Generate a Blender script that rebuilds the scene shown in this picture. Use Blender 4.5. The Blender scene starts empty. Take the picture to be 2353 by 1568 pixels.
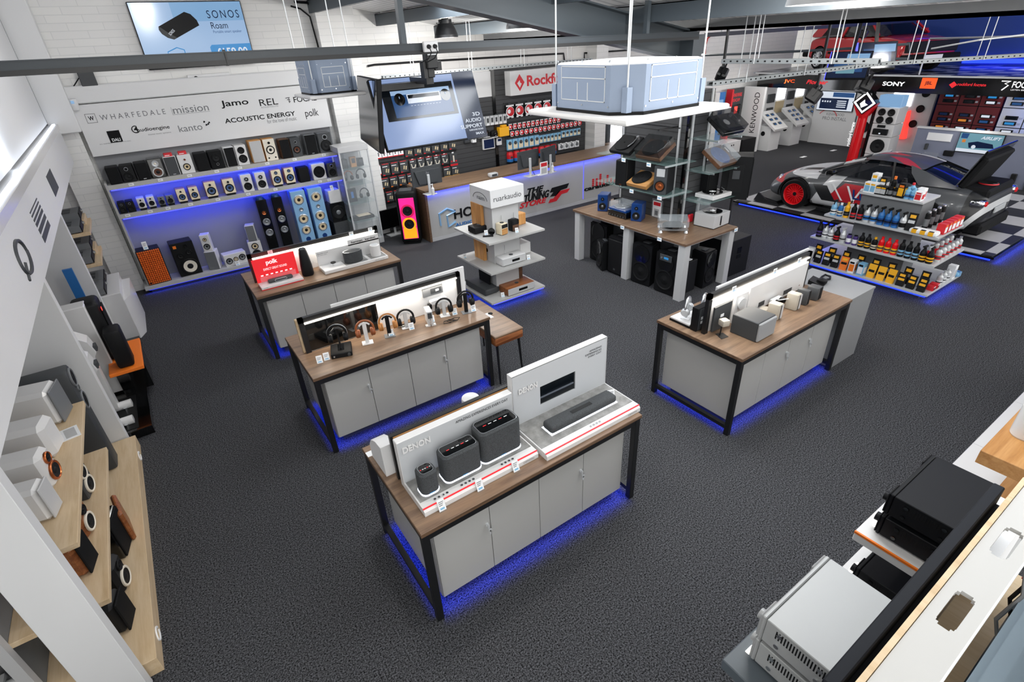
import bpy, bmesh, math, random
from mathutils import Matrix, Vector
random.seed(7)
SC = bpy.context.scene
COL = SC.collection
PI = math.pi
# ---------------------------------------------------------------- camera
W, H = 2353, 1568
CAM = (math.radians(33.09924908), math.radians(29.91731924), math.radians(-3.22541442), 1211.53340867, 3.51088376)
def cam_axes():
    yw, pt, rl = CAM[:3]
    cy, sy, cp, sp = math.cos(yw), math.sin(yw), math.cos(pt), math.sin(pt)
    f = Vector((sy * cp, cy * cp, -sp)); r = Vector((cy, -sy, 0)); u = r.cross(f)
    c, s = math.cos(rl), math.sin(rl)
    return c * r + s * u, -s * r + c * u, f
CR, CU, CF = cam_axes()
CC = Vector((0, 0, CAM[4]))
cd = bpy.data.cameras.new('camera'); co = bpy.data.objects.new('camera', cd); COL.objects.link(co)
M3 = Matrix((CR, CU, -CF)).transposed()
co.matrix_world = Matrix.Translation(CC) @ M3.to_4x4()
cd.sensor_width = 36; cd.lens = CAM[3] / W * 36; cd.clip_start = .02; cd.clip_end = 200
SC.camera = co
# ---------------------------------------------------------------- light
SC.view_settings.view_transform = 'Standard'; SC.view_settings.look = 'None'
SC.view_settings.gamma = 1; SC.view_settings.use_curve_mapping = False
SC.view_settings.exposure = 0.5
wd = bpy.data.worlds.new('world'); SC.world = wd; wd.use_nodes = True
wd.node_tree.nodes['Background'].inputs[0].default_value = (1, .99, .965, 1)
wd.node_tree.nodes['Background'].inputs[1].default_value = 1.5
def area(name, loc, sx, sy, power, col=(1, 1, 1), look=(0, 0, -1), spread=180):
    l = bpy.data.lights.new(name, 'AREA'); l.shape = 'RECTANGLE'; l.size = sx; l.size_y = sy
    l.energy = power; l.color = col; l.spread = math.radians(spread)
    o = bpy.data.objects.new(name, l); COL.objects.link(o); o.location = loc
    o.rotation_euler = Vector(look).to_track_quat('-Z', 'Y').to_euler()
    o['kind'] = 'structure'
    return o
# daylight through the roof lights
for sx_, sy_ in ((4.2, 7.6), (4.2, 4.0), (3.4, 1.2)):
    area('skylight_lamp', (sx_, sy_, 3.95 - (sx_ - 4.2) * .19), 1.4, 1.6, 45, (.93, .97, 1), (.22, 0, -1))
# high bay lamps (each hangs inside its own shade further down)
HIGHBAY = [(3.3, 6.25, 3.72), (6.2, 2.6, 3.66), (1.3, 3.0, 4.3), (1.2, 8.4, 4.4), (5.2, 8.6, 3.6), (12.5, 4.5, 4.6), (12.5, 8.2, 4.6), (2.6, .6, 4.1), (9.3, 3.2, 3.55), (16, 5.5, 5.2)]
def P(px, py, x=None, y=None, z=None):
    """the point of the place seen at a pixel of the photograph, on the plane x, y or z = const"""
    d = CF + CR * ((px - W / 2) / CAM[3]) - CU * ((py - H / 2) / CAM[3])
    t = (x - CC.x) / d.x if x is not None else (y - CC.y) / d.y if y is not None else (z - CC.z) / d.z
    return CC + d * t
# ---------------------------------------------------------------- materials
MATS = {}
def lin(h):
    h = h.lstrip('#')
    c = [int(h[i:i + 2], 16) / 255 for i in (0, 2, 4)]
    return tuple(v / 12.92 if v <= .04045 else ((v + .055) / 1.055) ** 2.4 for v in c)
def mat(name, color='#808080', rough=.5, metal=0., emit=None, es=1., alpha=1., trans=0., coat=0., spec=None, build=None):
    if name in MATS: return MATS[name]
    m = bpy.data.materials.new(name); m.use_nodes = True
    nt = m.node_tree; b = nt.nodes['Principled BSDF']
    b.inputs['Base Color'].default_value = (*lin(color), 1)
    b.inputs['Roughness'].default_value = rough; b.inputs['Metallic'].default_value = metal
    if coat: b.inputs['Coat Weight'].default_value = coat; b.inputs['Coat Roughness'].default_value = .08
    if spec is None and rough >= .5 and max(lin(color)) < .03: spec = .2
    if spec is not None: b.inputs['Specular IOR Level'].default_value = spec
    if alpha < 1: b.inputs['Alpha'].default_value = alpha
    if trans: b.inputs['Transmission Weight'].default_value = trans
    if emit: b.inputs['Emission Color'].default_value = (*lin(emit), 1); b.inputs['Emission Strength'].default_value = es
    m.diffuse_color = (*lin(color), 1)
    if build: build(nt, b)
    MATS[name] = m
    return m
def N(nt, t, **k):
    n = nt.nodes.new(t)
    for a, v in k.items():
        if a.startswith('i_'): n.inputs[a[2:].replace('_', ' ')].default_value = v
        else: setattr(n, a, v)
    return n
def ramp(nt, stops):
    r = nt.nodes.new('ShaderNodeValToRGB'); e = r.color_ramp.elements
    while len(e) < len(stops): e.new(.5)
    for k, (p, c) in enumerate(stops): e[k].position = p; e[k].color = (*lin(c), 1)
    return r
def speckle(c0, c1, scale, lo=.35, hi=.68, bump=0., det=3., ro=.65):
    def f(nt, b):
        tc = N(nt, 'ShaderNodeTexCoord'); n = N(nt, 'ShaderNodeTexNoise', i_Scale=scale, i_Detail=det, i_Roughness=ro)
        r = ramp(nt, [(lo, c0), (hi, c1)])
        nt.links.new(tc.outputs['Object'], n.inputs['Vector']); nt.links.new(n.outputs['Fac'], r.inputs[0])
        nt.links.new(r.outputs[0], b.inputs['Base Color'])
        if bump:
            bp = N(nt, 'ShaderNodeBump', i_Strength=bump, i_Distance=.01)
            nt.links.new(n.outputs['Fac'], bp.inputs['Height']); nt.links.new(bp.outputs[0], b.inputs['Normal'])
    return f
def wood(c0, c1, c2, sc=(1.2, 14, 14), bump=.05):
    def f(nt, b):
        tc = N(nt, 'ShaderNodeTexCoord'); mp = N(nt, 'ShaderNodeMapping'); mp.inputs['Scale'].default_value = sc
        n = N(nt, 'ShaderNodeTexNoise', i_Scale=1.6, i_Detail=6.0, i_Roughness=.62, i_Distortion=.6)
        n2 = N(nt, 'ShaderNodeTexNoise', i_Scale=9.0, i_Detail=3.0)
        mx = N(nt, 'ShaderNodeMath', operation='MULTIPLY_ADD'); mx.inputs[1].default_value = .3
        r = ramp(nt, [(.34, c0), (.55, c1), (.78, c2)])
        nt.links.new(tc.outputs['Object'], mp.inputs['Vector']); nt.links.new(mp.outputs[0], n.inputs['Vector']); nt.links.new(mp.outputs[0], n2.inputs['Vector'])
        nt.links.new(n2.outputs['Fac'], mx.inputs[0]); nt.links.new(n.outputs['Fac'], mx.inputs[2])
        nt.links.new(mx.outputs[0], r.inputs[0]); nt.links.new(r.outputs[0], b.inputs['Base Color'])
    return f
def brick(c1, c2, mortar, bw=.44, bh=.1, bump=.35):
    def f(nt, b):
        tc = N(nt, 'ShaderNodeTexCoord'); mp = N(nt, 'ShaderNodeMapping'); mp.inputs['Rotation'].default_value = (PI / 2, 0, 0)
        br = N(nt, 'ShaderNodeTexBrick'); br.inputs['Color1'].default_value = (*lin(c1), 1); br.inputs['Color2'].default_value = (*lin(c2), 1)
        br.inputs['Mortar'].default_value = (*lin(mortar), 1); br.inputs['Scale'].default_value = 1
        br.inputs['Brick Width'].default_value = bw; br.inputs['Row Height'].default_value = bh; br.inputs['Mortar Size'].default_value = .006
        br.inputs['Mortar Smooth'].default_value = .4
        bp = N(nt, 'ShaderNodeBump', i_Strength=bump, i_Distance=.01); bp.invert = True
        nt.links.new(tc.outputs['Object'], mp.inputs['Vector']); nt.links.new(mp.outputs[0], br.inputs['Vector'])
        nt.links.new(br.outputs['Color'], b.inputs['Base Color']); nt.links.new(br.outputs['Fac'], bp.inputs['Height']); nt.links.new(bp.outputs[0], b.inputs['Normal'])
    return f
def stripes(c0, c1, axis, period, duty):
    """bands along one axis of the object: slat grooves, ribs of sheet metal"""
    def f(nt, b):
        tc = N(nt, 'ShaderNodeTexCoord'); sp = N(nt, 'ShaderNodeSeparateXYZ')
        d = N(nt, 'ShaderNodeMath', operation='DIVIDE'); d.inputs[1].default_value = period
        fr = N(nt, 'ShaderNodeMath', operation='FRACT'); gt = N(nt, 'ShaderNodeMath', operation='GREATER_THAN'); gt.inputs[1].default_value = duty
        mx = N(nt, 'ShaderNodeMix', data_type='RGBA'); mx.inputs['A'].default_value = (*lin(c0), 1); mx.inputs['B'].default_value = (*lin(c1), 1)
        nt.links.new(tc.outputs['Object'], sp.inputs[0]); nt.links.new(sp.outputs[axis], d.inputs[0]); nt.links.new(d.outputs[0], fr.inputs[0])
        nt.links.new(fr.outputs[0], gt.inputs[0]); nt.links.new(gt.outputs[0], mx.inputs['Factor']); nt.links.new(mx.outputs['Result'], b.inputs['Base Color'])
    return f
def checker(c0, c1, sc):
    def f(nt, b):
        tc = N(nt, 'ShaderNodeTexCoord'); ck = N(nt, 'ShaderNodeTexChecker')
        ck.inputs['Color1'].default_value = (*lin(c0), 1); ck.inputs['Color2'].default_value = (*lin(c1), 1); ck.inputs['Scale'].default_value = sc
        nt.links.new(tc.outputs['Object'], ck.inputs['Vector']); nt.links.new(ck.outputs['Color'], b.inputs['Base Color'])
    return f
for a in [
    ('carpet', dict(color='#45474a', rough=.95, spec=.05, build=speckle('#040404', '#66676b', 92, .43, .61, .0, 6, .84))),
    ('white wall', dict(color='#e6e7e6', rough=.7, build=brick('#e6e6e4', '#e2e2e1', '#d6d7d6', .44, .1, .15))),
    ('block wall', dict(color='#dfdedb', rough=.75, build=brick('#dcdbd9', '#d8d7d5', '#c6c5c3', .44, .215, .15))),
    ('white paint', dict(color='#dadbdc', rough=.55)),
    ('white gloss', dict(color='#dadada', rough=.22)),
    ('white panel', dict(color='#d9dadb', rough=.5)),
    ('grey laminate', dict(color='#b0b0ae', rough=.42)),
    ('grey paint', dict(color='#8d8f91', rough=.5)),
    ('light grey', dict(color='#b9babb', rough=.5)),
    ('gutter grey', dict(color='#77797b', rough=.6)),
    ('navy black', dict(color='#11151c', rough=.55)),
    ('silver case', dict(color='#a3a5a5', rough=.4, metal=.1)),
    ('screen pale box', dict(color='#a9bccb', rough=.3)),
    ('display shaded white', dict(color='#b9bcbf', rough=.45)),  # white display fronts, with the shade on them put into the colour
    ('board white', dict(color='#bcbcba', rough=.5)),
    ('champagne', dict(color='#aaa498', rough=.45)),
    ('amp black', dict(color='#0d0f13', rough=.5)),
    ('rail grey', dict(color='#33393e', rough=.5)),
    ('bay grey', dict(color='#84868a', rough=.55)),
    ('mid grey', dict(color='#6d7073', rough=.5)),
    ('dark grey', dict(color='#3a3d40', rough=.55)),
    ('steel paint', dict(color='#4a5258', rough=.45)),
    ('black metal', dict(color='#141517', rough=.4)),
    ('black plastic', dict(color='#131416', rough=.5)),
    ('black matt', dict(color='#101113', rough=.75)),
    ('black gloss', dict(color='#08090a', rough=.08, coat=.5)),
    ('black wood', dict(color='#1c1d1f', rough=.5)),
    ('charcoal cloth', dict(color='#3b3e41', rough=.9, build=speckle('#292b2d', '#4c5053', 240))),
    ('silver', dict(color='#c9ccd0', rough=.3, metal=.9)),
    ('silver paint', dict(color='#cfd2d4', rough=.35, metal=.25)),
    ('galvanised', dict(color='#8593a8', rough=.42, metal=.1)),
    ('chrome', dict(color='#e6e8ea', rough=.08, metal=1)),
    ('copper', dict(color='#b8683c', rough=.3, metal=.8)),
    ('cone black', dict(color='#1b1c1e', rough=.6)),
    ('cone white', dict(color='#e3dccd', rough=.6)),
    ('cone blue', dict(color='#3e5a86', rough=.35)),
    ('cone cream', dict(color='#d2c09c', rough=.6)),
    ('cone grey', dict(color='#8c9094', rough=.35, metal=.5)),
    ('cone brown', dict(color='#5a3322', rough=.5)),
    ('rubber', dict(color='#121314', rough=.5)),
    ('red', dict(color='#d0202a', rough=.45)),
    ('red gloss', dict(color='#e0161f', rough=.2)),
    ('dark red', dict(color='#6d1a20', rough=.5)),
    ('orange', dict(color='#f07a1e', rough=.5)),
    ('orange foam', dict(color='#e0661a', rough=.8)),
    ('yellow', dict(color='#f0b01c', rough=.45)),
    ('blue', dict(color='#2a6fb4', rough=.45)),
    ('sky blue', dict(color='#7fb8dc', rough=.4)),
    ('pale blue', dict(color='#86b2d8', rough=.25)),
    ('navy', dict(color='#123a78', rough=.3)),
    ('purple', dict(color='#4a3a78', rough=.4)),
    ('cream', dict(color='#e8dcc0', rough=.5)),
    ('brown leather', dict(color='#8a4a24', rough=.5)),
    ('tan leather', dict(color='#b0763c', rough=.5)),
    ('paper', dict(color='#eef0f2', rough=.6)),
    ('red wire', dict(color='#b8281e', rough=.5)),
    ('clear plastic', dict(color='#dfe8ee', rough=.05, alpha=.12)),
    ('clear smoke', dict(color='#24272a', rough=.06, alpha=.36)),
    ('shelf glass', dict(color='#9cc4c0', rough=.04, alpha=.16)),
    ('window glass', dict(color='#0c1218', rough=.05, alpha=.82)),
    ('led white', dict(color='#ffffff', emit='#fff4e2', es=6)),
    ('led cool', dict(color='#ffffff', emit='#dfeaff', es=2)),
    ('led blue', dict(color='#1a2cff', emit='#1c34ff', es=2.2)),
    ('led violet', dict(color='#3a3cff', emit='#4a50ff', es=1.6)),
    ('daylight', dict(color='#ffffff', emit='#f4f8ff', es=3)),
    ('screen pale', dict(color='#202830', rough=.15, emit='#a9c8ee', es=0.54)),
    ('screen sky', dict(color='#202830', rough=.15, emit='#8fbce8', es=0.51)),
    ('screen mid', dict(color='#101418', rough=.15, emit='#9fb6e6', es=0.51)),
    ('screen blue', dict(color='#101418', rough=.15, emit='#2f5f9c', es=0.41)),
    ('screen navy', dict(color='#0a0c10', rough=.15, emit='#12264a', es=0.41)),
    ('screen dark', dict(color='#06080a', rough=.12, emit='#0a1018', es=0.27)),
    ('screen white', dict(color='#202428', rough=.15, emit='#e6eefa', es=0.58)),
    ('screen cyan', dict(color='#202830', rough=.15, emit='#2f92d8', es=0.54)),
    ('screen teal', dict(color='#202830', rough=.15, emit='#76a9b8', es=0.51)),
    ('screen orange', dict(color='#202830', rough=.15, emit='#e08828', es=0.54)),
    ('screen red', dict(color='#202830', rough=.15, emit='#d02828', es=0.54)),
    ('light pink', dict(color='#ff2a8a', emit='#ff1c84', es=0.63)),
    ('light magenta', dict(color='#c01858', emit='#c81050', es=0.49)),
    ('light orange', dict(color='#ffa020', emit='#ff9a18', es=0.66)),
    ('light yellow', dict(color='#ffc030', emit='#ffb628', es=0.66)),
    ('lit red', dict(color='#ff4a40', emit='#ff4036', es=.8)),
    ('sign red', dict(color='#e0242c', rough=.4, emit='#e0242c', es=.35)),
    ('sign orange', dict(color='#f0541c', rough=.4, emit='#f0541c', es=.5)),
    ('sign white', dict(color='#f2f2f2', rough=.4, emit='#ffffff', es=.45)),
    ('blue lit wall', dict(color='#1c3f8a', rough=.6)),  # the blue light falling on this wall is put into its colour
    ('pegboard', dict(color='#7c8296', rough=.55)),
    ('concrete top', dict(color='#a4a4a2', rough=.6, build=speckle('#70706e', '#969694', 14, .3, .7))),
    ('oak', dict(color='#d6b98e', rough=.5, build=wood('#b79c78', '#c9b08c', '#d5bf9f', (9, .8, 9)))),
    ('walnut top', dict(color='#9a7c62', rough=.42, build=wood('#564334', '#715a47', '#866d56', (.9, 11, 11)))),
    ('walnut edge', dict(color='#775a42', rough=.45, build=wood('#4a382a', '#5d4735', '#705743', (.9, 11, 30)))),
    ('honey oak', dict(color='#b8834a', rough=.5, build=wood('#a06c36', '#b98146', '#cf9a5c', (10, 10, .8)))),
    ('honey oak flat', dict(color='#c08a4c', rough=.5, build=wood('#96642f', '#ad7a42', '#bf8e56', (.9, 10, 10)))),
    ('walnut', dict(color='#7a4426', rough=.4, build=wood('#52290f', '#7c4524', '#9c6238', (1, 16, 16)))),
    ('dark walnut', dict(color='#4f3423', rough=.4, build=wood('#3a2416', '#503522', '#664631', (1, 14, 14)))),
    ('slat wall', dict(color='#3f4042', rough=.6, build=stripes('#131415', '#3b3c3e', 'Z', .1, .1))),
    ('sheet roof', dict(color='#c8c9ca', rough=.55, build=stripes('#d2d3d4', '#f2f2f2', 'Y', .2, .3))),
    ('checker mat', dict(color='#888888', rough=.45, build=checker('#b9b9bb', '#26272a', 1.65))),
    ('checker floor', dict(color='#888888', rough=.3, build=checker('#9aa0a8', '#22252a', 2.0))),
    ('perforated steel', dict(color='#8f9496', rough=.5, metal=.2)),
]: mat(a[0], **a[1])
def mt(m): return MATS[m] if isinstance(m, str) else m
# ---------------------------------------------------------------- mesh building
class MB:
    """collects shapes and links them as one mesh object"""
    def __init__(s, m='white paint'): s.v = []; s.f = []; s.mi = []; s.mats = []; s.X = None; s.use(m)
    def use(s, m):
        if m not in s.mats: s.mats.append(m)
        s.cur = s.mats.index(m); return s
    def add(s, vs, fs):
        o = len(s.v)
        for p in vs:
            p = Vector(p); s.v.append(s.X @ p if s.X is not None else p)
        for q in fs: s.f.append([o + i for i in q]); s.mi.append(s.cur)
        return s
    def box(s, x0, x1, y0, y1, z0, z1, bev=0., m=None, seg=1):
        if m: s.use(m)
        if bev <= 0:
            return s.add([(x0, y0, z0), (x1, y0, z0), (x1, y1, z0), (x0, y1, z0), (x0, y0, z1), (x1, y0, z1), (x1, y1, z1), (x0, y1, z1)],
                         [(0, 3, 2, 1), (4, 5, 6, 7), (0, 1, 5, 4), (1, 2, 6, 5), (2, 3, 7, 6), (3, 0, 4, 7)])
        b = bmesh.new(); bmesh.ops.create_cube(b, size=1)
        for v in b.verts: v.co = Vector((x0 + (v.co.x + .5) * (x1 - x0), y0 + (v.co.y + .5) * (y1 - y0), z0 + (v.co.z + .5) * (z1 - z0)))
        bmesh.ops.bevel(b, geom=b.edges[:], offset=min(bev, .49 * min(abs(x1 - x0), abs(y1 - y0), abs(z1 - z0))), segments=seg, affect='EDGES', profile=.5)
        b.verts.index_update(); s.add([v.co.copy() for v in b.verts], [[v.index for v in f.verts] for f in b.faces]); b.free(); return s
    def cyl(s, p0, p1, r0, r1=None, n=16, m=None, caps=True):
        if m: s.use(m)
        r1 = r0 if r1 is None else r1
        p0, p1 = Vector(p0), Vector(p1); d = (p1 - p0).normalized()
        a = d.orthogonal().normalized(); b = d.cross(a)
        vs = [p + (a * math.cos(2 * PI * i / n) + b * math.sin(2 * PI * i / n)) * r for p, r in ((p0, r0), (p1, r1)) for i in range(n)]
        fs = [(i, (i + 1) % n, n + (i + 1) % n, n + i) for i in range(n)]
        if caps: fs += [tuple(range(n - 1, -1, -1)), tuple(range(n, 2 * n))]
        return s.add(vs, fs)
    def tube(s, pts, r, n=6, m=None):
        if m: s.use(m)
        pts = [Vector(p) for p in pts]; vs = []; a = None
        for i, p in enumerate(pts):
            d = (pts[min(i + 1, len(pts) - 1)] - pts[max(i - 1, 0)]).normalized()
            a = d.orthogonal().normalized() if a is None else (a - d * a.dot(d)).normalized()
            b = d.cross(a)
            vs += [p + (a * math.cos(2 * PI * k / n) + b * math.sin(2 * PI * k / n)) * r for k in range(n)]
        fs = [(i * n + k, i * n + (k + 1) % n, (i + 1) * n + (k + 1) % n, (i + 1) * n + k) for i in range(len(pts) - 1) for k in range(n)]
        fs += [tuple(range(n - 1, -1, -1)), tuple(range((len(pts) - 1) * n, len(pts) * n))]
        return s.add(vs, fs)
    def prism(s, poly, axis, a, b, m=None):
        """extrude a polygon along an axis: x->(y,z), y->(x,z), z->(x,y)"""
        if m: s.use(m)
        f = {'x': lambda p, t: (t, p[0], p[1]), 'y': lambda p, t: (p[0], t, p[1]), 'z': lambda p, t: (p[0], p[1], t)}[axis]
        n = len(poly); vs = [f(p, a) for p in poly] + [f(p, b) for p in poly]
        return s.add(vs, [tuple(range(n - 1, -1, -1)), tuple(range(n, 2 * n))] + [(i, (i + 1) % n, n + (i + 1) % n, n + i) for i in range(n)])
    def lathe(s, prof, c=(0, 0, 0), axis='z', n=24, m=None, sgn=1):
        """prof: (radius, height along the axis); an entry may be a material name"""
        if m: s.use(m)
        c = Vector(c); last = None
        for q in prof:
            if isinstance(q, str): s.use(q); continue
            r, h = q; h *= sgn
            ring = []
            for k in range(n):
                ca, sa = r * math.cos(2 * PI * k / n), r * math.sin(2 * PI * k / n)
                ring.append(c + Vector((ca, sa, h) if axis == 'z' else (ca, h, sa) if axis == 'y' else (h, ca, sa)))
            if last is not None: s.add(last + ring, [(k, (k + 1) % n, n + (k + 1) % n, n + k) for k in range(n)])
            last = ring
        return s
    def quad(s, a, b, c, d, m=None):
        if m: s.use(m)
        return s.add([a, b, c, d], [(0, 1, 2, 3)])
    def grid(s, rows, m=None):
        if m: s.use(m)
        n = len(rows[0]); vs = [p for r in rows for p in r]
        return s.add(vs, [(i * n + k, i * n + k + 1, (i + 1) * n + k + 1, (i + 1) * n + k) for i in range(len(rows) - 1) for k in range(n - 1)])
    def mesh(s, name):
        me = bpy.data.meshes.new(name); me.from_pydata([tuple(v) for v in s.v], [], s.f)
        for m in s.mats: me.materials.append(mt(m))
        me.polygons.foreach_set('material_index', s.mi); me.polygons.foreach_set('use_smooth', [True] * len(s.f))
        me.update(); b = bmesh.new(); b.from_mesh(me); bmesh.ops.recalc_face_normals(b, faces=b.faces); b.to_mesh(me); b.free()
        me.set_sharp_from_angle(angle=math.radians(32))
        return me
    def build(s, name, parent=None):
        o = bpy.data.objects.new(name, s.mesh(name)); COL.objects.link(o)
        if parent: o.parent = parent
        return o
def tag(o, label=None, cat=None, group=None, kind=None):
    if label: o['label'] = label
    if cat: o['category'] = cat
    if group: o['group'] = group
    if kind: o['kind'] = kind
    return o
def thing(name, label, cat, loc=(0, 0, 0), rz=0., group=None, rot=None):
    o = bpy.data.objects.new(name, None); COL.objects.link(o); o.empty_display_size = .1
    o.location = loc; o.rotation_euler = rot or (0, 0, rz)
    return tag(o, label, cat, group)
def struct(name, mb, parent=None):
    o = mb.build(name, parent)
    if parent is None: o['kind'] = 'structure'
    return o
def solo(name, mb, label, cat, loc=(0, 0, 0), rz=0., group=None, rot=None):
    o = mb.build(name); o.location = loc; o.rotation_euler = rot or (0, 0, rz)
    return tag(o, label, cat, group)
def dup(root, loc, rz=0., label=None, group=None, rot=None):
    r = root.copy(); COL.objects.link(r); r.location = loc; r.rotation_euler = rot or (0, 0, rz)
    tag(r, label, None, group)
    for c in list(root.children):
        d = c.copy(); COL.objects.link(d); d.parent = r
        for g in list(c.children):
            e = g.copy(); COL.objects.link(e); e.parent = d
    return r
TXT = {}
def text_mesh(s, bold=0., shear=0., space=1.):
    k = (s, bold, shear, space)
    if k in TXT: return TXT[k]
    c = bpy.data.curves.new('lettering', 'FONT'); c.body = s; c.offset = bold; c.shear = shear; c.space_character = space; c.resolution_u = 3
    o = bpy.data.objects.new('lettering', c); COL.objects.link(o)
    dg = bpy.context.evaluated_depsgraph_get(); me = bpy.data.meshes.new_from_object(o.evaluated_get(dg))
    v = [p.co.copy() for p in me.vertices]; f = [list(p.vertices) for p in me.polygons]
    bpy.data.objects.remove(o); bpy.data.curves.remove(c); bpy.data.meshes.remove(me)
    x0 = min(p.x for p in v); x1 = max(p.x for p in v); y0 = min(p.y for p in v); y1 = max(p.y for p in v)
    TXT[k] = ([((p.x - x0) / (x1 - x0), (p.y - y0) / (y1 - y0)) for p in v], f); return TXT[k]
def text(mb, s, o, w, h, m='black matt', right=(1, 0, 0), up=(0, 0, 1), bold=0., shear=0., space=1., lift=.002, thick=0.):
    """lettering fitted into w x h on a surface; o is its lower left corner"""
    vs, fs = text_mesh(s, bold, shear, space)
    o, r, u = Vector(o), Vector(right).normalized(), Vector(up).normalized(); n = r.cross(u)
    mb.use(m); mb.add([o + r * (a * w) + u * (b * h) + n * (lift + thick) for a, b in vs], fs)
    if thick:
        q = [o + r * (a * w) + u * (b * h) + n * lift for a, b in vs]; cnt = {}
        for f in fs:
            for i in range(len(f)): e = (f[i], f[(i + 1) % len(f)]); cnt[e] = 1
        t = [o + r * (a * w) + u * (b * h) + n * (lift + thick) for a, b in vs]
        for (i, j) in cnt:
            if (j, i) not in cnt: mb.add([q[i], q[j], t[j], t[i]], [(0, 1, 2, 3)])
    return mb
def ptext(mb, s, bl, br, tl, m='black matt', x=None, y=None, z=None, **k):
    """lettering whose lower left, lower right and upper left pixels are known on a plane of the place"""
    a, b, c = P(*bl, x=x, y=y, z=z), P(*br, x=x, y=y, z=z), P(*tl, x=x, y=y, z=z)
    if y is not None: r = Vector((1, 0, 0)); u = Vector((0, 0, 1))
    elif x is not None: r = Vector((0, -1, 0)); u = Vector((0, 0, 1))
    else: r = (b - a).normalized(); u = Vector((-r.y, r.x, 0))
    return text(mb, s, a, (b - a).length, (c - a).dot(u), m, r, u, **k)
ORD = ['first', 'second', 'third', 'fourth', 'fifth', 'sixth', 'seventh', 'eighth', 'ninth', 'tenth', 'eleventh', 'twelfth', 'thirteenth', 'fourteenth', 'fifteenth', 'sixteenth', 'seventeenth', 'eighteenth', 'nineteenth', 'twentieth']
def card(label, loc, rz=0., w=.07, h=.08, tilt=.25, group='price cards'):
    """small white price card leaning on its foot"""
    k = ('card', w, h, tilt)
    if k not in TXT:
        b = MB('paper'); b.X = Matrix.Rotation(-tilt, 4, 'X'); b.box(-w / 2, w / 2, -.002, .002, 0, h)
        b.use('mid grey')
        for i in range(3): b.box(-w * .35, w * (.35 - .1 * i), -.0032, -.002, h * (.72 - .14 * i), h * (.77 - .14 * i))
        b.box(-w * .3, w * .3, -.0032, -.002, h * .12, h * .26, m='sky blue'); b.X = None
        b.box(-w / 2, w / 2, -.01, .03, 0, .003, m='clear plastic')
        TXT[k] = b.mesh('price_card')
    o = bpy.data.objects.new('price_card', TXT[k]); COL.objects.link(o); o.location = loc; o.rotation_euler = (0, 0, rz)
    return tag(o, label, 'price card', group)
# ================================================================ the setting
BW = 10.9                                  # back wall
struct('floor', MB('carpet').box(-1.75, 22, -1.2, 14, -.05, 0))
b = MB('white wall'); b.box(-1.75, 10.5, BW, BW + .2, 0, 4.7); b.box(10.5, 11.9, BW, BW + .2, 2.15, 4.7); b.box(11.9, 18.7, BW, BW + .2, 0, 4.2)
struct('wall_back', b)
struct('wall_left', MB('white paint').box(-1.95, -1.75, -.5, BW + .2, 0, 5.6))
struct('wall_right', MB('block wall').box(19.4, 19.6, 8.6, 14, 0, 6).box(19.4, 19.6, -1.2, 8.6, 0, 6, m='blue lit wall'))
b = MB('white wall'); b.box(-.98, -.6, 10.72, BW, 0, 2.6); b.box(-.98, -.55, 10.55, BW, 2.6, 4.5, .01, m='white paint'); b.box(-1.0, -.9, 10.5, 10.56, 2.3, 4.5, m='steel paint')
struct('trim_1', b)                                                      # painted column at the left corner
struct('trim_2', MB('white paint').box(-.62, 3.25, 10.78, BW, 2.96, 3.2, .015))   # ledge over the speaker bay
struct('trim_3', MB('white wall').box(3.3, 3.98, 10.66, BW, 0, 4.4))       # brick pier beside the slat wall
struct('trim_4', MB('white wall').box(9.68, 10.05, 10.5, BW, 0, 3.5))
struct('trim_5', MB('block wall').box(4.0, 12.2, BW - .03, BW, 2.95, 3.6))
struct('trim_8', MB('white paint').box(-1.75, -.9, 2.2, 10.5, 2.76, 5.2))          # bulkhead over the wall displays
# bright doorway beyond the counter
b = MB('steel paint'); b.box(10.42, 10.52, 10.8, BW, 0, 2.15); b.box(11.86, 11.96, 10.8, BW, 0, 2.15)
d1 = struct('door_1', b)
MB('daylight').box(10.52, 11.86, BW + .1, BW + .12, 0, 2.15).build('daylit_glass', d1)
# roof: two slopes meeting in a valley over x = 7
def roofz(x): return 3.55 + .19 * (7 - x) if x < 7 else 3.55 + .2 * (x - 7)
b = MB('sheet roof')
for x0, x1, y0, y1 in ((-1.9, 3.4, -1.2, 11.1), (3.4, 5.0, -1.2, .4), (3.4, 5.0, 2.0, 3.2), (3.4, 5.0, 4.8, 6.8), (3.4, 5.0, 8.4, 11.1), (5.0, 7.0, -1.2, 11.1), (7, 22, -1.2, 14)):
    z0, z1 = roofz(x0), roofz(x1)
    b.add([(x0, y0, z0), (x1, y0, z1), (x1, y1, z1), (x0, y1, z0), (x0, y0, z0 + .06), (x1, y0, z1 + .06), (x1, y1, z1 + .06), (x0, y1, z0 + .06)],
          [(0, 3, 2, 1), (4, 5, 6, 7), (0, 1, 5, 4), (1, 2, 6, 5), (2, 3, 7, 6), (3, 0, 4, 7)])
struct('ceiling', b)
for i, y0 in enumerate((.4, 3.2, 6.8)):
    z0, z1 = roofz(3.4) + .05, roofz(5.0) + .05
    struct('window_%d' % (i + 1), MB('daylight').add([(3.4, y0, z0), (5, y0, z1), (5, y0 + 1.6, z1), (3.4, y0 + 1.6, z0), (3.4, y0, z0 + .02), (5, y0, z1 + .02), (5, y0 + 1.6, z1 + .02), (3.4, y0 + 1.6, z0 + .02)],
           [(0, 3, 2, 1), (4, 5, 6, 7), (0, 1, 5, 4), (1, 2, 6, 5), (2, 3, 7, 6), (3, 0, 4, 7)]))
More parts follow.
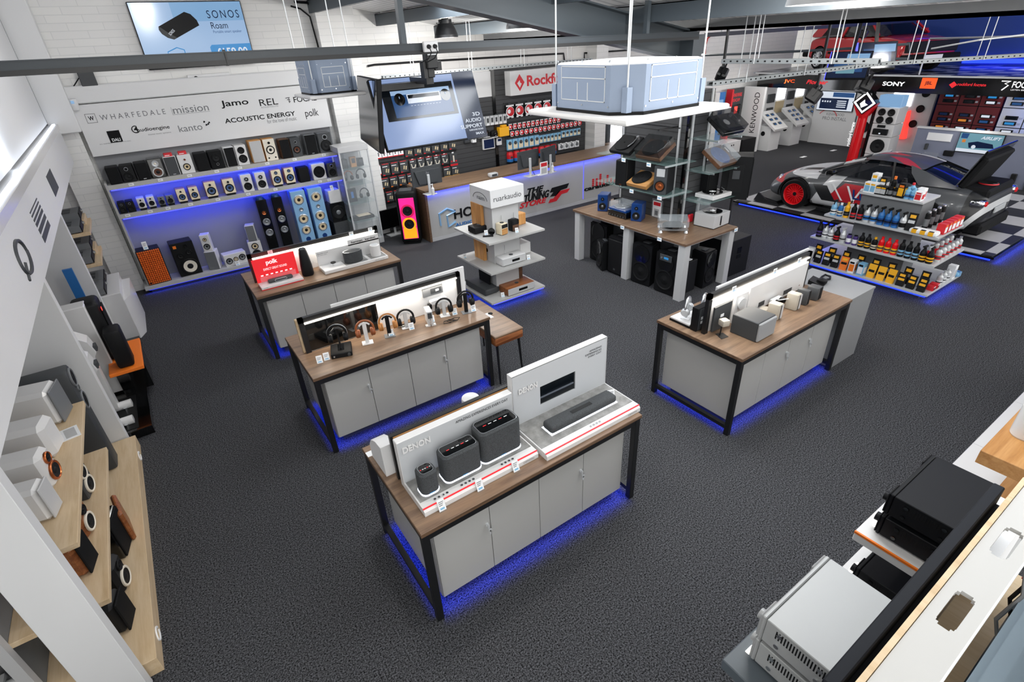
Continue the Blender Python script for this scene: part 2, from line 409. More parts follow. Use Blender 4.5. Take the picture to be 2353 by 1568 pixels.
# steelwork
for x in (.6, 2.1, 3.3, 4.5, 5.7):
    b = MB('steel paint'); z = roofz(x)
    b.box(x - .03, x - .02, -1, BW, z - .2, z - .02); b.box(x - .03, x + .05, -1, BW, z - .21, z - .2); b.box(x - .03, x + .05, -1, BW, z - .03, z - .02)
    o = solo('roof_purlin', b, 'grey steel roof purlin, %s from the valley beam' % ORD[[5.7, 4.5, 3.3, 2.1, .6].index(x)], 'roof beam', group='roof purlins'); o['kind'] = 'structure'
b = MB('gutter grey')
b.box(6.8, 7.2, -1.2, BW, 3.46, 3.5); b.box(6.8, 6.86, -1.2, BW, 3.46, 3.62); b.box(7.14, 7.2, -1.2, BW, 3.46, 3.62)
struct('trim_6', b)                                                      # valley gutter beam
b = MB('steel paint')
for dz, t in ((-.12, .02), (-.48, .02)):
    b.add([(x, y, roofz(min(x, 7)) + dz + q) for x in (1.2, 6.95) for y in (5.52, 5.76) for q in (0, t)], [(0, 1, 3, 2), (4, 6, 7, 5), (0, 4, 5, 1), (2, 3, 7, 6), (0, 2, 6, 4), (1, 5, 7, 3)])
b.add([(x, y, roofz(min(x, 7)) + q) for x in (1.2, 6.95) for y in (5.63, 5.65) for q in (-.48, -.1)], [(0, 1, 3, 2), (4, 6, 7, 5), (0, 4, 5, 1), (2, 3, 7, 6), (0, 2, 6, 4), (1, 5, 7, 3)])
b.box(6.75, 7.02, 5.4, 5.9, 3.15, 3.42)
struct('trim_7', b)                                                      # sloping rafter
# hung black rail and its post
t = thing('ceiling_rail', 'long dark grey steel rail hung across the room under the roof', 'rail', (0, 5.2, 3.4875), rot=(0, .0115, 0))
b = MB('rail grey'); b.box(-1.75, 6.6, 0, .03, -.012, .048); b.box(-1.75, 6.6, -.006, .06, .04, .048); b.use('black metal'); b.box(-1.75, 6.6, -.004, .06, -.047, -.012); b.build('rail', t)
MB('steel paint').box(2.36, 2.41, 0, .06, .04, 1.0).build('hanger_post', t); MB('steel paint').box(5.6, 5.65, 0, .06, .04, .42).build('hanger_post', t)
MB('black metal').box(.83, .842, -.012, .07, -.055, .06).build('cable_tie', t)
# power socket on the rail
b = MB('white paint'); b.box(-.075, .075, -.02, .02, -.045, .045, .006)
t = thing('double_socket', 'white double socket with two black plugs fixed on the hung rail', 'socket', P(989, 107, y=5.16)); b.build('face_plate', t)
for sx in (-.03, .035):
    MB('black plastic').cyl((sx, -.02, 0), (sx, -.045, 0), .02, .016, 12).tube([(sx, -.04, -.01), (sx + .01, -.05, -.05), (sx - .02, -.03, -.1), (sx - .09, 0, -.13)], .005).build('plug', t)

# highbay lamps
def highbay(x, y, z, label, shade='black metal', r=.2, power=85):
    t = thing('pendant_lamp', label, 'lamp', (x, y, z), group='high bay lamps')
    MB(shade).lathe([(r, 0), (r * .97, .04), (r * .8, .13), (r * .62, .2), (r * .5, .205), (r * .5, .19), (r * .6, .185), (r * .77, .12), (r * .93, .035), (r * .98, 0)], n=28).build('lamp_shade', t)
    MB('black metal').cyl((0, 0, .2), (0, 0, .26), r * .55, n=16).cyl((0, 0, .26), (0, 0, .34), r * .3, n=12).box(-r * .8, r * .8, -.015, .015, .2, .22).build('driver', t)
    MB('led white').lathe([(0, .03), (r * .9, .03)], n=28).build('diffuser', t)
    top = max(.36, roofz(x) - z)
    w = MB('black metal').cyl((0, 0, .34), (0, 0, top), .006, n=6); w.tube([(r * .3, 0, .3), (r * .55, 0, .33), (r * .5, 0, .42), (.01, 0, .45)], .006).tube([(-r * .3, 0, .3), (-r * .55, 0, .33), (-r * .5, 0, .42), (-.01, 0, .45)], .006).build('cable', t)
    l = bpy.data.lights.new('lamp_light', 'POINT'); l.shadow_soft_size = .07; l.energy = power * 1.15; l.color = (1, .975, .94)
    o = bpy.data.objects.new('lamp_light', l); COL.objects.link(o); o.parent = t; o.location = (0, 0, -.06)
    return t
highbay(4.9, 9.0, 3.56, 'black pendant high bay lamp over the service counter', power=70)
highbay(2.93, 1.5, 3.575, 'large pale grey pendant lamp with a lit white disc, top right', 'grey paint', .26, 6)
for i, (x, y, z, p) in enumerate([(1.3, 3.2, 4.35, 90), (1.0, 7.8, 4.4, 80), (5.2, 3.0, 3.7, 75), (5.4, 7.6, 3.62, 110), (9.5, 3.0, 3.85, 100), (9.5, 7.6, 3.85, 90), (13.5, 4.5, 4.6, 120), (13.5, 8.6, 4.6, 130), (-.2, 1.0, 4.6, 30)]):
    highbay(x, y, z, 'black pendant high bay lamp above the top edge of the photo, %s of its kind' % ORD[i], power=p * (.5 if x < 9 else .28))

# wall fittings
def pipe(name, pts, r, m, label, cat, n=8): return solo(name, MB(m).tube(pts, r, n), label, cat)
pipe('cable_conduit', [P(a, c, y=10.82) for a, c in ((676, 4), (705, 6), (728, 20), (742, 45), (752, 90), (768, 165))], .02, 'black plastic', 'thick black cable bundle curving down the white wall above the pier', 'cable')
pipe('cable_conduit', [P(a, c, y=10.82) for a, c in ((668, 14), (690, 20), (712, 38), (727, 92), (745, 165))], .014, 'black plastic', 'thinner black cable beside the thick bundle above the pier', 'cable')
pipe('fire_alarm_conduit', [P(a, c, y=10.85) for a, c in ((176, 366), (186, 370), (196, 390), (208, 420), (226, 465), (246, 518))], .012, 'red wire', 'red conduit running down the white brick left of the speaker bay', 'conduit')
t = thing('call_point', 'red and white fire call point at the foot of the red conduit', 'fire call point', P(250, 527, y=10.84))
MB('red').box(-.06, .06, -.02, .03, 0, .07, .008).build('cover', t); MB('white paint').box(-.07, .07, -.03, .04, -.09, 0, .008).build('box', t)
pipe('fire_alarm_conduit', [P(a, c, y=10.86) for a, c in ((1355, 288), (1355, 325))], .014, 'red wire', 'short red conduit on the white wall beside the bright doorway', 'conduit')
t = thing('call_point', 'red fire call point beside the bright doorway', 'fire call point', P(1356, 328, y=10.84))
MB('red').box(-.09, .09, -.04, .03, -.06, .06, .01).build('cover', t)
pipe('fire_alarm_conduit', [P(a, c, y=10.86) for a, c in ((1620, 125), (1621, 105), (1626, 88), (1638, 78), (1648, 76))], .022, 'red wire', 'red conduit with a bend high on the block wall past the air conditioner', 'conduit')
b = MB('white paint'); b.box(-.32, .32, -.02, .02, -.05, .05, .006); b.use('black plastic').cyl((-.2, -.02, 0), (-.2, -.05, 0), .03, n=10).tube([(-.2, -.05, -.02), (-.28, -.04, -.09), (-.38, -.03, -.06), (-.42, 0, .0)], .01)
solo('socket_strip', b, 'white wall sockets with a black plug above the speaker bay', 'socket', P(481, 177, y=10.86))
b = MB('dark grey'); b.box(-.1, .1, -.06, .03, -.12, .12, .01); b.box(-.1, .1, -.07, .04, -.16, -.12, m='white paint'); b.use('black plastic').tube([(-.1, 0, 0), (-.2, -.02, -.1), (-.3, 0, -.3)], .008)
solo('sensor_box', b, 'small dark box with trailing wires at the top left of the back wall', 'sensor', P(200, 178, y=10.84))
b = MB('white paint'); b.lathe([(.0, -.09), (.05, -.09), (.06, -.02), (.06, .06), (.0, .07)], n=14); b.use('screen sky').box(-.02, .02, -.065, -.05, .0, .04)
solo('motion_sensor', b, 'white motion sensor at the end of the ledge over the speaker bay', 'sensor', P(168, 238, y=10.7))
b = MB('black matt'); b.box(-.2, .2, -.01, .01, -.05, .05, .004); text(b, 'ROOMS 3-4', (-.17, -.01, -.028), .35, .056, 'sign white')
solo('room_sign', b, 'black room sign with white letters behind the long white header', 'sign', P(185, 410, y=10.86) + Vector((-.07, 0, 0)))
b = MB('light grey'); b.box(-.06, .06, -.03, .03, -.08, .08, .008); b.use('silver').tube([(.05, -.03, 0), (.1, -.05, -.02)], .008)
solo('isolator_switch', b, 'grey isolator switch on the white column by the speaker bay', 'switch', P(244, 479, y=10.8))
# wall television high up
def tv(name, label, w, h, loc, rot, screen, base='screen dark', d=.05):
    t = thing(name, label, 'television', loc, 0, rot=rot)
    MB('black plastic').box(-w / 2, w / 2, 0, d, -h / 2, h / 2, .006).build('casing', t)
    s = MB(base); s.box(-w / 2 + .012, w / 2 - .012, -.003, .0, -h / 2 + .018, h / 2 - .012)
    screen(s, w, h); s.build('screen', t); return t
def scr_roam(s, w, h):
    q = lambda u, v: (-w / 2 + u * w, -.0045, h / 2 - v * h)
    s.use('screen sky'); s.quad(q(.35, .015), q(.99, .015), q(.99, .3), q(.35, .3))
    b2 = [(.195, .41), (.21, .47), (.25, .53), (.30, .56), (.56, .36), (.55, .28), (.51, .19), (.46, .155), (.2, .36)]
    s.add([Vector(q(*p)) + Vector((0, -.002, 0)) for p in b2], [tuple(range(len(b2)))][:0]); s.use('black plastic'); s.add([Vector(q(*p)) + Vector((0, -.002, 0)) for p in b2], [tuple(range(len(b2)))])
    s.use('dark grey'); s.add([Vector(q(*p)) + Vector((0, -.0025, 0)) for p in [(.195, .41), (.21, .47), (.25, .53), (.30, .56), (.33, .53), (.27, .46), (.22, .38), (.2, .36)]], [tuple(range(8))])
    text(s, 'SONOS', Vector(q(.28, .5)) + Vector((0, -.003, 0)), .1, .04, 'screen white', right=(1, 0, .75), up=(-.75, 0, 1))
    text(s, 'SONOS', q(.655, .26), w * .3, h * .12, 'screen navy', space=1.3, lift=.003)
    text(s, 'Roam', q(.665, .42), w * .155, h * .1, 'screen navy', lift=.003); text(s, 'Portable smart speaker', q(.67, .50), w * .27, h * .055, 'screen blue', lift=.003)
    s.use('screen cyan'); s.add([Vector(q(*p)) + Vector((0, -.002, 0)) for p in [(.6, .99), (.6, .7), (.62, .665), (.99, .665), (.99, .99)]], [tuple(range(5))])
    text(s, '\u00a3159.00', q(.65, .86), w * .3, h * .14, 'screen white', bold=.02, lift=.004)
    s.use('screen cyan'); s.tube([q(.21, .84), q(.21, .74), q(.3, .68), q(.36, .72), q(.36, .84)], .008, 4)
tv('wall_television', 'large wall television with a pale blue advert, high at the top left', 1.58, .9, (1.385, 10.8, 3.79), (0, 0, 0), scr_roam, 'screen pale')
# ================================================================ the four display tables
def led_under(x0, x1, y0, y1, e=1.6):
    """blue strip light under a cabinet, washing the carpet"""
    x0 -= .02; x1 += .02; y0 -= .035; y1 += .02
    for (cx, cy, sx, sy, lk) in (((x0 + x1) / 2, y0, x1 - x0, .03, (0, -.55, -1)), ((x0 + x1) / 2, y1, x1 - x0, .03, (0, .55, -1)), (x0, (y0 + y1) / 2, .03, y1 - y0, (-.55, 0, -1)), (x1, (y0 + y1) / 2, .03, y1 - y0, (.55, 0, -1))):
        l = max(sx, sy)
        o = area('blue_strip_light', (cx, cy, .1), l, .02, e * l, (.0, .03, .95), (lk[0] * .2, lk[1] * .2, -1), 120)
        o.rotation_euler = (0, 0, PI / 2 if sy > sx else 0)
T1, T2, T3, T4 = (.69, 2.2, 0), (.672, 4.386, 0), (.655, 6.677, 0), (3.895, 2.2, 0)
def display_table(loc, label, keys=(0, 2), L=1.92, D=1.0, h=.9, board='white', top=.38, px=(.09, 1.85), py=.56, end=False):
    t = thing('display_table', label, 'table', loc, group='display tables')
    b = MB('walnut top'); b.box(0, L, 0, D, h - .03, h, .003); b.box(-.001, L + .001, -.002, D + .002, h - .031, h - .004, m='walnut edge')
    b.build('tabletop', t)
    for x in (0.005, L - .055):
        for y in (0.005, D - .055): MB('black metal').box(x, x + .05, y, y + .05, 0, h - .03, .003).build('leg', t)
    b = MB('black metal')
    b.box(.055, L - .055, .008, .048, h - .085, h - .031); b.box(.055, L - .055, D - .048, D - .008, h - .085, h - .031)
    for x in (.008, L - .048): b.box(x, x + .04, .055, D - .055, h - .085, h - .031); b.box(x, x + .04, .055, D - .055, .07, .11)
    b.build('frame_rail', t)
    x0, x1 = .1, L - .1
    MB('grey laminate').box(x0, x1, .1, D - .07, .1, h - .032).build('cabinet', t)
    MB('dark grey').box(x0 + .06, x1 - .06, .17, D - .15, 0, .1).build('plinth', t)
    n = 4; w = (x1 - x0) / n
    for k in range(n):
        d = MB('grey laminate').box(x0 + k * w + .0025, x0 + (k + 1) * w - .0025, .078, .099, .105, h - .05, .002).build('door', t)
        if k in keys:
            lx = x0 + (k + 1) * w - .03
            b = MB('silver paint').cyl((lx, .078, .58), (lx, .066, .58), .013, n=12); b.box(lx - .004, lx + .004, .05, .068, .535, .59); b.cyl((lx + .012, .058, .53), (lx + .012, .054, .53), .014, n=10); b.box(lx + .006, lx + .016, .054, .06, .49, .53)
            b.build('lock_key', d)
    for x in ((.1, L - .1) if not end else (L - .1,)): pass
    if board:
        td = thing('table_divider', 'black framed divider screen on the ' + {T2: 'headphone table', T3: 'red advert table', T4: 'right hand table'}[loc], 'divider', (loc[0], loc[1], 0), group='table dividers')
        b = MB('black metal'); p0, p1 = px
        b.box(p0, p0 + .05, py, py + .04, h, h + top); b.box(p1 - .05, p1, py, py + .04, h, h + top); b.box(p0, p1, py, py + .04, h + top - .05, h + top)
        b.build('frame', td)
        MB('white paint').box(p0 + .05, p1 - .05, py + .015, py + .03, h + .004, h + top - .05).build('panel', td)
        b = MB('led white').box(p0 + .05, p1 - .05, py - .012, py - .001, h + top - .062, h + top - .05); b.build('light_strip', td)
        ar = area('strip_light', (loc[0] + (p0 + p1) / 2, loc[1] + py - .02, h + top - .07), p1 - p0 - .1, .015, 3, (1, .9, .78), (0, -.4, -1), 170)
    led_under(loc[0] + x0, loc[0] + x1, loc[1] + .1, loc[1] + D - .07)
    return t
T1, T2, T3, T4 = (.69, 2.2, 0), (.672, 4.386, 0), (.655, 6.677, 0), (3.895, 2.2, 0)
display_table(T1, 'display table with white speaker displays, nearest the camera', (0, 2), board=None)
display_table(T2, 'display table with a row of headphones on stands', (0, 2), px=(.09, 1.87), py=.5)
display_table(T3, 'display table with a red advert, in front of the blue speaker bay', (), px=(.09, 1.84), py=.5)
display_table(T4, 'display table with white monitor back and bookshelf speakers, on the right', (1, 2), px=(.11, 1.86), py=.5, top=.42)
Z = .9
# ---- first table: two white demonstration displays
def demo(label, x, y, w, back_h, d, texts, window=None, back=.06):
    t = thing('speaker_display', label, 'display stand', (x, y, Z))
    b = MB('white gloss'); b.prism([(0, 0), (0, .035), (.02, .055), (d, .055), (d, 0)], 'x', 0, w); b.box(.01, w - .01, .075, d - .005, .055, .058, m='concrete top')
    b.box(.0, w, .012, .02, .05, .0565, m='sign red'); text(b, 'DENON', (w - .13, 0, .012), .09, .016, 'mid grey')
    b.build('base', t)
    b = MB('white gloss')
    if window:
        u0, u1, v0, v1 = window
        b.use('display shaded white')
        for bx in ((0, u0, 0, back_h), (u1, w, 0, back_h), (u0, u1, 0, v0), (u0, u1, v1, back_h)): b.box(bx[0], bx[1], d, d + back, bx[2], bx[3])
    else: b.box(0, w, d, d + back, 0, back_h, .004); b.box(.004, w - .004, d - .001, d, .004, back_h - .006, m='display shaded white')  # front skin greyed for its shade, the rest of the panel stays white
    if window: b.box(-.001, w + .001, d, d + back, back_h - .004, back_h + .002, m='white gloss'); b.box(-.002, .002, d, d + back, 0, back_h).box(w - .002, w + .002, d, d + back, 0, back_h)
    for s, ox, oz, tw, th, m, bo in texts: text(b, s, (ox, d - .001, oz), tw, th, m, bold=bo, thick=.006 if bo > .02 else 0)
    b.build('back_panel', t)
    if window:
        u0, u1, v0, v1 = window
        b = MB('window glass').box(u0, u1, d + .01, d + .02, v0, v1); b.build('window', t)
        b = MB('dark grey').box(u0 + .0, u1, d + .025, d + .03, v0, v1); b.box(u0 + .05, u1 - .02, d + .021, d + .024, v0 + .03, v1 - .04, m='black gloss'); b.box(u0 + .02, u0 + .22, d + .0205, d + .023, v0 + .02, v0 + .05, m='mid grey'); b.build('window_picture', t)
    for k, lx in enumerate(([.1, .3, .62] if not window else [.45])):
        b = MB('chrome')
        for q in range(4): b.cyl((lx + q * .03, .045, .058), (lx + q * .03, .045, .061), .009, n=10)
        b.build('control_buttons', t)
    return t
def cloth_speaker(label, x, y, z, w, d, h, r=.04, top=True, cat='speaker'):
    t = thing('wireless_speaker', label, cat, (x, y, z))
    def rr(w, d, r, n=5):
        o = []
        for cx, cy, a0 in ((w / 2 - r, d / 2 - r, 0), (-w / 2 + r, d / 2 - r, 90), (-w / 2 + r, -d / 2 + r, 180), (w / 2 - r, -d / 2 + r, 270)):
            o += [(cx + r * math.cos(math.radians(a0 + 90 * i / n)), cy + r * math.sin(math.radians(a0 + 90 * i / n))) for i in range(n + 1)]
        return o
    p = rr(w, d, r); p2 = rr(w - .02, d - .02, r - .008)
    b = MB('charcoal cloth'); n = len(p)
    rings = [(p2, .0), (p, .012), (p, h - .012), (p2, h)]
    for i in range(3):
        A = [(q[0], q[1], rings[i][1]) for q in rings[i][0]]; B = [(q[0], q[1], rings[i + 1][1]) for q in rings[i + 1][0]]
        b.add(A + B, [(k, (k + 1) % n, n + (k + 1) % n, n + k) for k in range(n)])
    b.add([(q[0], q[1], 0) for q in p2], [tuple(range(n))][::-1]); b.add([(q[0], q[1], h) for q in p2], [tuple(range(n))]); b.build('body', t)
    p3 = rr(w - .035, d - .035, r - .015)
    b = MB('black gloss').prism(p3, 'z', h, h + .004); 
    b.use('silver')
    for i in range(n):
        a, c = p3[i], p3[(i + 1) % n]; b.tube([(a[0], a[1], h + .003), (c[0], c[1], h + .003)], .002, 4)
    for k in range(5): b.box(-w * .3 + k * w * .13, -w * .3 + k * w * .13 + w * .075, -.003, .002, h + .004, h + .0048, m='sign red' if k in (0, 3) else 'paper')
    b.build('touch_panel', t)
    b = MB('led cool').prism(rr(w + .006, d + .006, r + .003), 'z', 0, .003); b.build('halo_light', t)
    b = MB('screen cyan').box(-.02, .02, -d / 2 - .001, -d / 2 + .002, .012, .018); b.build('status_light', t)
    return t
demo('long white display base with three grey cloth speakers, left side of nearest table', .775, 2.31, .9, .4, .3, [('DENON', .03, .3, .2, .05, 'white gloss', .03), ('AMAZING EXPERIENCES EVERY DAY', .43, .35, .43, .022, 'black matt', 0)])
demo('tall white display with window, right side of nearest table', 1.7, 2.24, .93, .5, .4, [('DENON', .05, .33, .17, .045, 'white gloss', .03), ('AMAZING', .74, .43, .13, .016, 'black matt', 0), ('EXPERIENCES', .70, .405, .17, .016, 'black matt', 0), ('EVERY DAY', .73, .38, .14, .016, 'black matt', 0)], window=(.25, .6, .14, .31))
cloth_speaker('small grey cloth speaker, shortest of the three on the white display', .885, 2.465, Z + .058, .125, .12, .175)
cloth_speaker('medium grey cloth speaker between small and large ones on the white display', 1.14, 2.485, Z + .058, .28, .14, .215)
cloth_speaker('large grey cloth speaker, tallest on the white display', 1.455, 2.505, Z + .058, .33, .17, .255, .045)
t = thing('soundbar', 'short dark grey soundbar lying on the concrete topped white display', 'soundbar', (2.185, 2.44, Z + .058))
b = MB('charcoal cloth').box(-.33, .33, -.06, .06, 0, .07, .025, seg=3); b.build('body', t)
b = MB('black gloss').box(-.1, .1, -.022, .012, .0695, .072); b.build('control_strip', t); MB('led cool').box(-.332, .332, -.062, .062, 0, .003).build('halo_light', t)
# television lying behind the displays, seen from its back edge
t = thing('television', 'thin television standing behind the white speaker displays with its pale back to them', 'television', (.775, 2.72, Z))
b = MB('black metal'); b.box(0, .95, 0, .03, 0, .38); b.build('casing', t)
b = MB('honey oak flat'); b.box(.02, .93, -.004, 0, .02, .37); b.build('back_panel', t)
b = MB('white paint').box(.03, .93, -.05, -.006, 0, .36)
for k in (0.06, .5): b.box(k, k + .08, -.0515, -.05, .33, .35, m='cream')
b.build('rear_shelf', t)
b = MB('white paint').prism([(0, 0), (.26, 0), (.26, .12), (.2, .2), (.1, .25), (0, .26)], 'x', 0, .1); solo('curved_speaker', b, 'white curved speaker at the back left corner of the nearest table', 'speaker', (.72, 2.8, Z))
b = MB('white gloss').lathe([(0, .0), (.07, 0), (.075, .01), (.075, .1), (.07, .115), (0, .12)], n=24); solo('cylinder_speaker', b, 'white cylinder speaker half hidden behind the back edge of the nearest table', 'speaker', (1.59, 3.1, Z))
b = MB('mid grey'); b.lathe([(.075, 0), (.09, .015), (.075, .03)], n=24); b.lathe([(0, 0), (.075, 0), (.075, .004), (0, .004)], n=24, m='screen cyan'); solo('round_puck', b, 'round grey ring shaped speaker at the back edge of the nearest table', 'speaker', (1.37, 3.09, Z))
for k, (a, c) in enumerate(((1016, 1160), (1104, 1115), (1187, 1070))):
    p = P(a, c, y=2.29); card('price card clipped to the white display front, %s from the left' % ORD[k], (p.x, 2.29, Z + .0), 0, .05, .085, .35, 'price cards on the white displays')
card('price card beside the end of the grey soundbar', P(1405, 915, z=Z + .06), -.3, .06, .07)
b = MB('paper').box(-.07, .07, -.03, .03, 0, .002); solo('paper_sheet', b, 'sheet of paper at the back left corner of the nearest table', 'paper', (.76, 3.1, Z), 0)

# ---- second table: headphones
def headphones(label, loc, rz, stand, cup, band, h=.26, base=None, ring=None):
    t = thing('headphones', label, 'headphones', loc, rz, 'headphones on the second table')
    n = 14; R = .085; zc = h - R
    b = MB(band); arc = [(R * math.cos(a), 0, zc + R * 1.05 * math.sin(a)) for a in [math.radians(-15 + 210 * i / n) for i in range(n + 1)]]
    b.tube(arc, .011, 8); b.build('headband', t)
    if ring: MB(ring).tube([(p[0] * 1.1, .0, zc + (p[2] - zc) * 1.1) for p in arc], .004, 6).build('outer_band', t)
    for s in (-1, 1):
        b = MB(cup).lathe([(0, -.018), (.036, -.018), (.042, -.008), (.042, .012), (.03, .022), (.0, .022)], (s * (R - .01), 0, zc - .045), 'x', 18, sgn=s)
        b.lathe([(.044, -.02), (.046, -.012), (.036, -.026), (.02, -.022)], (s * (R - .01), 0, zc - .045), 'x', 18, m=cup, sgn=s); b.build('ear_cup', t)
    return t
def hp_stand(label, loc, rz, post, base, h=.235, bs=(.11, .09)):
    t = thing('headphone_stand', label, 'headphone stand', loc, rz, 'headphone stands')
    MB(base).box(-bs[0] / 2, bs[0] / 2, -bs[1] / 2, bs[1] / 2, 0, .006, .002).build('base', t)
    MB(post).box(-.02, .02, -.008, .012, .006, h, .004).build('post', t)
    MB(post).tube([(-.05, 0, h - .028), (-.03, 0, h - .008), (0, 0, h), (.03, 0, h - .008), (.05, 0, h - .028)], .01, 8).build('hook', t)
    return t
HS = [((845, 788), 'white paint', 'white paint', 'brown leather', 'brown leather', None, 'brown leather headphones on a white stand', 'white headphone stand under the brown headphones'),
      ((896, 772), 'black plastic', 'mid grey', 'tan leather', 'tan leather', 'white gloss', 'tan and white headphones on a black post', 'black headphone stand under the tan and white headphones'),
      ((935, 752), 'silver paint', 'white paint', 'black plastic', 'black plastic', None, 'black headphones on a small clear stand, middle of the row', 'small pale stand under the middle black headphones'),
      ((1022, 725), 'silver paint', 'white paint', 'black plastic', 'black plastic', None, 'small black headphones on a pale stand, second from the right end', 'pale stand under the small black headphones near the right end'),
      ((1072, 718), 'black plastic', 'mid grey', 'black plastic', 'black plastic', None, 'black headphones on a tall black post at the right end of the row', 'tall black headphone stand at the right end of the row')]
for i, (px_, po, ba, cu, bd, rg, l1, l2) in enumerate(HS):
    p = P(*px_, z=Z); hh = .25 if i not in (2, 3) else .2
    hp_stand(l2, p, -.25, po, ba, hh - .022); headphones(l1, p + Vector((0, 0, 0.0)), -.25, None, cu, bd, hh, ring=rg)
t = thing('headphone_amplifier', 'flat black headphone amplifier with a knob at the left end of the row', 'amplifier', P(786, 812, z=Z), -.3)
b = MB('black plastic').box(-.1, .1, -.09, .13, 0, .05, .006); b.box(-.03, .03, -.03, .1, .05, .052, m='black gloss'); b.build('body', t)
MB('dark grey').cyl((.07, -.09, .027), (.07, -.105, .027), .014, n=14).build('volume_knob', t)
MB('silver').cyl((-.07, -.09, .025), (-.07, -.096, .025), .008, n=10).build('jack_socket', t)
MB('black metal').tube([(0, .02, .05), (0, .03, .2), (0, .02, .27)], .01).tube([(-.05, .02, .24), (-.02, .02, .27), (.02, .02, .27), (.05, .02, .24)], .012).build('hanger_post', t)
headphones('black leather headphones hanging above the headphone amplifier', P(786, 812, z=Z) + Vector((0, .01, .035)), -.3, None, 'black plastic', 'black plastic', .27, ring='silver')
t = thing('desktop_amplifier', 'slim upright silver amplifier between headphones on the second table', 'amplifier', P(990, 748, z=Z), -.25)
MB('silver paint').box(-.03, .03, -.02, .13, .01, .17, .003).build('body', t); MB('dark grey').box(-.022, .022, -.022, -.02, .09, .155).build('front_panel', t)
for s in (-1, 1): MB('white paint').box(s * .03 - .025, s * .03 + .025, -.02, .02, 0, .012).build('foot', t)
for k in range(3): MB('chrome').cyl((0, -.02, .03 + k * .025), (0, -.032, .03 + k * .025), .009, n=10).build('knob', t)
TV_ = thing('television', 'black television leaning behind the divider at the left of the second table', 'television', (T2[0] + .03, T2[1] + .53, Z))
MB('black gloss').box(.08, .84, -.02, -.005, .01, .30).build('screen', TV_); b = MB('oak').box(.04, .1, -.0, .05, .0, .36, .004); b.box(.1, .11, -.02, .0, 0, .3, m='black metal'); b.build('side_panel', TV_)
b = MB('white gloss').box(-.02, 1.5, 0, .02, 0, .41, .002); solo('white_backboard', b, 'white backboard edge standing behind the divider of the headphone table', 'board', (T2[0] + .45, T2[1] + .545, Z))
t = thing('wall_socket', 'grey socket plate set in the white divider of the headphone table', 'socket', (2.19, T2[1] + .5, Z + .255))
MB('mid grey').box(-.12, .12, -.004, .014, -.05, .05).build('face_plate', t); b = MB('dark grey').box(-.03, .1, -.007, -.004, -.03, .03); b.box(.03, .07, -.008, -.007, -.012, .012, m='paper'); b.build('socket_insert', t)
t = thing('extension_lead', 'white four way extension block fixed to the divider of the headphone table', 'extension lead', (2.23, T2[1] + .49, Z + .13))
MB('white paint').box(-.1, .1, -.03, .02, -.03, .03, .008).build('block', t); MB('black plastic').box(-.13, -.1, -.05, 0, -.05, 0).build('plug', t); MB('white paint').tube([(.1, -.01, 0), (.15, -.02, -.05), (.12, -.05, -.12), (.16, -.1, -.125)], .004).build('cable', t)
def cable(label, m, pts, r=.0035):
    return solo('cable', MB(m).tube(pts, r), label, 'cable')
def squig(px_, n, s, seed, z=Z + .004):
    rr = random.Random(seed); p = P(*px_, z=z); o = []
    for i in range(n):
        a = i * 1.15; o.append(p + Vector((math.cos(a) * s * rr.uniform(.6, 1.2) + i * s * .12, math.sin(a) * s * .55 * rr.uniform(.6, 1.2), .004 + .002 * (i % 3))))
    return o
cable('white cable looping beside the headphone amplifier', 'white paint', squig((745, 775), 12, .08, 3))
cable('copper coloured cables coiled behind the brown headphones', 'copper', squig((800, 770), 14, .07, 4))
cable('black cable coiled behind the middle black headphones', 'black plastic', squig((918, 752), 14, .06, 5))
cable('black cable coiled in front of the small black headphones', 'black plastic', squig((1025, 742), 16, .07, 6))
for k, (a, c) in enumerate(((736, 835), (752, 828), (900, 773), (947, 758), (994, 741), (1046, 724), (1089, 716))):
    card('white price card on the headphone table, %s from the left' % ORD[k], P(a, c, z=Z), -.2, .055, .075, .35, 'price cards on the headphone table')
b = MB('honey oak flat'); b.box(0, .42, 0, .5, 0, .03)
t = thing('side_table', 'small walnut console table with rounded drawer front and thin black legs', 'table', (2.6, 4.33, 0)); t.scale = (.92, .95, .886)
b = MB('walnut top').box(0, .42, 0, 1.0, .715, .745, .012, seg=3); b.build('tabletop', t)
b = MB('walnut').box(.002, .418, .0, .995, .60, .72, .02, seg=2); b.build('drawer_front', t)
MB('black matt').lathe([(0, .001), (.03, .001), (.032, .006), (.0, .007)], (.3, .55, .745), n=16).build('charging_pad', t)
for x, y, dx, dy in ((.06, .06, -.0, -.02), (.38, .06, .03, -.02), (.06, .94, 0, .02), (.38, .94, .03, .02)): MB('black metal').cyl((x, y, .6), (x + dx, y + dy, 0), .018, .011, 10).build('leg', t)
b = MB('paper').box(0, .2, 0, .14, 0, .002); solo('paper_sheet', b, 'white paper sheet on the walnut console table', 'paper', (2.66, 4.75, .661))

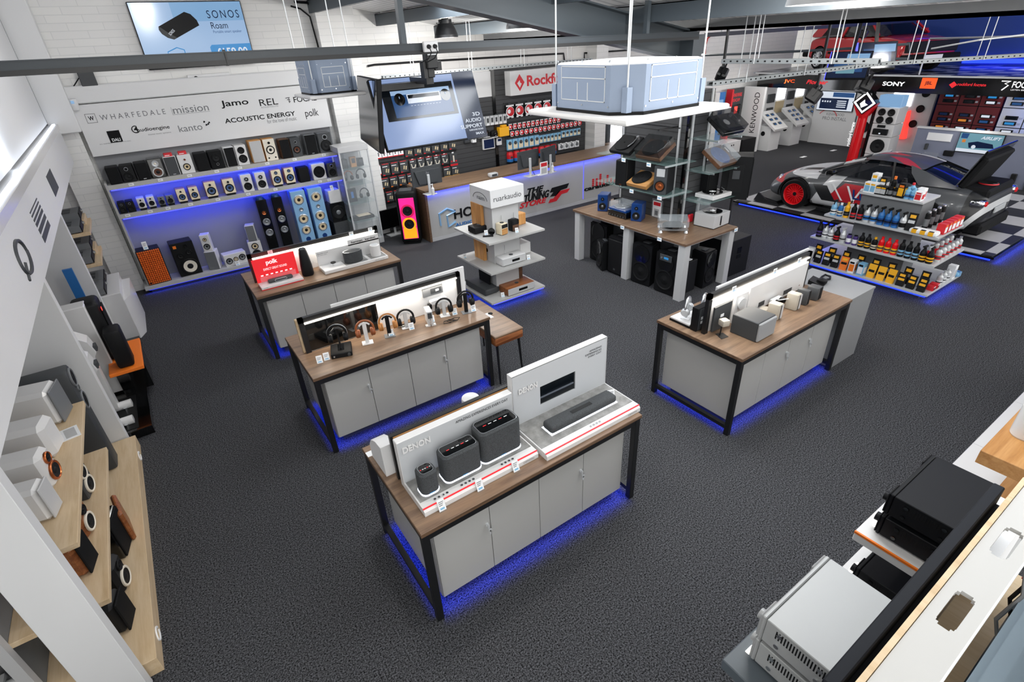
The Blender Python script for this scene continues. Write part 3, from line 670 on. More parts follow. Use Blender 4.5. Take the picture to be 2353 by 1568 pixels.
# ---- third table: red advert
t = thing('soundbar_display', 'red and white advert stand with a small soundbar on the third table', 'display stand', (.76, 6.84, Z))
b = MB('white gloss').box(0, .52, 0, .2, .004, .04, .004); b.box(-.002, .522, -.002, .2, 0, .012, m='red'); text(b, 'polk', (.03, -.001, .018), .05, .015, 'mid grey'); b.build('base', t)
b = MB('sign red').box(.0, .52, .2, .22, 0, .34)
text(b, 'polk', (.16, .2, .235), .14, .075, 'sign white', bold=.02); text(b, 'EXPECT GREAT SOUND', (.11, .2, .18), .29, .03, 'sign white'); b.use('sign white')
for k in range(7): b.box(.06 + k * .06, .09 + k * .06, .1985, .2, .115, .13)
b.build('back_panel', t)
b = MB('dark grey').box(.11, .42, .08, .15, .04, .085, .02, seg=2); b.build('mini_soundbar', t); MB('silver').tube([(.2, .078, .05), (.33, .078, .05), (.34, .078, .065), (.33, .078, .08), (.2, .078, .08), (.19, .078, .065), (.2, .078, .05)], .003).build('badge', t)
MB('clear plastic').box(.04, .48, .16, .165, .04, .12).build('acrylic_shield', t)
t = thing('wireless_subwoofer', 'tall tapering black wireless subwoofer beside the red advert', 'speaker', P(703, 635, z=Z) + Vector((.05, .07, 0)), -.2)
b = MB('black plastic')
rg = []
for w, d, z in ((.14, .2, 0), (.155, .215, .02), (.15, .21, .12), (.11, .165, .3), (.09, .14, .34), (.07, .12, .35)):
    rg.append([(w / 2 * (abs(math.cos(a)) ** .6) * (1 if math.cos(a) > 0 else -1), d / 2 * (abs(math.sin(a)) ** .6) * (1 if math.sin(a) > 0 else -1), z) for a in [2 * PI * k / 24 for k in range(25)]])
b.grid(rg); b.add([p for p in rg[-1][:-1]], [tuple(range(24))]); b.build('body', t); MB('dark grey').box(-.025, .025, -.05, .05, .348, .354, .002).build('top_grille', t)
t = thing('speaker_display', 'white display stand with lettering and two speakers on the third table', 'display stand', (1.56, 6.83, Z))
b = MB('white gloss').box(0, .9, 0, .26, 0, .045, .005); b.box(.3, .62, .02, .24, .045, .047, m='concrete top'); b.box(.66, .88, .02, .24, .045, .047, m='concrete top'); text(b, 'harman kardon', (.7, 0, .014), .14, .014, 'mid grey'); b.build('base', t)
b = MB('white gloss').box(0, .9, .26, .285, 0, .24, .004); b.box(.45, .9, .26, .285, .22, .3, m='white gloss'); text(b, 'harman', (.5, .26, .245), .16, .032, 'black matt', bold=.02); text(b, 'kardon', (.7, .26, .245), .15, .032, 'black matt', bold=.02)
text(b, 'Beautiful sound', (.02, .26, .2), .14, .018, 'mid grey'); text(b, 'for every room', (.02, .26, .175), .12, .018, 'mid grey'); b.build('back_panel', t)
b = MB('black plastic').lathe([(0, 0), (.035, 0), (.035, .012), (0, .014)], (.17, .14, .085), n=16); b.use('white gloss').cyl((.17, .15, .045), (.17, .15, .085), .012, n=10); b.build('watch_charger', t)
t = thing('wireless_speaker', 'wide black oval speaker on the lettered white display', 'speaker', (2.0, 6.93, Z + .047))
b = MB('charcoal cloth'); rg = [[(math.cos(a) * .13 * s, math.sin(a) * .075 * s, z) for a in [2 * PI * k / 28 for k in range(29)]] for s, z in ((.9, 0), (1, .012), (1.02, .14), (.98, .155))]
b.grid(rg).add(rg[-1][:-1], [tuple(range(28))]); b.build('body', t); MB('silver').grid([[(math.cos(a) * .13 * s, math.sin(a) * .075 * s, .156) for a in [2 * PI * k / 28 for k in range(29)]] for s in (.98, .9)]).build('top_ring', t)
b = MB('white gloss').lathe([(0, 0), (.07, 0), (.072, .01), (.068, .15), (.06, .157), (0, .158)], n=24); b.lathe([(.045, .1585), (0, .159)], n=24, m='silver paint'); solo('cylinder_speaker', b, 'white cylinder speaker at the right end of the lettered display', 'speaker', (2.33, 6.95, Z + .047))
cable('white cable behind the tall black subwoofer', 'white paint', [(1.35, 7.05, Z + .01), (1.45, 7.08, Z + .06), (1.5, 7.06, Z + .14), (1.55, 7.07, Z + .1)], .004)
b = MB('white paint').box(0, 1.55, 0, .02, 0, .3, .002); solo('white_backboard', b, 'white backboard behind the divider of the red advert table', 'board', (T3[0] + .2, T3[1] + .56, Z))
for k, (a, c) in enumerate(((620, 578), (807, 540), (850, 527))):
    p = P(a, c, y=7.17); card('price tag clipped on the divider of the red advert table, %s from the left' % ORD[k], (p.x, 7.16, Z + .335), 0, .06, .05, 0, 'price tags on table dividers')

# ---- fourth table
t = thing('satellite_subwoofer', 'dark grey cube subwoofer with a silver grille on the right hand table', 'speaker', (4.24, 2.29, Z), .02)
MB('dark grey').box(0, .29, .02, .29, 0, .2, .006).build('cabinet', t); MB('grey paint').box(.0, .28, -.004, .02, .006, .196, .008).build('grille', t)
def sat(label, px_, m, h, w=.095, d=.12):
    p = P(*px_, z=Z); t = thing('satellite_speaker', label, 'speaker', p, .1, 'satellite speakers on the right hand table')
    b = MB(m).box(-w / 2, w / 2, 0, d, 0, h, .015, seg=2); b.build('cabinet', t)
    MB('black matt').box(-w * .12, -w * .03, -.003, .001, .01, h - .01).build('dark_strip', t); MB('light grey' if m == 'champagne' else 'black matt').box(.0, w / 2 - .006, -.003, .001, .01, h - .01).build('grille', t)
sat('silver satellite speaker nearest the cube subwoofer', (1790, 735), 'champagne', .17)
sat('silver satellite speaker behind the first silver one', (1832, 713), 'champagne', .18)
sat('black satellite speaker touching the second silver one', (1854, 702), 'dark grey', .17, .07)
sat('black satellite speaker at the far end beside the telephone cabinet', (1880, 690), 'dark grey', .15, .11)
def tilted_sat(label, px_):
    t = thing('desk_speaker', label, 'speaker', P(*px_, z=Z), -.3)
    b = MB('black metal').prism([(-.04, -.06), (.05, -.045), (.05, .04), (-.03, .05)], 'z', 0, .004); b.build('foot', t); MB('black metal').tube([(0, .02, .004), (.0, .01, .13)], .007).build('stem', t)
    MB('champagne').box(-.04, .04, -.05, .03, .12, .185, .012, seg=2).build('head', t)
tilted_sat('small silver speaker on a thin black stem near the table corner', (1657, 772)); 
b = MB('champagne').box(-.055, .055, -.04, .05, 0, .075, .02, seg=2); solo('desk_speaker', b, 'small silver speaker lying behind the first silver satellite', 'speaker', P(1755, 722, z=Z), .2)
t = thing('router_box', 'black upright electronics box with sockets at the left end of the right hand table', 'box', (3.985, 2.785, Z), 0)
MB('black plastic').box(0, .3, .0, .075, 0, .25, .004).build('casing', t); b = MB('dark grey').box(.02, .28, -.003, 0, .01, .24); b.box(.05, .08, -.005, -.003, .12, .15, m='paper').box(.05, .08, -.005, -.003, .075, .105, m='paper'); b.build('back_plate', t)
b = MB('dark grey').box(0, .26, 0, .02, .02, .28); b.box(.1, .15, -.004, 0, .15, .18, m='paper').box(.1, .15, -.004, 0, .1, .13, m='paper'); solo('spare_monitor', b, 'dark monitor back with sockets under the divider of the right hand table', 'monitor', (4.07, 2.665, Z))
t = thing('monitor', 'white monitor seen from behind under the lit divider of the right hand table', 'monitor', (4.62, 2.67, Z), 0)
b = MB('white gloss').box(0, 1.05, 0, .02, .02, .33, .004); b.box(.2, .3, -.004, 0, .05, .1, m='dark grey').box(.65, .8, -.004, 0, .05, .1, m='dark grey').cyl((.95, -.003, .08), (.95, 0, .08), .01, m='chrome'); b.build('back_shell', t)
b = MB('white gloss').box(-.22, -.02, -.0, .03, 0, .3); b.box(-.2, -.05, -.18, .0, 0, .012); b.cyl((-.13, -.02, .2), (-.13, .0, .2), .06, n=18, m='silver paint'); b.build('side_stand', t)
b = MB('white paint').box(.36, .52, -.07, -.02, .06, .1, .006); b.cyl((.4, -.07, .08), (.4, -.1, .08), .02, n=12, m='black plastic').cyl((.48, -.07, .08), (.48, -.12, .08), .028, n=12); b.build('plug_block', t)
cable('white cable sagging from the plugs on the right hand table', 'white paint', [(5.02, 2.58, Z + .1), (5.12, 2.5, Z + .12), (5.16, 2.5, Z + .05), (5.2, 2.53, Z + .01)], .005)
cable('dark cable lying behind the stem speaker on the right hand table', 'black plastic', squig((1640, 752), 10, .06, 9))
for k, (a, c) in enumerate(((1547, 735), (1590, 715))):
    p = Vector((4.1 + .19 * k, 3.0 - .05 * k, Z + .04))
    hp_stand('clear headphone stand at the back left of the right hand table, %s from the corner' % ORD[k], p, .4, 'silver paint', 'white paint', .2); headphones('thin silver headphones behind the divider of the right hand table, %s from the corner' % ORD[k], p, .4, None, 'silver paint', 'silver', .22)
t = thing('white_display_base', 'low white and black display base at the back left corner of the right hand table', 'display stand', (3.99, 2.87, Z))
MB('black plastic').box(0, .34, 0, .25, 0, .025).build('base', t); MB('white gloss').box(.003, .337, .003, .247, .025, .04).build('top', t)
b = MB('white paint').box(0, 1.6, 0, .02, 0, .43); solo('white_backboard', b, 'white backboard with headphones behind the divider of the right hand table', 'board', (T4[0] + .3, T4[1] + .56, Z))
for k, (a, c) in enumerate(((1685, 673), (1780, 627), (1835, 605))):
    p = P(a, c, y=2.69); card('price tag clipped on the divider of the right hand table, %s from the left' % ORD[k], (p.x, 2.688, Z + .36), 0, .06, .055, 0, 'price tags on table dividers')
# telephone cabinet at its end
t = thing('cabinet', 'plain grey cabinet with a telephone on it, past the right hand table', 'cabinet', (5.84, 2.22, 0))
MB('grey paint').box(0, .52, 0, .72, 0, .86, .003).build('body', t); MB('grey paint').box(-.005, .525, -.005, .725, .86, .885, .002).build('top', t); MB('dark grey').box(.03, .5, .03, .7, -.0, .02).build('plinth', t)
t = thing('telephone', 'black desk telephone lying on the plain grey cabinet', 'telephone', P(1885, 650, z=.885), .2)
MB('black plastic').prism([(-.06, 0), (.1, 0), (.1, .05), (-.06, .012)], 'x', -.12, .04).build('body', t); MB('black plastic').lathe([(0, 0), (.05, .0), (.055, .03), (.0, .05)], (-.02, -.02, .02), n=16).build('handset', t)
MB('black plastic').tube([(.04, 0, .02), (.12, -.06, .02), (.2, -.04, .02), (.22, .02, .02), (.14, .03, .02), (.05, .02, .03)], .012).build('cradle_loop', t)
# ================================================================ speaker bay
def driver(c, r, cone, ring='rubber', cap='cone black', deep=.25, axis='y', phase=None):
    """loudspeaker cone seen from its front (-y)"""
    b = MB(ring)
    b.lathe([(r * 1.06, .003), (r * 1.06, -.007), (r * .98, -.012), (r * .9, -.012), (r * .84, -.006), (r * .8, -.008), cone, (r * .8, -.008), (r * .36, -.002), cap, (r * .36, -.002), (r * .34, -.006), (r * .2, -.011), (0.0001, -.013)], c, axis, 20)
    return b
def speaker(label, loc, w, h, d, cab, drv=(), front=None, grille=None, rz=0., foot=None, group=None, cat='speaker', name='bookshelf_speaker', port=None, bev=.008, logo=None):
    t = thing(name, label, cat, loc, rz, group)
    z0 = .03 if foot else 0
    MB(cab).box(-w / 2, w / 2, 0, d, z0, z0 + h, bev).build('cabinet', t)
    if front: MB(front).box(-w / 2 + .004, w / 2 - .004, -.004, .003, z0 + .004, z0 + h - .004).build('front_baffle', t)
    if grille: MB(grille).box(-w / 2 + .008, w / 2 - .008, -.014, .0, z0 + .008, z0 + h - .008, .005).build('grille', t)
    for fx, fz, r, cone, ring, cap in drv:
        driver((fx * w, -.004, z0 + fz * h), r * w, cone, ring, cap).build('woofer' if r > .2 else 'tweeter', t)
    for fx, fz, r in port or (): MB('black matt').cyl((fx * w, -.0065, z0 + fz * h), (fx * w, 0, z0 + fz * h), r * w, n=14).build('bass_port', t)
    if logo: MB(logo).box(-.02, .02, -.016, -.013, z0 + .02, z0 + .028).build('badge', t)
    if foot: MB(foot).prism([(0, 0), (d, 0), (d, .028), (.0, .028)], 'x', -w * .4, w * .4).build('foot', t)
    return t
BX0, BX1 = -.55, 3.2
b = MB('bay grey').box(BX0, BX1, 10.84, 10.9, 0, 2.25); b.box(BX0, BX0 + .03, 10.5, 10.9, 0, 1.85, m='grey laminate'); b.box(BX1 - .03, BX1, 10.5, 10.9, 0, 1.85)
t = thing('speaker_bay', 'grey wall bay lit blue, holding two shelves of loudspeakers', 'shelf unit', (0, 0, 0))
b.build('back_panel', t)
for z in (1.8, 1.34): MB('grey laminate').box(BX0 + .01, BX1 - .01, 10.55, 10.84, z - .07, z, .002).build('shelf', t)
MB('light grey').box(BX0 - .05, BX1, 10.42, 10.84, .06, .13, .003).build('base_shelf', t); MB('dark grey').box(BX0, BX1, 10.5, 10.84, 0, .06).build('plinth', t)
for z in (1.72, 1.26): MB('led violet').box(BX0 + .05, BX1 - .05, 10.57, 10.58, z - .01, z + .009).build('light_strip', t); area('blue_strip_light', (1.32, 10.64, z - .0), 3.5, .02, 9, (.01, .04, 1), (0, .75, -1), 150)
MB('led blue').box(BX0, BX1, 10.46, 10.475, .045, .06).build('light_strip', t); area('blue_strip_light', (1.2, 10.44, .05), 3.6, .02, 3, (.01, .05, 1), (0, -.6, -1), 160)
# brand board over the bay
b = MB('white panel').box(-.55, 3.22, 10.74, 10.78, 2.22, 2.95)
t = thing('brand_board', 'long white board of audio brand names over the speaker bay', 'sign', (0, 0, 0)); b.build('board', t)
Yb = 10.74
BB = t
pt = lambda s, bl, br, tl, m='black matt', **k: ptext(MB(m), s, bl, br, tl, m, y=Yb, **k).build('brand_name', BB)
pt('WHARFEDALE', (232, 277), (382, 263), (226, 265), 'mid grey', space=1.5); pt('mission', (400, 262), (480, 251), (396, 246), 'mid grey'); pt('Jamo', (510, 250), (573, 243), (506, 232), 'black matt', bold=.015)
pt('REL', (598, 244), (640, 241), (594, 229), 'black matt'); pt('ACOUSTICS LTD', (600, 249), (640, 246), (599, 246), 'mid grey'); pt('FOCAL', (676, 236), (728, 232), (673, 223), 'black matt', bold=.01)
pt('ACOUSTIC ENERGY', (518, 284), (680, 268), (516, 273), 'black matt', bold=.02); pt('for the love of music', (615, 284), (682, 276), (614, 275), 'mid grey'); pt('polk', (704, 274), (733, 267), (700, 252), 'black matt')
pt('audioengine', (318, 306), (392, 299), (315, 295), 'black matt', bold=.01); pt('Home music systems', (342, 312), (394, 307), (341, 308), 'mid grey'); pt('kanto', (413, 304), (466, 296), (408, 289), 'mid grey')
pt('IN ASPIRATION OF MUSIC', (230, 333), (302, 326), (230, 331), 'mid grey')
b = MB('black matt')
a = P(244, 302, y=Yb); b.use('black matt').box(a.x, a.x + .165, Yb - .003, Yb, a.z - .17, a.z); text(b, 'DALI', (a.x + .03, Yb - .003, a.z - .155), .11, .045, 'paper', bold=.02)
b.build('logo', BB)
b = MB('black matt')
a = P(202, 284, y=Yb); b.use('mid grey')
for p in ((0, .13, 0, .006), (0, .13, .124, .13), (0, .006, 0, .13), (.124, .13, 0, .13)): b.box(a.x + p[0], a.x + p[1], Yb - .003, Yb, a.z + p[2], a.z + p[3])
text(b, 'W', (a.x + .03, Yb, a.z + .035), .07, .06, 'black matt', bold=.03)
b.build('logo', BB)
b = MB('black matt')
a = P(304, 303, y=Yb); b.use('black matt').tube([(a.x + .055 + .05 * math.cos(q), Yb - .003, a.z + .03 + .05 * math.sin(q)) for q in [math.radians(60 + 28 * i) for i in range(10)]], .008, 4); text(b, '4', (a.x + .03, Yb, a.z - .005), .06, .075, 'black matt', bold=.03)
b.build('logo', BB)
b = MB('black matt')
a = P(470, 290, y=Yb)
for dx, dz in ((0, .05), (.02, .0), (.05, .01), (.07, .03)): b.use('black matt').prism([(a.x + dx, a.z + dz), (a.x + dx + .03, a.z + dz + .01), (a.x + dx + .025, a.z + dz + .03), (a.x + dx + .005, a.z + dz + .03)], 'y', Yb - .004, Yb)
b.build('logo', BB)
b = MB('black matt')
a = P(658, 234, y=Yb); b.use('black matt')
for k in range(3): b.tube([(a.x + .02 * k, Yb - .003, a.z + .06 - .03 * k), (a.x + .07, Yb - .003, a.z + .065 - .03 * k), (a.x + .045, Yb - .003, a.z + .04 - .03 * k)], .006, 4)
b.build('logo', BB)
b = MB('black matt')
a = P(397, 262, y=Yb); e = P(481, 251, y=Yb); b.use('mid grey').box(a.x, e.x, Yb - .003, Yb, a.z - .016, a.z - .012); b.box(a.x, a.x + .004, Yb - .003, Yb, a.z - .016, a.z + .1)
b.build('logo', BB)
W_, K_, B_ = 'white gloss', 'black wood', 'black plastic'
dW = lambda r=.33, z=.33, c='cone black', ring='rubber', cap='cone black': (0, z, r, c, ring, cap)
dT = lambda r=.13, z=.78, c='cone black', ring='silver', cap='black matt': (0, z, r, c, ring, cap)
D = .22
row1 = [  # x0, x1, height, label, keywords
    (-.47, -.30, .26, 'black bookshelf speaker with a full black grille, far left end of the top shelf', dict(cab=K_, grille='black matt')),
    (-.29, -.11, .26, 'black bookshelf speaker with a bare black woofer, second on the top shelf', dict(cab=K_, drv=[dW(.36, .34), dT(.15)])),
    (-.08, .09, .27, 'black grille speaker left of the glossy black one with white tweeter ring', dict(cab=K_, grille='black matt', logo='silver')),
    (.11, .31, .30, 'glossy black speaker with a white ringed tweeter and brown woofer', dict(cab='black gloss', drv=[dW(.36, .3, 'cone brown', 'silver paint'), (0, .74, .24, 'silver paint', 'silver', 'cone white')])),
    (.34, .52, .30, 'white speaker with dark grille and a red card on top', dict(cab=W_, grille='dark grey', logo='silver')),
    (.54, .74, .30, 'white speaker with open woofer and a red card on top', dict(cab=W_, front='white gloss', drv=[dW(.26, .36, 'cone cream', 'rubber'), dT(.08, .74, 'copper', 'cone grey', 'copper')])),
    (.79, .98, .29, 'black grille speaker right of the white pair on the top shelf', dict(cab=K_, grille='black matt')),
    (1.0, 1.21, .29, 'black speaker with its woofer above its tweeter on the top shelf', dict(cab=K_, front='black matt', drv=[dW(.3, .62), dT(.1, .27)])),
    (1.25, 1.42, .32, 'white topped speaker with a black grille on the top shelf', dict(cab='white paint', grille='black matt')),
    (1.43, 1.61, .33, 'white speaker with two black cones beneath a black top', dict(cab=W_, drv=[dW(.36, .32), dW(.3, .74)], front='white gloss')),
    (1.67, 1.88, .37, 'oak speaker with a pale grey cloth grille on the top shelf', dict(cab='honey oak', grille='light grey', logo='silver')),
    (1.9, 2.1, .37, 'white fronted oak speaker with a white woofer on the top shelf', dict(cab='honey oak', front='cone white', drv=[dW(.34, .5, 'cone white', 'rubber'), dT(.1, .82, 'black matt', 'cone black')], port=[(-.28, .14, .07), (.28, .14, .07)])),
    (2.17, 2.35, .33, 'dark speaker with black grille beside the dark grey bronze coned one', dict(cab='dark walnut', grille='black matt')),
    (2.36, 2.54, .33, 'dark grey speaker with a bronze brown woofer on the top shelf', dict(cab='dark grey', front='dark grey', drv=[dW(.33, .38, 'cone brown', 'rubber'), dT(.13)])),
    (2.62, 2.83, .35, 'grey sided speaker with black grille, second from the right end of the top shelf', dict(cab='mid grey', grille='black matt', logo='silver')),
    (2.87, 3.11, .35, 'grey speaker with large black woofer at the right end of the top shelf', dict(cab='mid grey', front='dark grey', drv=[dW(.4, .36), dT(.18)]))]
for x0, x1, h, l, k in row1: speaker(l, ((x0 + x1) / 2, 10.585, 1.8), x1 - x0, h, D, rz=-.06 if 'open' in l or 'bare' in l else 0, group='bookshelf speakers on the top shelf', **k)
for x, l in ((.43, 'red card standing on the white grilled speaker'), (.64, 'red card standing on the white open speaker')):
    b = MB('red').box(-.06, .06, 0, .1, 0, .05, .003); b.box(-.05, .02, -.001, 0, .012, .022, m='paper'); solo('promotion_card', b, l, 'card', (x, 10.6, 2.1))
wd_ = lambda: dict(cab='honey oak flat', front='cream', foot=B_)
row2 = [(-.5, -.4, .18, 'small black speaker, far left end of the lower shelf', dict(cab=B_, drv=[dW(.36, .34), dT(.15)])),
        (-.39, -.28, .18, 'small black speaker, second on the lower shelf', dict(cab=B_, drv=[dW(.36, .34), dT(.15)])),
        (-.23, -.12, .17, 'small white speaker on a black foot, left of its twin', dict(cab=W_, drv=[dW(.33, .36), dT(.13)], foot=B_)),
        (-.09, .02, .17, 'small white speaker on a black foot, right of its twin', dict(cab=W_, drv=[dW(.33, .36), dT(.13)], foot=B_)),
        (.06, .16, .14, 'small slate grey speaker on a foot, left of its twin', dict(cab='mid grey', drv=[dW(.34, .36), dT(.14)], foot=B_)),
        (.18, .29, .14, 'small slate grey speaker on a foot, right of its twin', dict(cab='mid grey', drv=[dW(.34, .36), dT(.14)], foot=B_)),
        (.35, .49, .21, 'small bamboo speaker with a blue cone, left of its equal twin', dict(drv=[dW(.33, .36, 'cone blue'), dT(.12)], **wd_())),
        (.54, .68, .21, 'small bamboo speaker with a blue cone, right of its equal twin', dict(drv=[dW(.33, .36, 'cone blue'), dT(.12)], **wd_())),
        (.79, .97, .25, 'large bamboo speaker with a blue cone, left one of the big pair', dict(drv=[dW(.36, .38, 'cone blue'), dT(.12)], **wd_())),
        (1.08, 1.26, .25, 'large bamboo speaker with a blue cone, right one of the big pair', dict(drv=[dW(.36, .38, 'cone blue'), dT(.12)], **wd_())),
        (1.38, 1.56, .3, 'white speaker with black woofer and silver tweeter, left one, lower shelf', dict(cab=W_, front='white gloss', drv=[dW(.35, .33), dT(.22, .73, 'cone black', 'silver', 'silver')])),
        (1.62, 1.8, .3, 'white speaker with black woofer and silver tweeter, right one, lower shelf', dict(cab=W_, front='white gloss', drv=[dW(.35, .33), dT(.22, .73, 'cone black', 'silver', 'silver')])),
        (1.9, 2.07, .27, 'bamboo speaker with a blue ribbon tweeter, left one of its pair', dict(drv=[dW(.36, .36, 'cone blue'), (0, .8, .16, 'cone blue', 'rubber', 'cone grey')], **wd_())),
        (2.13, 2.3, .27, 'bamboo speaker with a blue ribbon tweeter, right one of its pair', dict(drv=[dW(.36, .36, 'cone blue'), (0, .8, .16, 'cone blue', 'rubber', 'cone grey')], **wd_())),
        (2.37, 2.57, .27, 'plain black cube subwoofer on the lower shelf', dict(cab='black matt', grille='black matt')),
        (2.63, 2.88, .29, 'white subwoofer with a round black grille on the lower shelf', dict(cab=W_, drv=[(0, .48, .4, 'black matt', 'black matt', 'black matt')])),
        (2.92, 3.09, .27, 'black speaker with a matt cone at the right end of the lower shelf', dict(cab='dark grey', drv=[dW(.36, .34), dT(.18)]))]
for x0, x1, h, l, k in row2: speaker(l, ((x0 + x1) / 2, 10.585, 1.34), x1 - x0, h, .17, group='small speakers on the lower shelf', **k)
n = 0
for z, xs in ((1.8, (-.21, .2, .63, 1.05, 1.42, 1.88, 2.36, 2.9)), (1.34, (-.42, -.1, .16, .5, .93, 1.43, 1.9, 2.72, 2.9))):
    for k, x in enumerate(xs):
        b = MB('paper').box(-.035, .035, -.003, .0, -.05, -.01); b.box(-.025, .015, -.004, -.003, -.032, -.025, m='mid grey')
        if n == 0: src = b.mesh('price_tag')
        o = bpy.data.objects.new('price_tag', src); COL.objects.link(o); o.location = (x, 10.548, z); n += 1
        tag(o, 'white price tag on the %s speaker shelf edge, %s from the left' % ('upper' if z > 1.5 else 'lower', ORD[k]), 'price tag', 'price tags on the speaker shelves')
# floor standing row
t = speaker('black speaker with a bright orange square foam grille', (-.35, 10.47, .13), .35, .6, .25, 'black wood', rz=.05, name='floor_speaker')
b = MB('orange foam')
for i in range(11):
    for k in range(17): b.box(-.165 + i * .03, -.139 + i * .03, -.035, 0, .015 + k * .034, .045 + k * .034, .006)
b.build('foam_grille', t); MB('black matt').box(-.15, -.12, -.038, -.03, .03, .05).build('badge', t)
t = speaker('black three way speaker with a large cream woofer and orange badge', (.15, 10.5, .13), .35, .6, .28, 'black wood', [(.05, .27, .38, 'cone white', 'rubber', 'cone black'), (-.2, .62, .14, 'cone black', 'rubber', 'black matt'), (.2, .68, .12, 'cone black', 'rubber', 'black matt'), (.15, .88, .08, 'black matt', 'rubber', 'black matt')], front='black matt', rz=.05, name='floor_speaker')
MB('orange').box(-.14, -.09, -.008, -.003, .51, .56).build('badge', t)
speaker('white cube subwoofer with a grey cloth front, under a small white speaker', (.52, 10.5, .13), .19, .34, .19, W_, grille='mid grey', rz=-.35, name='subwoofer')
speaker('small white speaker standing on the grey fronted white cube', (.52, 10.52, .47), .15, .3, .16, W_, [dW(.33, .3, 'cone grey'), dT(.2, .72, 'cone cream', 'rubber')], rz=-.25)
speaker('low white centre speaker with three drivers on the base shelf', (.9, 10.48, .13), .38, .22, .2, W_, [(-.3, .45, .14, 'cone grey', 'rubber', 'cone black'), (0, .5, .1, 'cone cream', 'rubber', 'cone grey'), (.3, .55, .14, 'cone grey', 'rubber', 'cone black')], rz=.08, name='centre_speaker')
speaker('white speaker with two drivers, under the grey grilled one', (1.28, 10.52, .13), .22, .34, .2, W_, [dW(.35, .3), dT(.26, .74, 'cone cream', 'rubber')], rz=-.1)
speaker('white speaker with grey grille stacked on another white speaker', (1.28, 10.54, .47), .16, .3, .16, W_, grille='mid grey', rz=-.25)
def tower(label, x, w, h, d, cab, drv, rz=0, dome=None, port=None):
    t = thing('tower_speaker', label, 'speaker', (x, 10.46, .13), rz, 'tower speakers in the bay')
    MB(cab).box(-w / 2, w / 2, 0, d, .03, h, .008).build('cabinet', t); MB('black matt').box(-w / 2 - .01, w / 2 + .01, -.01, d + .01, 0, .03, .004).build('plinth', t)
    for z, r, cone, ring, cap in drv: driver((0, -.001, z), r, cone, ring, cap).build('woofer' if r > .05 else 'tweeter', t)
    if dome: MB('navy').lathe([(.07, 0), (.065, .03), (.04, .055), (0.001, .06)], (0, .1, h), n=18).build('dome_tweeter', t)
    for z, r in port or (): MB('navy').cyl((0, -.003, z), (0, .01, z), r, n=16).build('bass_port', t)
for x, l in ((1.585, 'black tower speaker with silver cones and a top dome, left of its twin'), (1.855, 'black tower speaker with silver cones and a top dome, right of its twin')):
    tower(l, x, .18, 1.06, .28, 'black gloss', [(.83, .045, 'copper', 'rubber', 'copper'), (.66, .062, 'cone grey', 'silver', 'cone grey'), (.46, .062, 'cone grey', 'silver', 'cone grey')], -.05, True)
for x, l in ((2.24, 'pale blue tower speaker with cream cones, left of its twin'), (2.56, 'pale blue tower speaker with cream cones, right of its twin')):
    tower(l, x, .26, 1.1, .3, 'pale blue', [(.94, .085, 'cone cream', 'silver', 'cone black'), (.76, .035, 'silver', 'silver', 'cone grey'), (.58, .085, 'cone cream', 'silver', 'cone black'), (.36, .08, 'cone cream', 'silver', 'cone black')], -.05, False, [(.18, .045)])
speaker('black subwoofer with a ringed cone under the small white cube', (2.93, 10.5, .5), .3, .37, .28, 'black gloss', [(0, .5, .42, 'cone black', 'rubber', 'cone grey')], name='subwoofer')
speaker('black cloth fronted subwoofer beneath the ringed one', (2.93, 10.5, .13), .3, .37, .28, 'black wood', grille='charcoal cloth', name='subwoofer')
speaker('white cube subwoofer on top of the black subwoofers', (2.93, 10.52, .87), .23, .24, .24, W_, name='subwoofer')
card('white card standing on the white cube subwoofer', (2.92, 10.56, 1.11), 0, .06, .09); card('white card on top of the orange grilled speaker', (-.36, 10.5, .73), 0, .07, .13); card('white card in front of the white centre speaker', (.9, 10.43, .13), 0, .07, .08)
# tall glass case beside the pier
t = thing('glass_cabinet', 'tall glass display case with grey top and base, beside the brick pier', 'display case', (3.34, 10.38, 0))
b = MB('light grey'); b.box(-.29, .29, -.24, .24, 1.82, 1.92, .004); b.build('top', t); MB('light grey').box(-.29, .29, -.24, .24, 0, .12, .004).build('base', t)
for sx in (-1, 1):
    for sy in (-1, 1): MB('silver paint').box(sx * .275 - .012, sx * .275 + .012, sy * .225 - .012, sy * .225 + .012, .12, 1.82).build('corner_post', t)
for z in (.5, .85, 1.2, 1.5): MB('shelf glass').box(-.27, .27, -.22, .22, z, z + .008).build('glass_shelf', t)
b = MB('clear plastic'); b.box(-.26, .26, -.23, -.226, .12, 1.82); b.box(.276, .28, -.22, .22, .12, 1.82); b.build('glass_pane', t)
MB('clear plastic').box(-.27, .27, .215, .225, .12, 1.82).build('back_panel', t)
C0 = Vector((3.34, 10.36, 0))
def put(dx, dy, z): return C0 + Vector((dx, dy, z))
for dx, m, h, l in ((-.15, 'black plastic', .17, 'slim black player on the top shelf of the glass case'), (.02, 'honey oak flat', .19, 'small wooden radio on the top shelf of the glass case'), (.16, 'black gloss', .15, 'black music player at the right of the glass case top shelf')):
    b = MB(m).box(-.055, .055, -.04, .04, 0, h, .006); b.box(-.035, .035, -.043, -.04, h * .4, h * .85, m='dark grey'); solo('music_player', b, l, 'music player', put(dx, 0, 1.508))
headphones('black and brown headphones on the second shelf of the glass case', put(-.12, 0, 1.208), .1, None, 'black plastic', 'brown leather', .24); headphones('black headphones on the right of the second shelf in the glass case', put(.13, 0, 1.208), -.1, None, 'black plastic', 'black plastic', .24)
b = MB('black plastic').box(-.09, .09, -.01, .03, 0, .26, .004); b.box(-.02, .03, -.013, -.01, .08, .2, m='blue'); solo('boxed_headphones', b, 'black box with a blue picture on the third shelf of the glass case', 'box', put(-.12, 0, .858))
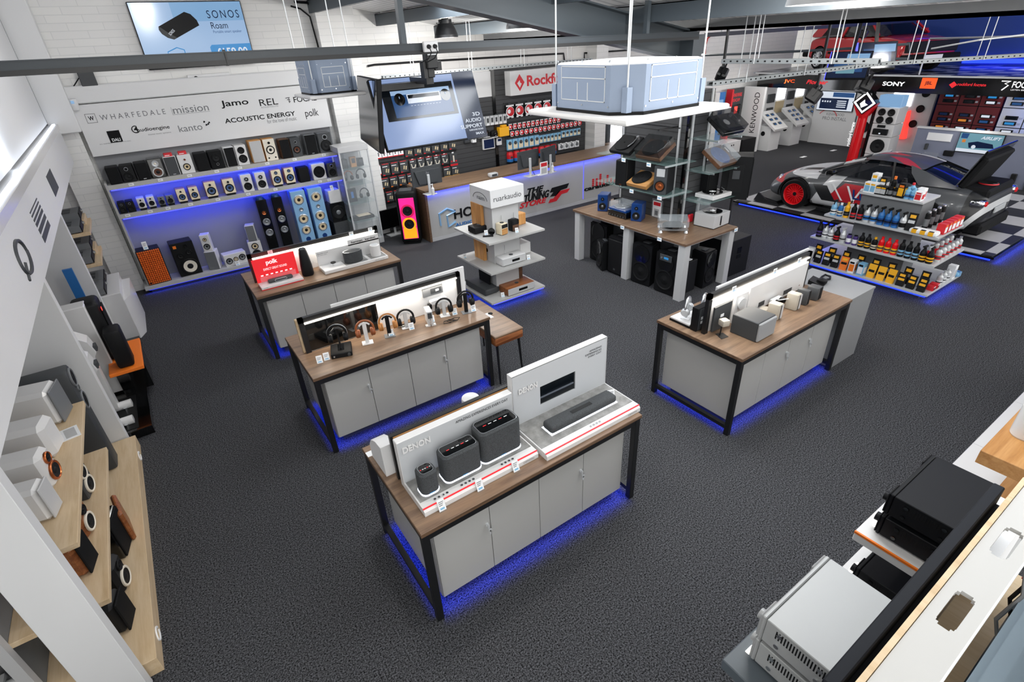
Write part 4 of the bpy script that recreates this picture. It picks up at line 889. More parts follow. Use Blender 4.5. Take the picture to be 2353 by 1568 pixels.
headphones('black headphones on the third shelf of the glass case', put(.13, 0, .858), 0, None, 'black plastic', 'black plastic', .22)
b = MB('black plastic').box(-.22, .22, -.12, .12, 0, .06, .02, seg=2); b.box(-.1, .16, -.08, .08, .06, .075, .006, m='cream'); solo('record_player', b, 'black player with a cream top on the lowest shelf of the glass case', 'player', put(0, 0, .508))
# ================================================================ slat wall, packs and the service counter
def z4(a): return 760 + a[0] / 3.92, 180 + a[1] / 3.92
def z5(a): return 1140 + a[0] / 5.228, 180 + a[1] / 5.228
t = thing('slat_wall', 'black slatted display wall behind the service counter', 'display wall', (0, 0, 0))
MB('slat wall').box(4.0, 6.9, 10.84, 10.89, .05, 2.4).build('slat_panel', t); MB('white panel').box(4.0, 6.9, 10.84, 10.89, 2.4, 2.9).build('top_panel', t)
MB('slat wall').box(6.98, 8.0, 10.84, 10.89, .05, 2.92).build('slat_panel', t); MB('slat wall').box(8.0, 9.66, 10.84, 10.89, .05, 2.92).build('slat_panel', t)
MB('black gloss').box(6.9, 6.98, 10.82, 10.89, .05, 2.92).build('upright', t)
SLAT = t
b = MB('white panel').box(7.26, 9.66, 10.62, 10.84, 2.38, 2.87, .004)
t = thing('fascia_sign', 'white box sign with a red emblem and red lettering over the slat wall', 'sign', (0, 0, 0)); b.build('box', t)
b = MB('red'); c = P(1194, 190, y=10.62)
b.prism([(c.x - .13, c.z), (c.x, c.z - .17), (c.x + .13, c.z), (c.x, c.z + .17)], 'y', 10.615, 10.62)
b.use('white panel').prism([(c.x - .07, c.z - .01), (c.x - .0, c.z + .05), (c.x + .01, c.z - .0), (c.x + .05, c.z - .02), (c.x, c.z - .1)], 'y', 10.612, 10.616); b.build('emblem', t)
text(MB('red'), 'Rockford', (c.x + .2, 10.62, c.z - .09), 1.25, .22, 'red', bold=.03).build('lettering', t)
PK = {}
def pack_mesh(kind, w, h):
    k = (kind, round(w, 3), round(h, 3))
    if k in PK: return PK[k]
    d = .05; b = MB()
    card_ = lambda m, x0, x1, z0, z1, y=-.002: b.box(x0 * w - w / 2, x1 * w - w / 2, -d + y, -d + y + .0015, z0 * h, z1 * h, m=m)
    body = {'white red': 'paper', 'white purple': 'paper', 'black gold': 'dark grey', 'black white': 'dark grey', 'black orange': 'dark grey', 'black yellow': 'dark grey', 'red white': 'dark grey', 'white yellow': 'paper', 'blister red': 'black matt', 'blister small': 'black matt', 'blue card': 'sky blue', 'red bag': 'red', 'white box': 'paper', 'orange pack': 'dark grey', 'clear pack': 'light grey', 'grey pack': 'silver paint'}[kind]
    bag = kind == 'red bag'
    if bag: b.use('red').lathe([(0, 0), (w * .4, .01), (w * .48, h * .2), (w * .5, h * .7), (w * .42, h * .96), (0, h)], (0, -.02, 0), 'z', 10)
    else: b.box(-w / 2, w / 2, -d, 0, 0, h * .96, .004, m=body)
    b.box(-w * .12, w * .12, -d * .6, -d * .5, h * .94, h * 1.06, m='paper' if 'white' in kind else 'dark grey')
    if kind == 'white red': card_('dark grey', .3, .5, .25, .7); card_('red', .58, .66, .45, .55); card_('red', 0, 1, .0, .1); card_('red', .0, 1, .93, .96)
    elif kind == 'white purple': card_('dark grey', .42, .52, .25, .75); card_('purple', 0, 1, 0, .1)
    elif kind == 'white yellow': card_('dark grey', .35, .55, .3, .7); card_('yellow', 0, 1, 0, .12)
    elif kind in ('black gold', 'black orange', 'black yellow'):
        acc = {'black gold': 'red', 'black orange': 'orange', 'black yellow': 'yellow'}[kind]
        b.use('cone cream'); b.X = Matrix.Rotation(.25, 4, 'Y'); b.box(-w * .2, -w * .06, -d - .008, -d + .002, h * .25, h * .58); b.box(w * .06, w * .2, -d - .008, -d + .002, h * .25, h * .58); b.X = None
        card_(acc, .04, .3, .0, .1); card_('paper', .1, .7, .74, .8); b.box(-w * .4, w * .4, -d * .9, -d * .2, h * .96, h, m='red')
        if kind == 'black yellow': card_('yellow', 0, 1, 0, .12)
    elif kind == 'black white': b.use('cone white').tube([(-w * .3, -d - .006, h * .6), (-w * .2, -d - .006, h * .2), (w * .15, -d - .006, h * .2), (w * .3, -d - .006, h * .5)], w * .07, 6); card_('paper', .1, .6, .78, .84); card_('red', .0, .2, .0, .1); b.box(-w * .4, w * .4, -d * .9, -d * .2, h * .96, h, m='red')
    elif kind == 'red white': card_('red', 0, 1, 0, .14); card_('cone white', .42, .58, .3, .8); card_('red', .1, .3, .3, .4); card_('red', .7, .9, .3, .4)
    elif kind in ('blister red', 'blister small'):
        b.use('paper').lathe([(w * .5, -.0), (w * .5, -.004), (0, -.005)], (0, -d, h * .45), 'y', 14); b.use('red').lathe([(w * .42, -.004), (w * .4, -.02), (w * .2, -.03), (0, -.03)], (w * .03, -d, h * .48), 'y', 14)
        b.use('paper').lathe([(w * .2, -.03), (0, -.034)], (-w * .2, -d, h * .5), 'y', 10); card_('paper', .05, .95, .84, .95, -.003); card_('paper', .1, .35, .0, .12); card_('paper', .62, .88, .0, .12)
    elif kind == 'blue card': card_('cream', .1, .9, .1, .62); b.use('dark grey').lathe([(w * .3, -.002), (w * .28, -.015), (0, -.018)], (0, -d, h * .62), 'y', 10); b.box(-w * .25, w * .25, -d - .01, -d, h * .72, h * .95, m='clear plastic'); card_('cream', .3, .6, .3, .55, -.006)
    elif bag: b.use('blue').lathe([(w * .47, h * .02), (w * .5, h * .3), (w * .46, h * .34)], (0, -.022, 0), 'z', 10); b.use('dark grey').lathe([(w * .22, -.0), (0, -.006)], (0, -.02 - w * .46, h * .5), 'y', 10)
    elif kind == 'white box': b.use('mid grey').lathe([(w * .3, -.002), (w * .26, -.02), (0, -.024)], (0, -d, h * .5), 'y', 10); card_('dark grey', .1, .6, .82, .9)
    elif kind == 'orange pack': card_('orange', .1, .5, .3, .7); card_('mid grey', .5, .9, .15, .5); card_('paper', .1, .4, .8, .9)
    elif kind == 'clear pack': b.use('dark grey').tube([(-w * .3, -d, h * .3), (0, -d - .01, h * .6), (w * .3, -d, h * .4), (0, -d - .01, h * .2)], w * .06, 5); card_('orange', .35, .65, .35, .65)
    elif kind == 'grey pack': card_('dark grey', .25, .75, .3, .75); card_('paper', .1, .9, .02, .2)
    PK[k] = b.mesh('hanging_pack'); return PK[k]
def pack_row(kind, n, bl, br, tl, desc, q=z4, gap=.88, y=10.82):
    a, b, c = P(*q(bl), y=y), P(*q(br), y=y), P(*q(tl), y=y)
    step = (b.x - a.x) / n; me = pack_mesh(kind, step * gap, c.z - a.z)
    for k in range(n):
        o = bpy.data.objects.new('hanging_pack', me); COL.objects.link(o)
        o.location = (a.x + step * (k + .5), y, a.z + (b.z - a.z) * 0)
        tag(o, desc % (ORD[k] if n > 1 else ''), 'pack', 'accessory packs on the slat wall')
    MB('black metal').box(a.x, b.x, y, 10.84, c.z + .02, c.z + .035).build('hook_rail', SLAT)
pack_row('white purple', 5, (210, 492), (410, 480), (207, 395), 'white and purple cable pack, %s from the left in the topmost row')
pack_row('white purple', 5, (230, 615), (430, 600), (228, 528), 'white and purple cable pack, %s from the left in the second row down')
pack_row('white red', 8, (252, 752), (655, 700), (246, 668), 'white and red cable pack, %s from the left in the row under the television')
pack_row('black gold', 6, (660, 708), (1130, 640), (655, 620), 'black pack with gold plugs, %s from the left in the row under the television')
pack_row('white red', 3, (310, 890), (455, 866), (310, 800), 'white and red cable pack, %s from the left beside the glass case')
pack_row('black gold', 3, (458, 880), (697, 845), (452, 775), 'black pack with gold plugs, %s from the left in the middle row')
pack_row('black white', 5, (705, 828), (1060, 775), (700, 735), 'black pack with a white cable, %s from the left in the middle row')
pack_row('red white', 1, (1066, 790), (1142, 780), (1064, 675), 'black pack with a red base and white cable ending the middle row%s')
pack_row('white yellow', 2, (365, 1005), (445, 990), (365, 925), 'white and yellow cable pack, %s from the left beside the glass case')
pack_row('black orange', 4, (450, 995), (762, 950), (445, 905), 'black pack with an orange corner, %s from the left in the fourth row')
pack_row('black yellow', 2, (1010, 895), (1155, 875), (1006, 800), 'black pack with a yellow base, %s from the left beside the dark monitor')
pack_row('black gold', 3, (425, 1128), (640, 1092), (420, 1040), 'black pack with gold plugs, %s from the left in the lowest row')
pack_row('black white', 7, (645, 1070), (1155, 985), (640, 1000), 'black pack with a white cable, %s from the left in the lowest row')
pack_row('grey pack', 6, (1350, 435), (1578, 408), (1345, 345), 'grey carded pack, %s from the left on the middle slat section')
pack_row('blister red', 6, (100, 485), (750, 395), (95, 318), 'large black and red blister pack, %s from the left under the red lettered sign', z5)
pack_row('blister small', 12, (130, 622), (760, 530), (125, 548), 'small red blister pack, %s from the left in the upper of two long rows', z5)
pack_row('blister small', 16, (150, 698), (1012, 592), (150, 638), 'small red blister pack, %s from the left in the lower of two long rows', z5)
pack_row('blue card', 6, (122, 868), (508, 806), (118, 735), 'blue and yellow carded pack, %s of six at the left end of its row', z5)
pack_row('blue card', 6, (505, 782), (766, 745), (500, 685), 'blue and yellow carded pack, %s of six in the middle of its row', z5)
pack_row('blue card', 5, (770, 715), (1000, 685), (766, 630), 'blue and yellow carded pack, %s of five at the right end of its row', z5)
pack_row('red bag', 8, (125, 1010), (715, 925), (120, 888), 'red and blue bag, %s from the left behind the counter monitors', z5)
pack_row('white box', 4, (738, 862), (985, 825), (735, 788), 'white boxed pack, %s from the left beside the red bags', z5)
pack_row('orange pack', 5, (135, 1142), (495, 1085), (130, 1035), 'black and orange pack, %s from the left in the lowest right row', z5)
pack_row('clear pack', 6, (690, 1035), (975, 992), (690, 935), 'clear blister pack, %s from the left in the lowest right row', z5)
for k, (zx, l) in enumerate(((1400, 'black dash camera on the slat wall, left of its twin'), (1475, 'black dash camera on the slat wall, right of its twin'))):
    b = MB('black plastic').box(-.09, .09, -.02, .06, 0, .13, .03, seg=2); b.lathe([(.045, -.02), (.045, -.045), (.03, -.04), (.0, -.042)], (.02, 0, .06), 'y', 14, m='black gloss'); b.box(-.08, .08, -.03, .07, -.02, 0, m='silver paint'); solo('dash_camera', b, l, 'camera', P(*z4((zx, 525)), y=10.76))
b = MB('yellow').box(-.13, .13, -.08, .06, 0, .2, .01); b.box(-.05, .08, -.06, .04, .2, .24, .01, m='yellow'); solo('yellow_case', b, 'bright yellow case on the slat wall beside the dash cameras', 'case', P(*z4((1552, 520)), y=10.76))
for zx, zy, w, h, l in ((1228, 580, .13, .18, 'small dark blue pack under the right edge of the hung television'), (1290, 578, .1, .2, 'narrow black and white pack under the hung television'), (1342, 540, .1, .14, 'small white and blue pack left of the dash cameras')):
    b = MB('dark grey' if 'white' not in l else 'paper').box(-w / 2, w / 2, -.03, .05, 0, h, .004); b.box(-w * .3, w * .3, -.032, -.03, h * .3, h * .8, m='navy' if 'blue' in l else 'mid grey'); solo('hanging_pack', b, l, 'pack', P(*z4((zx, zy)), y=10.78))
t = thing('small_monitor', 'small dark screen in a white frame on the middle slat section', 'screen', P(*z4((1425, 638)), y=10.8)); MB('white gloss').box(-.16, .16, -.02, .03, 0, .24, .006).build('frame', t); MB('screen navy').box(-.135, .135, -.023, -.02, .025, .215).build('screen', t)
t = thing('small_monitor', 'tiny white remote display right of the white framed screen', 'screen', P(*z4((1518, 602)), y=10.8)); MB('white gloss').box(-.065, .065, -.02, .03, 0, .16, .006).build('frame', t); MB('screen navy').box(-.045, .045, -.023, -.02, .09, .14).build('screen', t)
# counter
CY = 9.45; CX = 4.33; CZ = 1.03
t = thing('service_counter', 'long service counter with a wooden top and grey lettered front', 'counter', (0, 0, 0))
MB('walnut top').box(CX, 10.4, CY - .03, CY + .78, CZ - .045, CZ, .003).build('worktop', t); MB('walnut edge').box(CX, CX + .045, CY - .02, CY + .76, 0, CZ - .045).build('end_panel', t)
for x0, x1 in ((CX + .05, 6.1), (6.105, 8.4), (8.405, 10.4)): MB('grey laminate').box(x0, x1, CY, CY + .03, .07, CZ - .05, .002).build('front_panel', t)
MB('light grey').box(CX + .05, 10.4, CY - .004, CY + .02, 0, .07).build('kick_board', t)
MB('grey paint').box(CX + .05, 10.4, CY + .03, CY + .7, 0, CZ - .05).build('carcass', t)
MB('led violet').box(CX + .15, 10.38, CY - .022, CY - .012, CZ - .06, CZ - .047).build('light_strip', t); area('blue_strip_light', (7.3, CY - .06, CZ - .06), 6.0, .02, 4, (.02, .06, 1), (0, .9, -1), 120)
MB('led violet').box(8.395, 8.402, CY - .008, CY, .1, CZ - .06).build('light_strip', t)
ct = lambda s, bl, br, tl, m, name='lettering', **k: ptext(MB(m), s, bl, br, tl, m, y=CY, thick=.012, **k).build(name, t)
ct('HOME', (1044, 504), (1124, 492), (1043, 482), 'black matt', bold=.02); ct('AUDIO VISUAL', (1047, 521), (1130, 508), (1046, 514), 'blue', bold=.01)
ct('THE', (1212, 447), (1249, 438), (1211, 434), 'black matt', bold=.03, shear=.3); ct('TUNING', (1205, 466), (1262, 455), (1204, 449), 'black matt', bold=.03, shear=.3); ct('STORE', (1194, 480), (1256, 469), (1193, 468), 'red', bold=.03, shear=.3)
ct('caraudiosecurity', (1342, 443), (1470, 424), (1341, 431), 'black matt', bold=.03)
def poly(px, m, name, y=CY, th=.012):
    p = [P(*a, y=y) for a in px]; return MB(m).prism([(q.x, q.z) for q in p], 'y', y - th, y).build(name, t)
poly([(1268, 432), (1307, 421), (1302, 432), (1288, 437), (1277, 450), (1264, 452), (1272, 441), (1263, 443)], 'black matt', 'emblem')
poly([(1260, 467), (1278, 462), (1290, 446), (1303, 442), (1309, 433), (1282, 440), (1272, 456), (1264, 458)], 'red', 'emblem')
b = MB('pale blue')
h = [P(*a, y=CY - .01) for a in ((1013, 519), (1009, 492), (1027, 480), (1046, 486))]; b.tube(h, .022, 4)
h = [P(*a, y=CY - .01) for a in ((1047, 509), (1031, 521), (1027, 496), (1046, 486))]; b.tube(h, .022, 4); b.build('emblem', t)
b = MB('red')
for k, n_ in enumerate((4, 4, 6, 3, 5, 3, 2, 4, 3, 2, 5, 3)):
    a = P(1363 + k * 8.2, 428 - k * 1.25, y=CY - .01)
    for q in range(n_): b.box(a.x - .028, a.x + .028, CY - .012, CY, a.z + q * .045, a.z + q * .045 + .035)
b.build('emblem', t)
t = thing('side_counter', 'small wooden topped counter beside the bright doorway', 'counter', (0, 0, 0)); a = P(1345, 362, z=1.0)
MB('walnut top').box(10.08, 11.0, 10.26, 10.62, .97, 1.0, .003).build('worktop', t); MB('walnut edge').box(10.1, 10.98, 10.28, 10.6, 0, .97).build('carcass', t)
def desk_monitor(label, px, w, rz, zb=CZ):
    t = thing('desk_monitor', label, 'monitor', P(*px, z=zb), rz, 'computer monitors at the service counter')
    MB('silver paint').box(-.11, .11, -.1, .09, 0, .012, .003).build('base', t); MB('silver paint').box(-.025, .025, -.03, .0, .012, .36, .004).build('stand', t)
    b = MB('dark grey').prism([(-w / 2, .16), (w / 2, .16), (w / 2, .5), (-w / 2, .5)], 'y', .03, .06); b.prism([(-w * .3, .2), (w * .3, .2), (w * .42, .44), (-w * .42, .44)], 'y', .0, .03); b.build('back_shell', t)
    b = MB('black metal').tube([(.02, -.02, .2), (.05, -.06, .06), (.1, -.04, .01)], .006); b.build('cable', t); return t
t2 = desk_monitor('dark monitor seen from behind at the left end of the service counter', (988, 446), .62, .05)
text(MB('silver'), 'hp', (-.03, -.002, .35), .06, .07, 'silver', right=(1, 0, 0), shear=.2).build('logo', t2)
desk_monitor('dark monitor on a silver stand, left one of the pair on the counter', (1218, 405), .55, .1); desk_monitor('dark monitor on a silver stand, right one of the pair on the counter', (1264, 396), .55, .35)
def bottle(label, px, z, h=.17, r=.03, m='white gloss', cap='white paint'):
    return solo('pump_bottle', MB(m).lathe([(0, 0), (r, 0), (r, h * .6), (r * .4, h * .72), (r * .3, h * .8), cap, (r * .3, h * .8), (r * .3, h * .95), (r * .5, h * .95), (r * .5, h), (0, h)], n=12).tube([(0, 0, h * .97), (-r * 1.2, -.0, h * .97), (-r * 1.4, 0, h * .9)], r * .2, 6), label, 'bottle', P(*px, z=z))
bottle('small hand gel bottle beside the monitor at the left end of the counter', (996, 448), CZ, .2); bottle('small hand gel bottle beside the right hand counter monitor', (1270, 396), CZ, .2)
b = MB('paper').box(-.1, .1, -.004, .004, 0, .26); b.box(-.08, .08, -.006, -.004, .17, .24, m='red').box(-.07, .07, -.006, -.004, .03, .14, m='light grey'); b.box(-.1, .1, -.03, .03, 0, .006, m='clear plastic'); solo('notice_stand', b, 'notice in a clear stand between the two counter monitors', 'sign', P(1250, 402, z=CZ), .05)
b = MB('silver paint').box(-.1, .1, -.06, .06, 0, .08, .02, seg=2); b.box(-.06, .06, -.062, -.06, .02, .06, m='dark grey'); solo('card_terminal', b, 'small silver card machine on the counter above the white box sign', 'card machine', P(1133, 406, z=CZ))
b = MB('paper').box(-.08, .08, -.05, .05, 0, .01); solo('paper_sheet', b, 'papers on the counter in front of the monitors', 'paper', P(1240, 402, z=CZ), .2)
# party speaker
t = thing('party_speaker', 'tall black party speaker glowing pink and orange at the end of the counter', 'speaker', (4.0, 9.6, 0), -.5)
MB('black plastic').box(-.2, .2, 0, .38, .03, 1.05, .06, seg=3).build('cabinet', t); MB('rubber').box(-.17, .17, .03, .34, 0, .05, .01).build('feet', t)
b = MB('light pink').box(-.145, .145, -.012, .0, .12, .93, .03); b.build('light_panel', t)
b = MB('light orange').box(-.13, .13, -.018, -.011, .13, .34, .01); b.build('light_panel', t)
for z, r, m, m2 in ((.68, .13, 'light magenta', 'black matt'), (.42, .135, 'light orange', 'light yellow')):
    b = MB(m).lathe([(r, -.008), (r, -.026), (r * .8, -.028), (r * .72, -.022), 'cone black', (r * .72, -.022), (r * .3, -.014), (r * .28, -.022), (0.001, -.03)], (0, 0, z), 'y', 24); b.build('woofer', t)
MB('dark grey').box(-.12, .12, .05, .3, 1.045, 1.06, .006).build('control_top', t)
# screen and stand behind
t = thing('desk_monitor', 'black monitor low on the floor behind the party speaker', 'monitor', (4.02, 10.45, 0), .1)
MB('silver paint').box(-.18, .18, -.1, .1, 0, .015).build('base', t); MB('silver paint').box(-.02, .02, .0, .03, .015, .2).build('stand', t); MB('black gloss').box(-.32, .32, -.02, .02, .16, .56, .004).build('screen', t)
# ================================================================ turntable island
t = thing('island_table', 'wooden topped island table on square grey legs with loudspeakers underneath', 'table', (0, 0, 0))
b = MB('walnut top').box(5.88, 7.04, 4.46, 6.87, .865, .9, .003); b.box(5.879, 7.041, 4.459, 6.871, .864, .888, m='walnut edge'); b.box(5.9, 7.02, 4.48, 6.85, .845, .864, m='light grey'); b.build('tabletop', t)
for x, y in ((5.9, 6.72), (5.9, 5.56), (5.9, 4.48), (6.9, 4.48), (6.9, 6.72)): MB('light grey').box(x, x + .12, y, y + .12, 0, .845, .003).build('leg', t)
MB('dark grey').box(6.3, 6.9, 5.0, 6.6, 0, .845).build('core_panel', t)
t = thing('slat_tower', 'tall black slatted display tower standing on the island table', 'display tower', (0, 0, 0))
MB('slat wall').box(6.54, 7.0, 5.16, 6.45, .9, 2.75).build('slat_panel', t)
b = MB('black gloss'); b.box(6.52, 6.56, 5.14, 5.18, .9, 2.75); b.box(6.98, 7.02, 5.14, 5.18, .9, 2.75); b.build('corner_trim', t)
for x, y in ((6.53, 5.3), (6.53, 6.4), (6.62, 5.15), (6.98, 5.15)): MB('silver paint').box(x - .012, x + .012, y - .012, y + .012, .9, 2.75).build('shelf_upright', t)
for z in (1.86, 1.43): MB('shelf glass').box(6.0, 6.53, 4.95, 6.45, z - .008, z, .001).build('glass_shelf', t)
for z in (2.14, 1.7, 1.27): MB('shelf glass').box(6.55, 7.32, 4.72, 5.15, z - .008, z, .001).build('glass_shelf', t)
for x, y, z, dx, dy in ((6.0, 5.9, 1.86, 1, 0), (6.0, 5.05, 1.86, 1, 0), (6.0, 5.9, 1.43, 1, 0), (6.0, 5.05, 1.43, 1, 0), (6.68, 4.74, 2.14, 0, 1), (7.2, 4.74, 2.14, 0, 1), (6.68, 4.74, 1.7, 0, 1), (7.2, 4.74, 1.7, 0, 1), (6.68, 4.74, 1.27, 0, 1)):
    MB('silver').box(x, x + (.5 if dx else .012), y, y + (.4 if dy else .012), z - .035, z - .009).build('shelf_bracket', t)
b = MB('black metal').box(6.1, 6.5, 5.3, 5.32, 2.28, 2.3); b.box(6.4, 6.42, 5.2, 6.0, 2.28, 2.295); b.build('hook_bar', t)
def turntable(label, loc, rz, tilt, base, lid='clear plastic', plat='black matt', w=.43, d=.34, arm=True, h=.06):
    t = thing('turntable', label, 'turntable', loc, group='turntables', rot=(tilt, 0, rz))
    MB(base).box(-w / 2, w / 2, 0, d, 0, h, .006).build('plinth', t)
    b = MB(plat).lathe([(d * .44, h + .004), (d * .45, h + .012), (d * .44, h + .018), (d * .15, h + .018)], (-w * .06, d / 2, 0), 'z', 32); b.lathe([(d * .15, h + .0185), (.012, h + .0185), (.006, h + .03), (0, h + .03)], (-w * .06, d / 2, 0), 'z', 20, m='paper' if plat == 'black gloss' else plat); b.build('platter', t)
    if arm: MB('silver').tube([(w * .38, d * .82, h + .05), (w * .4, d * .5, h + .045), (w * .3, d * .25, h + .035)], .006).cyl((w * .38, d * .82, h), (w * .38, d * .82, h + .055), .022, n=12).build('tonearm', t)
    if lid:
        b = MB(lid); x, y, z = w / 2 - .004, d - .004, h + .085
        b.box(-x, x, .004, y, z, z + .003); b.box(-x, x, .004, .007, h, z); b.box(-x, x, y - .003, y, h, z); b.box(-x, -x + .003, .004, y, h, z); b.box(x - .003, x, .004, y, h, z); b.build('dust_cover', t)
    return t
turntable('black turntable tilted on the upper glass shelf, beside the doorway', (6.03, 5.97, 1.89), -PI / 2, .55, 'black plastic', None, 'black matt', .42, .36)
turntable('brown wooden turntable tilted under a smoked lid on the upper glass shelf', (6.05, 5.42, 1.88), -PI / 2, .55, 'dark walnut', 'clear smoke', 'black matt', .46, .36)
turntable('light wooden turntable with a black platter tilted on the lower glass shelf', (6.02, 5.58, 1.46), -PI / 2, .42, 'honey oak flat', None, 'black matt', .4, .34, False)
turntable('dark turntable in a clear lid tilted on the top shelf of the tower end', (6.98, 4.74, 2.17), 0, .6, 'black gloss', 'clear smoke', 'black gloss', .46, .36)
turntable('wooden turntable in a clear lid tilted on the middle shelf of the tower end', (6.98, 4.76, 1.73), .1, .6, 'dark walnut', 'clear plastic', 'navy', .46, .36)
turntable('white turntable lying flat on the lowest shelf of the tower end', (6.98, 4.75, 1.28), 0, 0, 'white gloss', None, 'black gloss', .44, .33)
speaker('tall black speaker at the left end of the lower glass shelf', (6.04, 5.93, 1.43), .2, .38, .25, 'black wood', grille='black matt', rz=-PI / 2 + .25, logo='copper')
t = speaker('black speaker with a copper cone and horn on the lower glass shelf', (6.06, 5.17, 1.43), .2, .4, .3, 'black wood', [(0, .3, .38, 'copper', 'rubber', 'copper')], rz=-PI / 2 + .35, front='dark grey'); MB('silver paint').box(-.06, .06, -.008, -.003, .25, .36, .01).build('horn', t)
speaker('black speaker standing behind the flat white turntable', (7.05, 5.0, 1.27), .24, .33, .14, 'black plastic', grille='black matt', rz=0)
for y, l in ((6.42, 'glossy blue speaker left of the blue record player system'), (5.66, 'glossy blue speaker right of the blue record player system')):
    speaker(l, (6.14, y, .9), .17, .28, .22, 'navy', [(0, .32, .33, 'cone black', 'rubber', 'cone grey'), (0, .74, .15, 'cone black', 'rubber', 'cone grey')], rz=-PI / 2 + (.55 if y > 6 else .45))
t = turntable('record player on a dark blue amplifier between two blue speakers', (6.08, 6.02, 1.0), -PI / 2, 0, 'navy', 'clear plastic', 'silver', .38, .3, True, .04)
b = MB('black gloss').box(-.2, .2, 0, .28, 0, .1, .006)
for k in range(6): b.cyl((-.15 + k * .06, 0, .03), (-.15 + k * .06, -.012, .03), .012, n=10, m='dark grey')
solo('amplifier', b, 'black amplifier with a row of knobs under the blue record player', 'amplifier', (6.08, 6.02, .9), -PI / 2)
b = MB('black plastic').tube([(0, 0, 0), (0, .02, .16), (.0, .06, .2)], .008); b.box(-.02, .02, .03, .16, .18, .22, m='black plastic'); b.box(-.05, .05, -.05, .05, 0, .012); solo('desk_camera', b, 'black angled stand behind the blue record player', 'stand', (6.4, 6.2, .9), .5)
t = thing('notice', 'white notice with a red heading in a clear holder at the tower foot', 'sign', (6.5, 5.56, .9), -PI / 2)
MB('clear plastic').box(-.11, .11, -.004, .004, 0, .3).build('holder', t); b = MB('paper').box(-.085, .085, -.007, -.004, .02, .27); b.box(-.07, .07, -.009, -.007, .2, .255, m='red').box(-.05, .05, -.009, -.007, .03, .15, m='light grey').box(-.03, .03, -.01, -.009, .05, .12, m='mid grey'); b.build('page', t)
t = thing('turntable', 'clear acrylic turntable with chrome feet at the table corner', 'turntable', (6.2, 4.98, .9), -PI / 4, 'turntables')
MB('clear plastic').box(-.21, .21, -.16, .16, .05, .07, .004).build('plinth', t)
for x, y in ((-.18, -.13), (.18, -.13), (-.18, .13), (.18, .13)): MB('chrome').lathe([(0, 0), (.03, .0), (.034, .015), (.02, .05), (0, .05)], (x, y, 0), n=14).build('foot', t)
MB('black gloss').lathe([(0, .07), (.15, .07), (.15, .1), (0, .102)], n=32).build('platter', t)
b = MB('clear plastic'); b.box(-.21, .21, -.16, .16, .2, .203); b.box(-.21, .21, -.16, -.157, .1, .2); b.box(-.21, .21, .157, .16, .1, .2); b.box(-.21, -.207, -.16, .16, .1, .2); b.box(.207, .21, -.16, .16, .1, .2); b.build('dust_cover', t)
t = thing('music_system', 'light grey box music system with a record platter on top', 'music system', (6.86, 4.62, .9), .08)
b = MB('light grey').box(-.2, .2, 0, .34, .008, .2, .004); b.box(-.2, .2, 0, .34, 0, .008, m='black matt'); b.build('case', t); MB('black gloss').box(-.045, -.015, -.004, .0, .03, .17).build('display_strip', t)
MB('black gloss').lathe([(.14, .2), (.14, .212), (.04, .214), 'paper', (.04, .214), (.005, .215), (.004, .24), (0, .24)], (.0, .17, 0), n=28).build('platter', t); MB('clear plastic').box(-.19, .19, .33, .34, .2, .4).build('dust_cover', t)
b = MB('red').box(-.05, .05, 0, .04, 0, .12, .01); solo('red_box', b, 'small red box between the tower and the grey music system', 'box', (6.72, 5.06, .9))
for k, p in enumerate(((5.875, 5.68, .885), (5.875, 4.93, .885), (7.0, 4.455, .885), (5.995, 5.85, 1.86), (5.995, 5.35, 1.86), (5.995, 5.65, 1.43), (5.995, 5.1, 1.43))):
    b = MB('paper').box(-.04, .04, -.003, 0, -.055, 0, m='paper'); b.box(-.03, .02, -.004, -.003, -.035, -.02, m='sky blue')
    solo('price_tag', b, 'price tag on the island, %s' % ('under the front edge, near the left end', 'under the front edge, near the right end', 'under the right hand edge', 'on the upper glass shelf by the black turntable', 'on the upper glass shelf by the brown turntable', 'on the lower glass shelf, left', 'on the lower glass shelf by the copper coned speaker')[k], 'price tag', p, -PI / 2 if k != 2 else 0, 'price tags on the island')
def pa(label, loc, rz, w=.34, h=.62, d=.3, kind='horn', lean=0):
    t = thing('stage_speaker', label, 'speaker', loc, rz, 'stage speakers on the floor', rot=(lean, 0, rz))
    b = MB('black plastic').prism([(-w / 2, 0), (w / 2, 0), (w * .3, d), (-w * .3, d)], 'z', .02, h - .02); b.prism([(-w * .46, .02), (w * .46, .02), (w * .27, d - .02), (-w * .27, d - .02)], 'z', 0, h); b.build('cabinet', t)
    if kind == 'grille': MB('black matt').box(-w * .47, w * .47, -.02, 0, .03, h - .05, .01).build('grille', t); MB('dark grey').box(-.02, .02, -.024, -.02, .08, .11).build('badge', t)
    else:
        MB('black matt').lathe([(w * .44, 0), (w * .45, -.014), (w * .4, -.016), (w * .36, -.006), (w * .2, -.004), (0.001, -.02)], (0, 0, h * .34), 'y', 24).build('woofer', t)
        MB('black gloss').lathe([(w * .4, 0), (w * .4, -.012), (w * .3, -.008), (w * .12, -.002), (0.001, -.002)], (0, 0, h * .77), 'y', 20).build('horn', t)
        if kind == 'panel': b = MB('dark grey').box(-w * .3, w * .3, -.02, -.012, h * .8, h * .95, .004); b.box(-.03, .05, -.022, -.02, h * .85, h * .9, m='screen cyan'); b.cyl((-.07, -.02, h * .87), (-.07, -.03, h * .87), .014, n=10, m='silver'); b.build('control_panel', t)
    MB('dark grey').box(-.06, .06, d * .3, d * .55, h - .002, h + .012, .005).build('handle', t)
pa('black stage speaker, tallest and leftmost under the island table', (6.1, 6.45, 0), -PI / 2, .4, .7, .35)
pa('small silver backed stage speaker, second from the left under the island table', (5.9, 6.2, 0), -PI / 2 - .4, .26, .5, .22, 'horn')
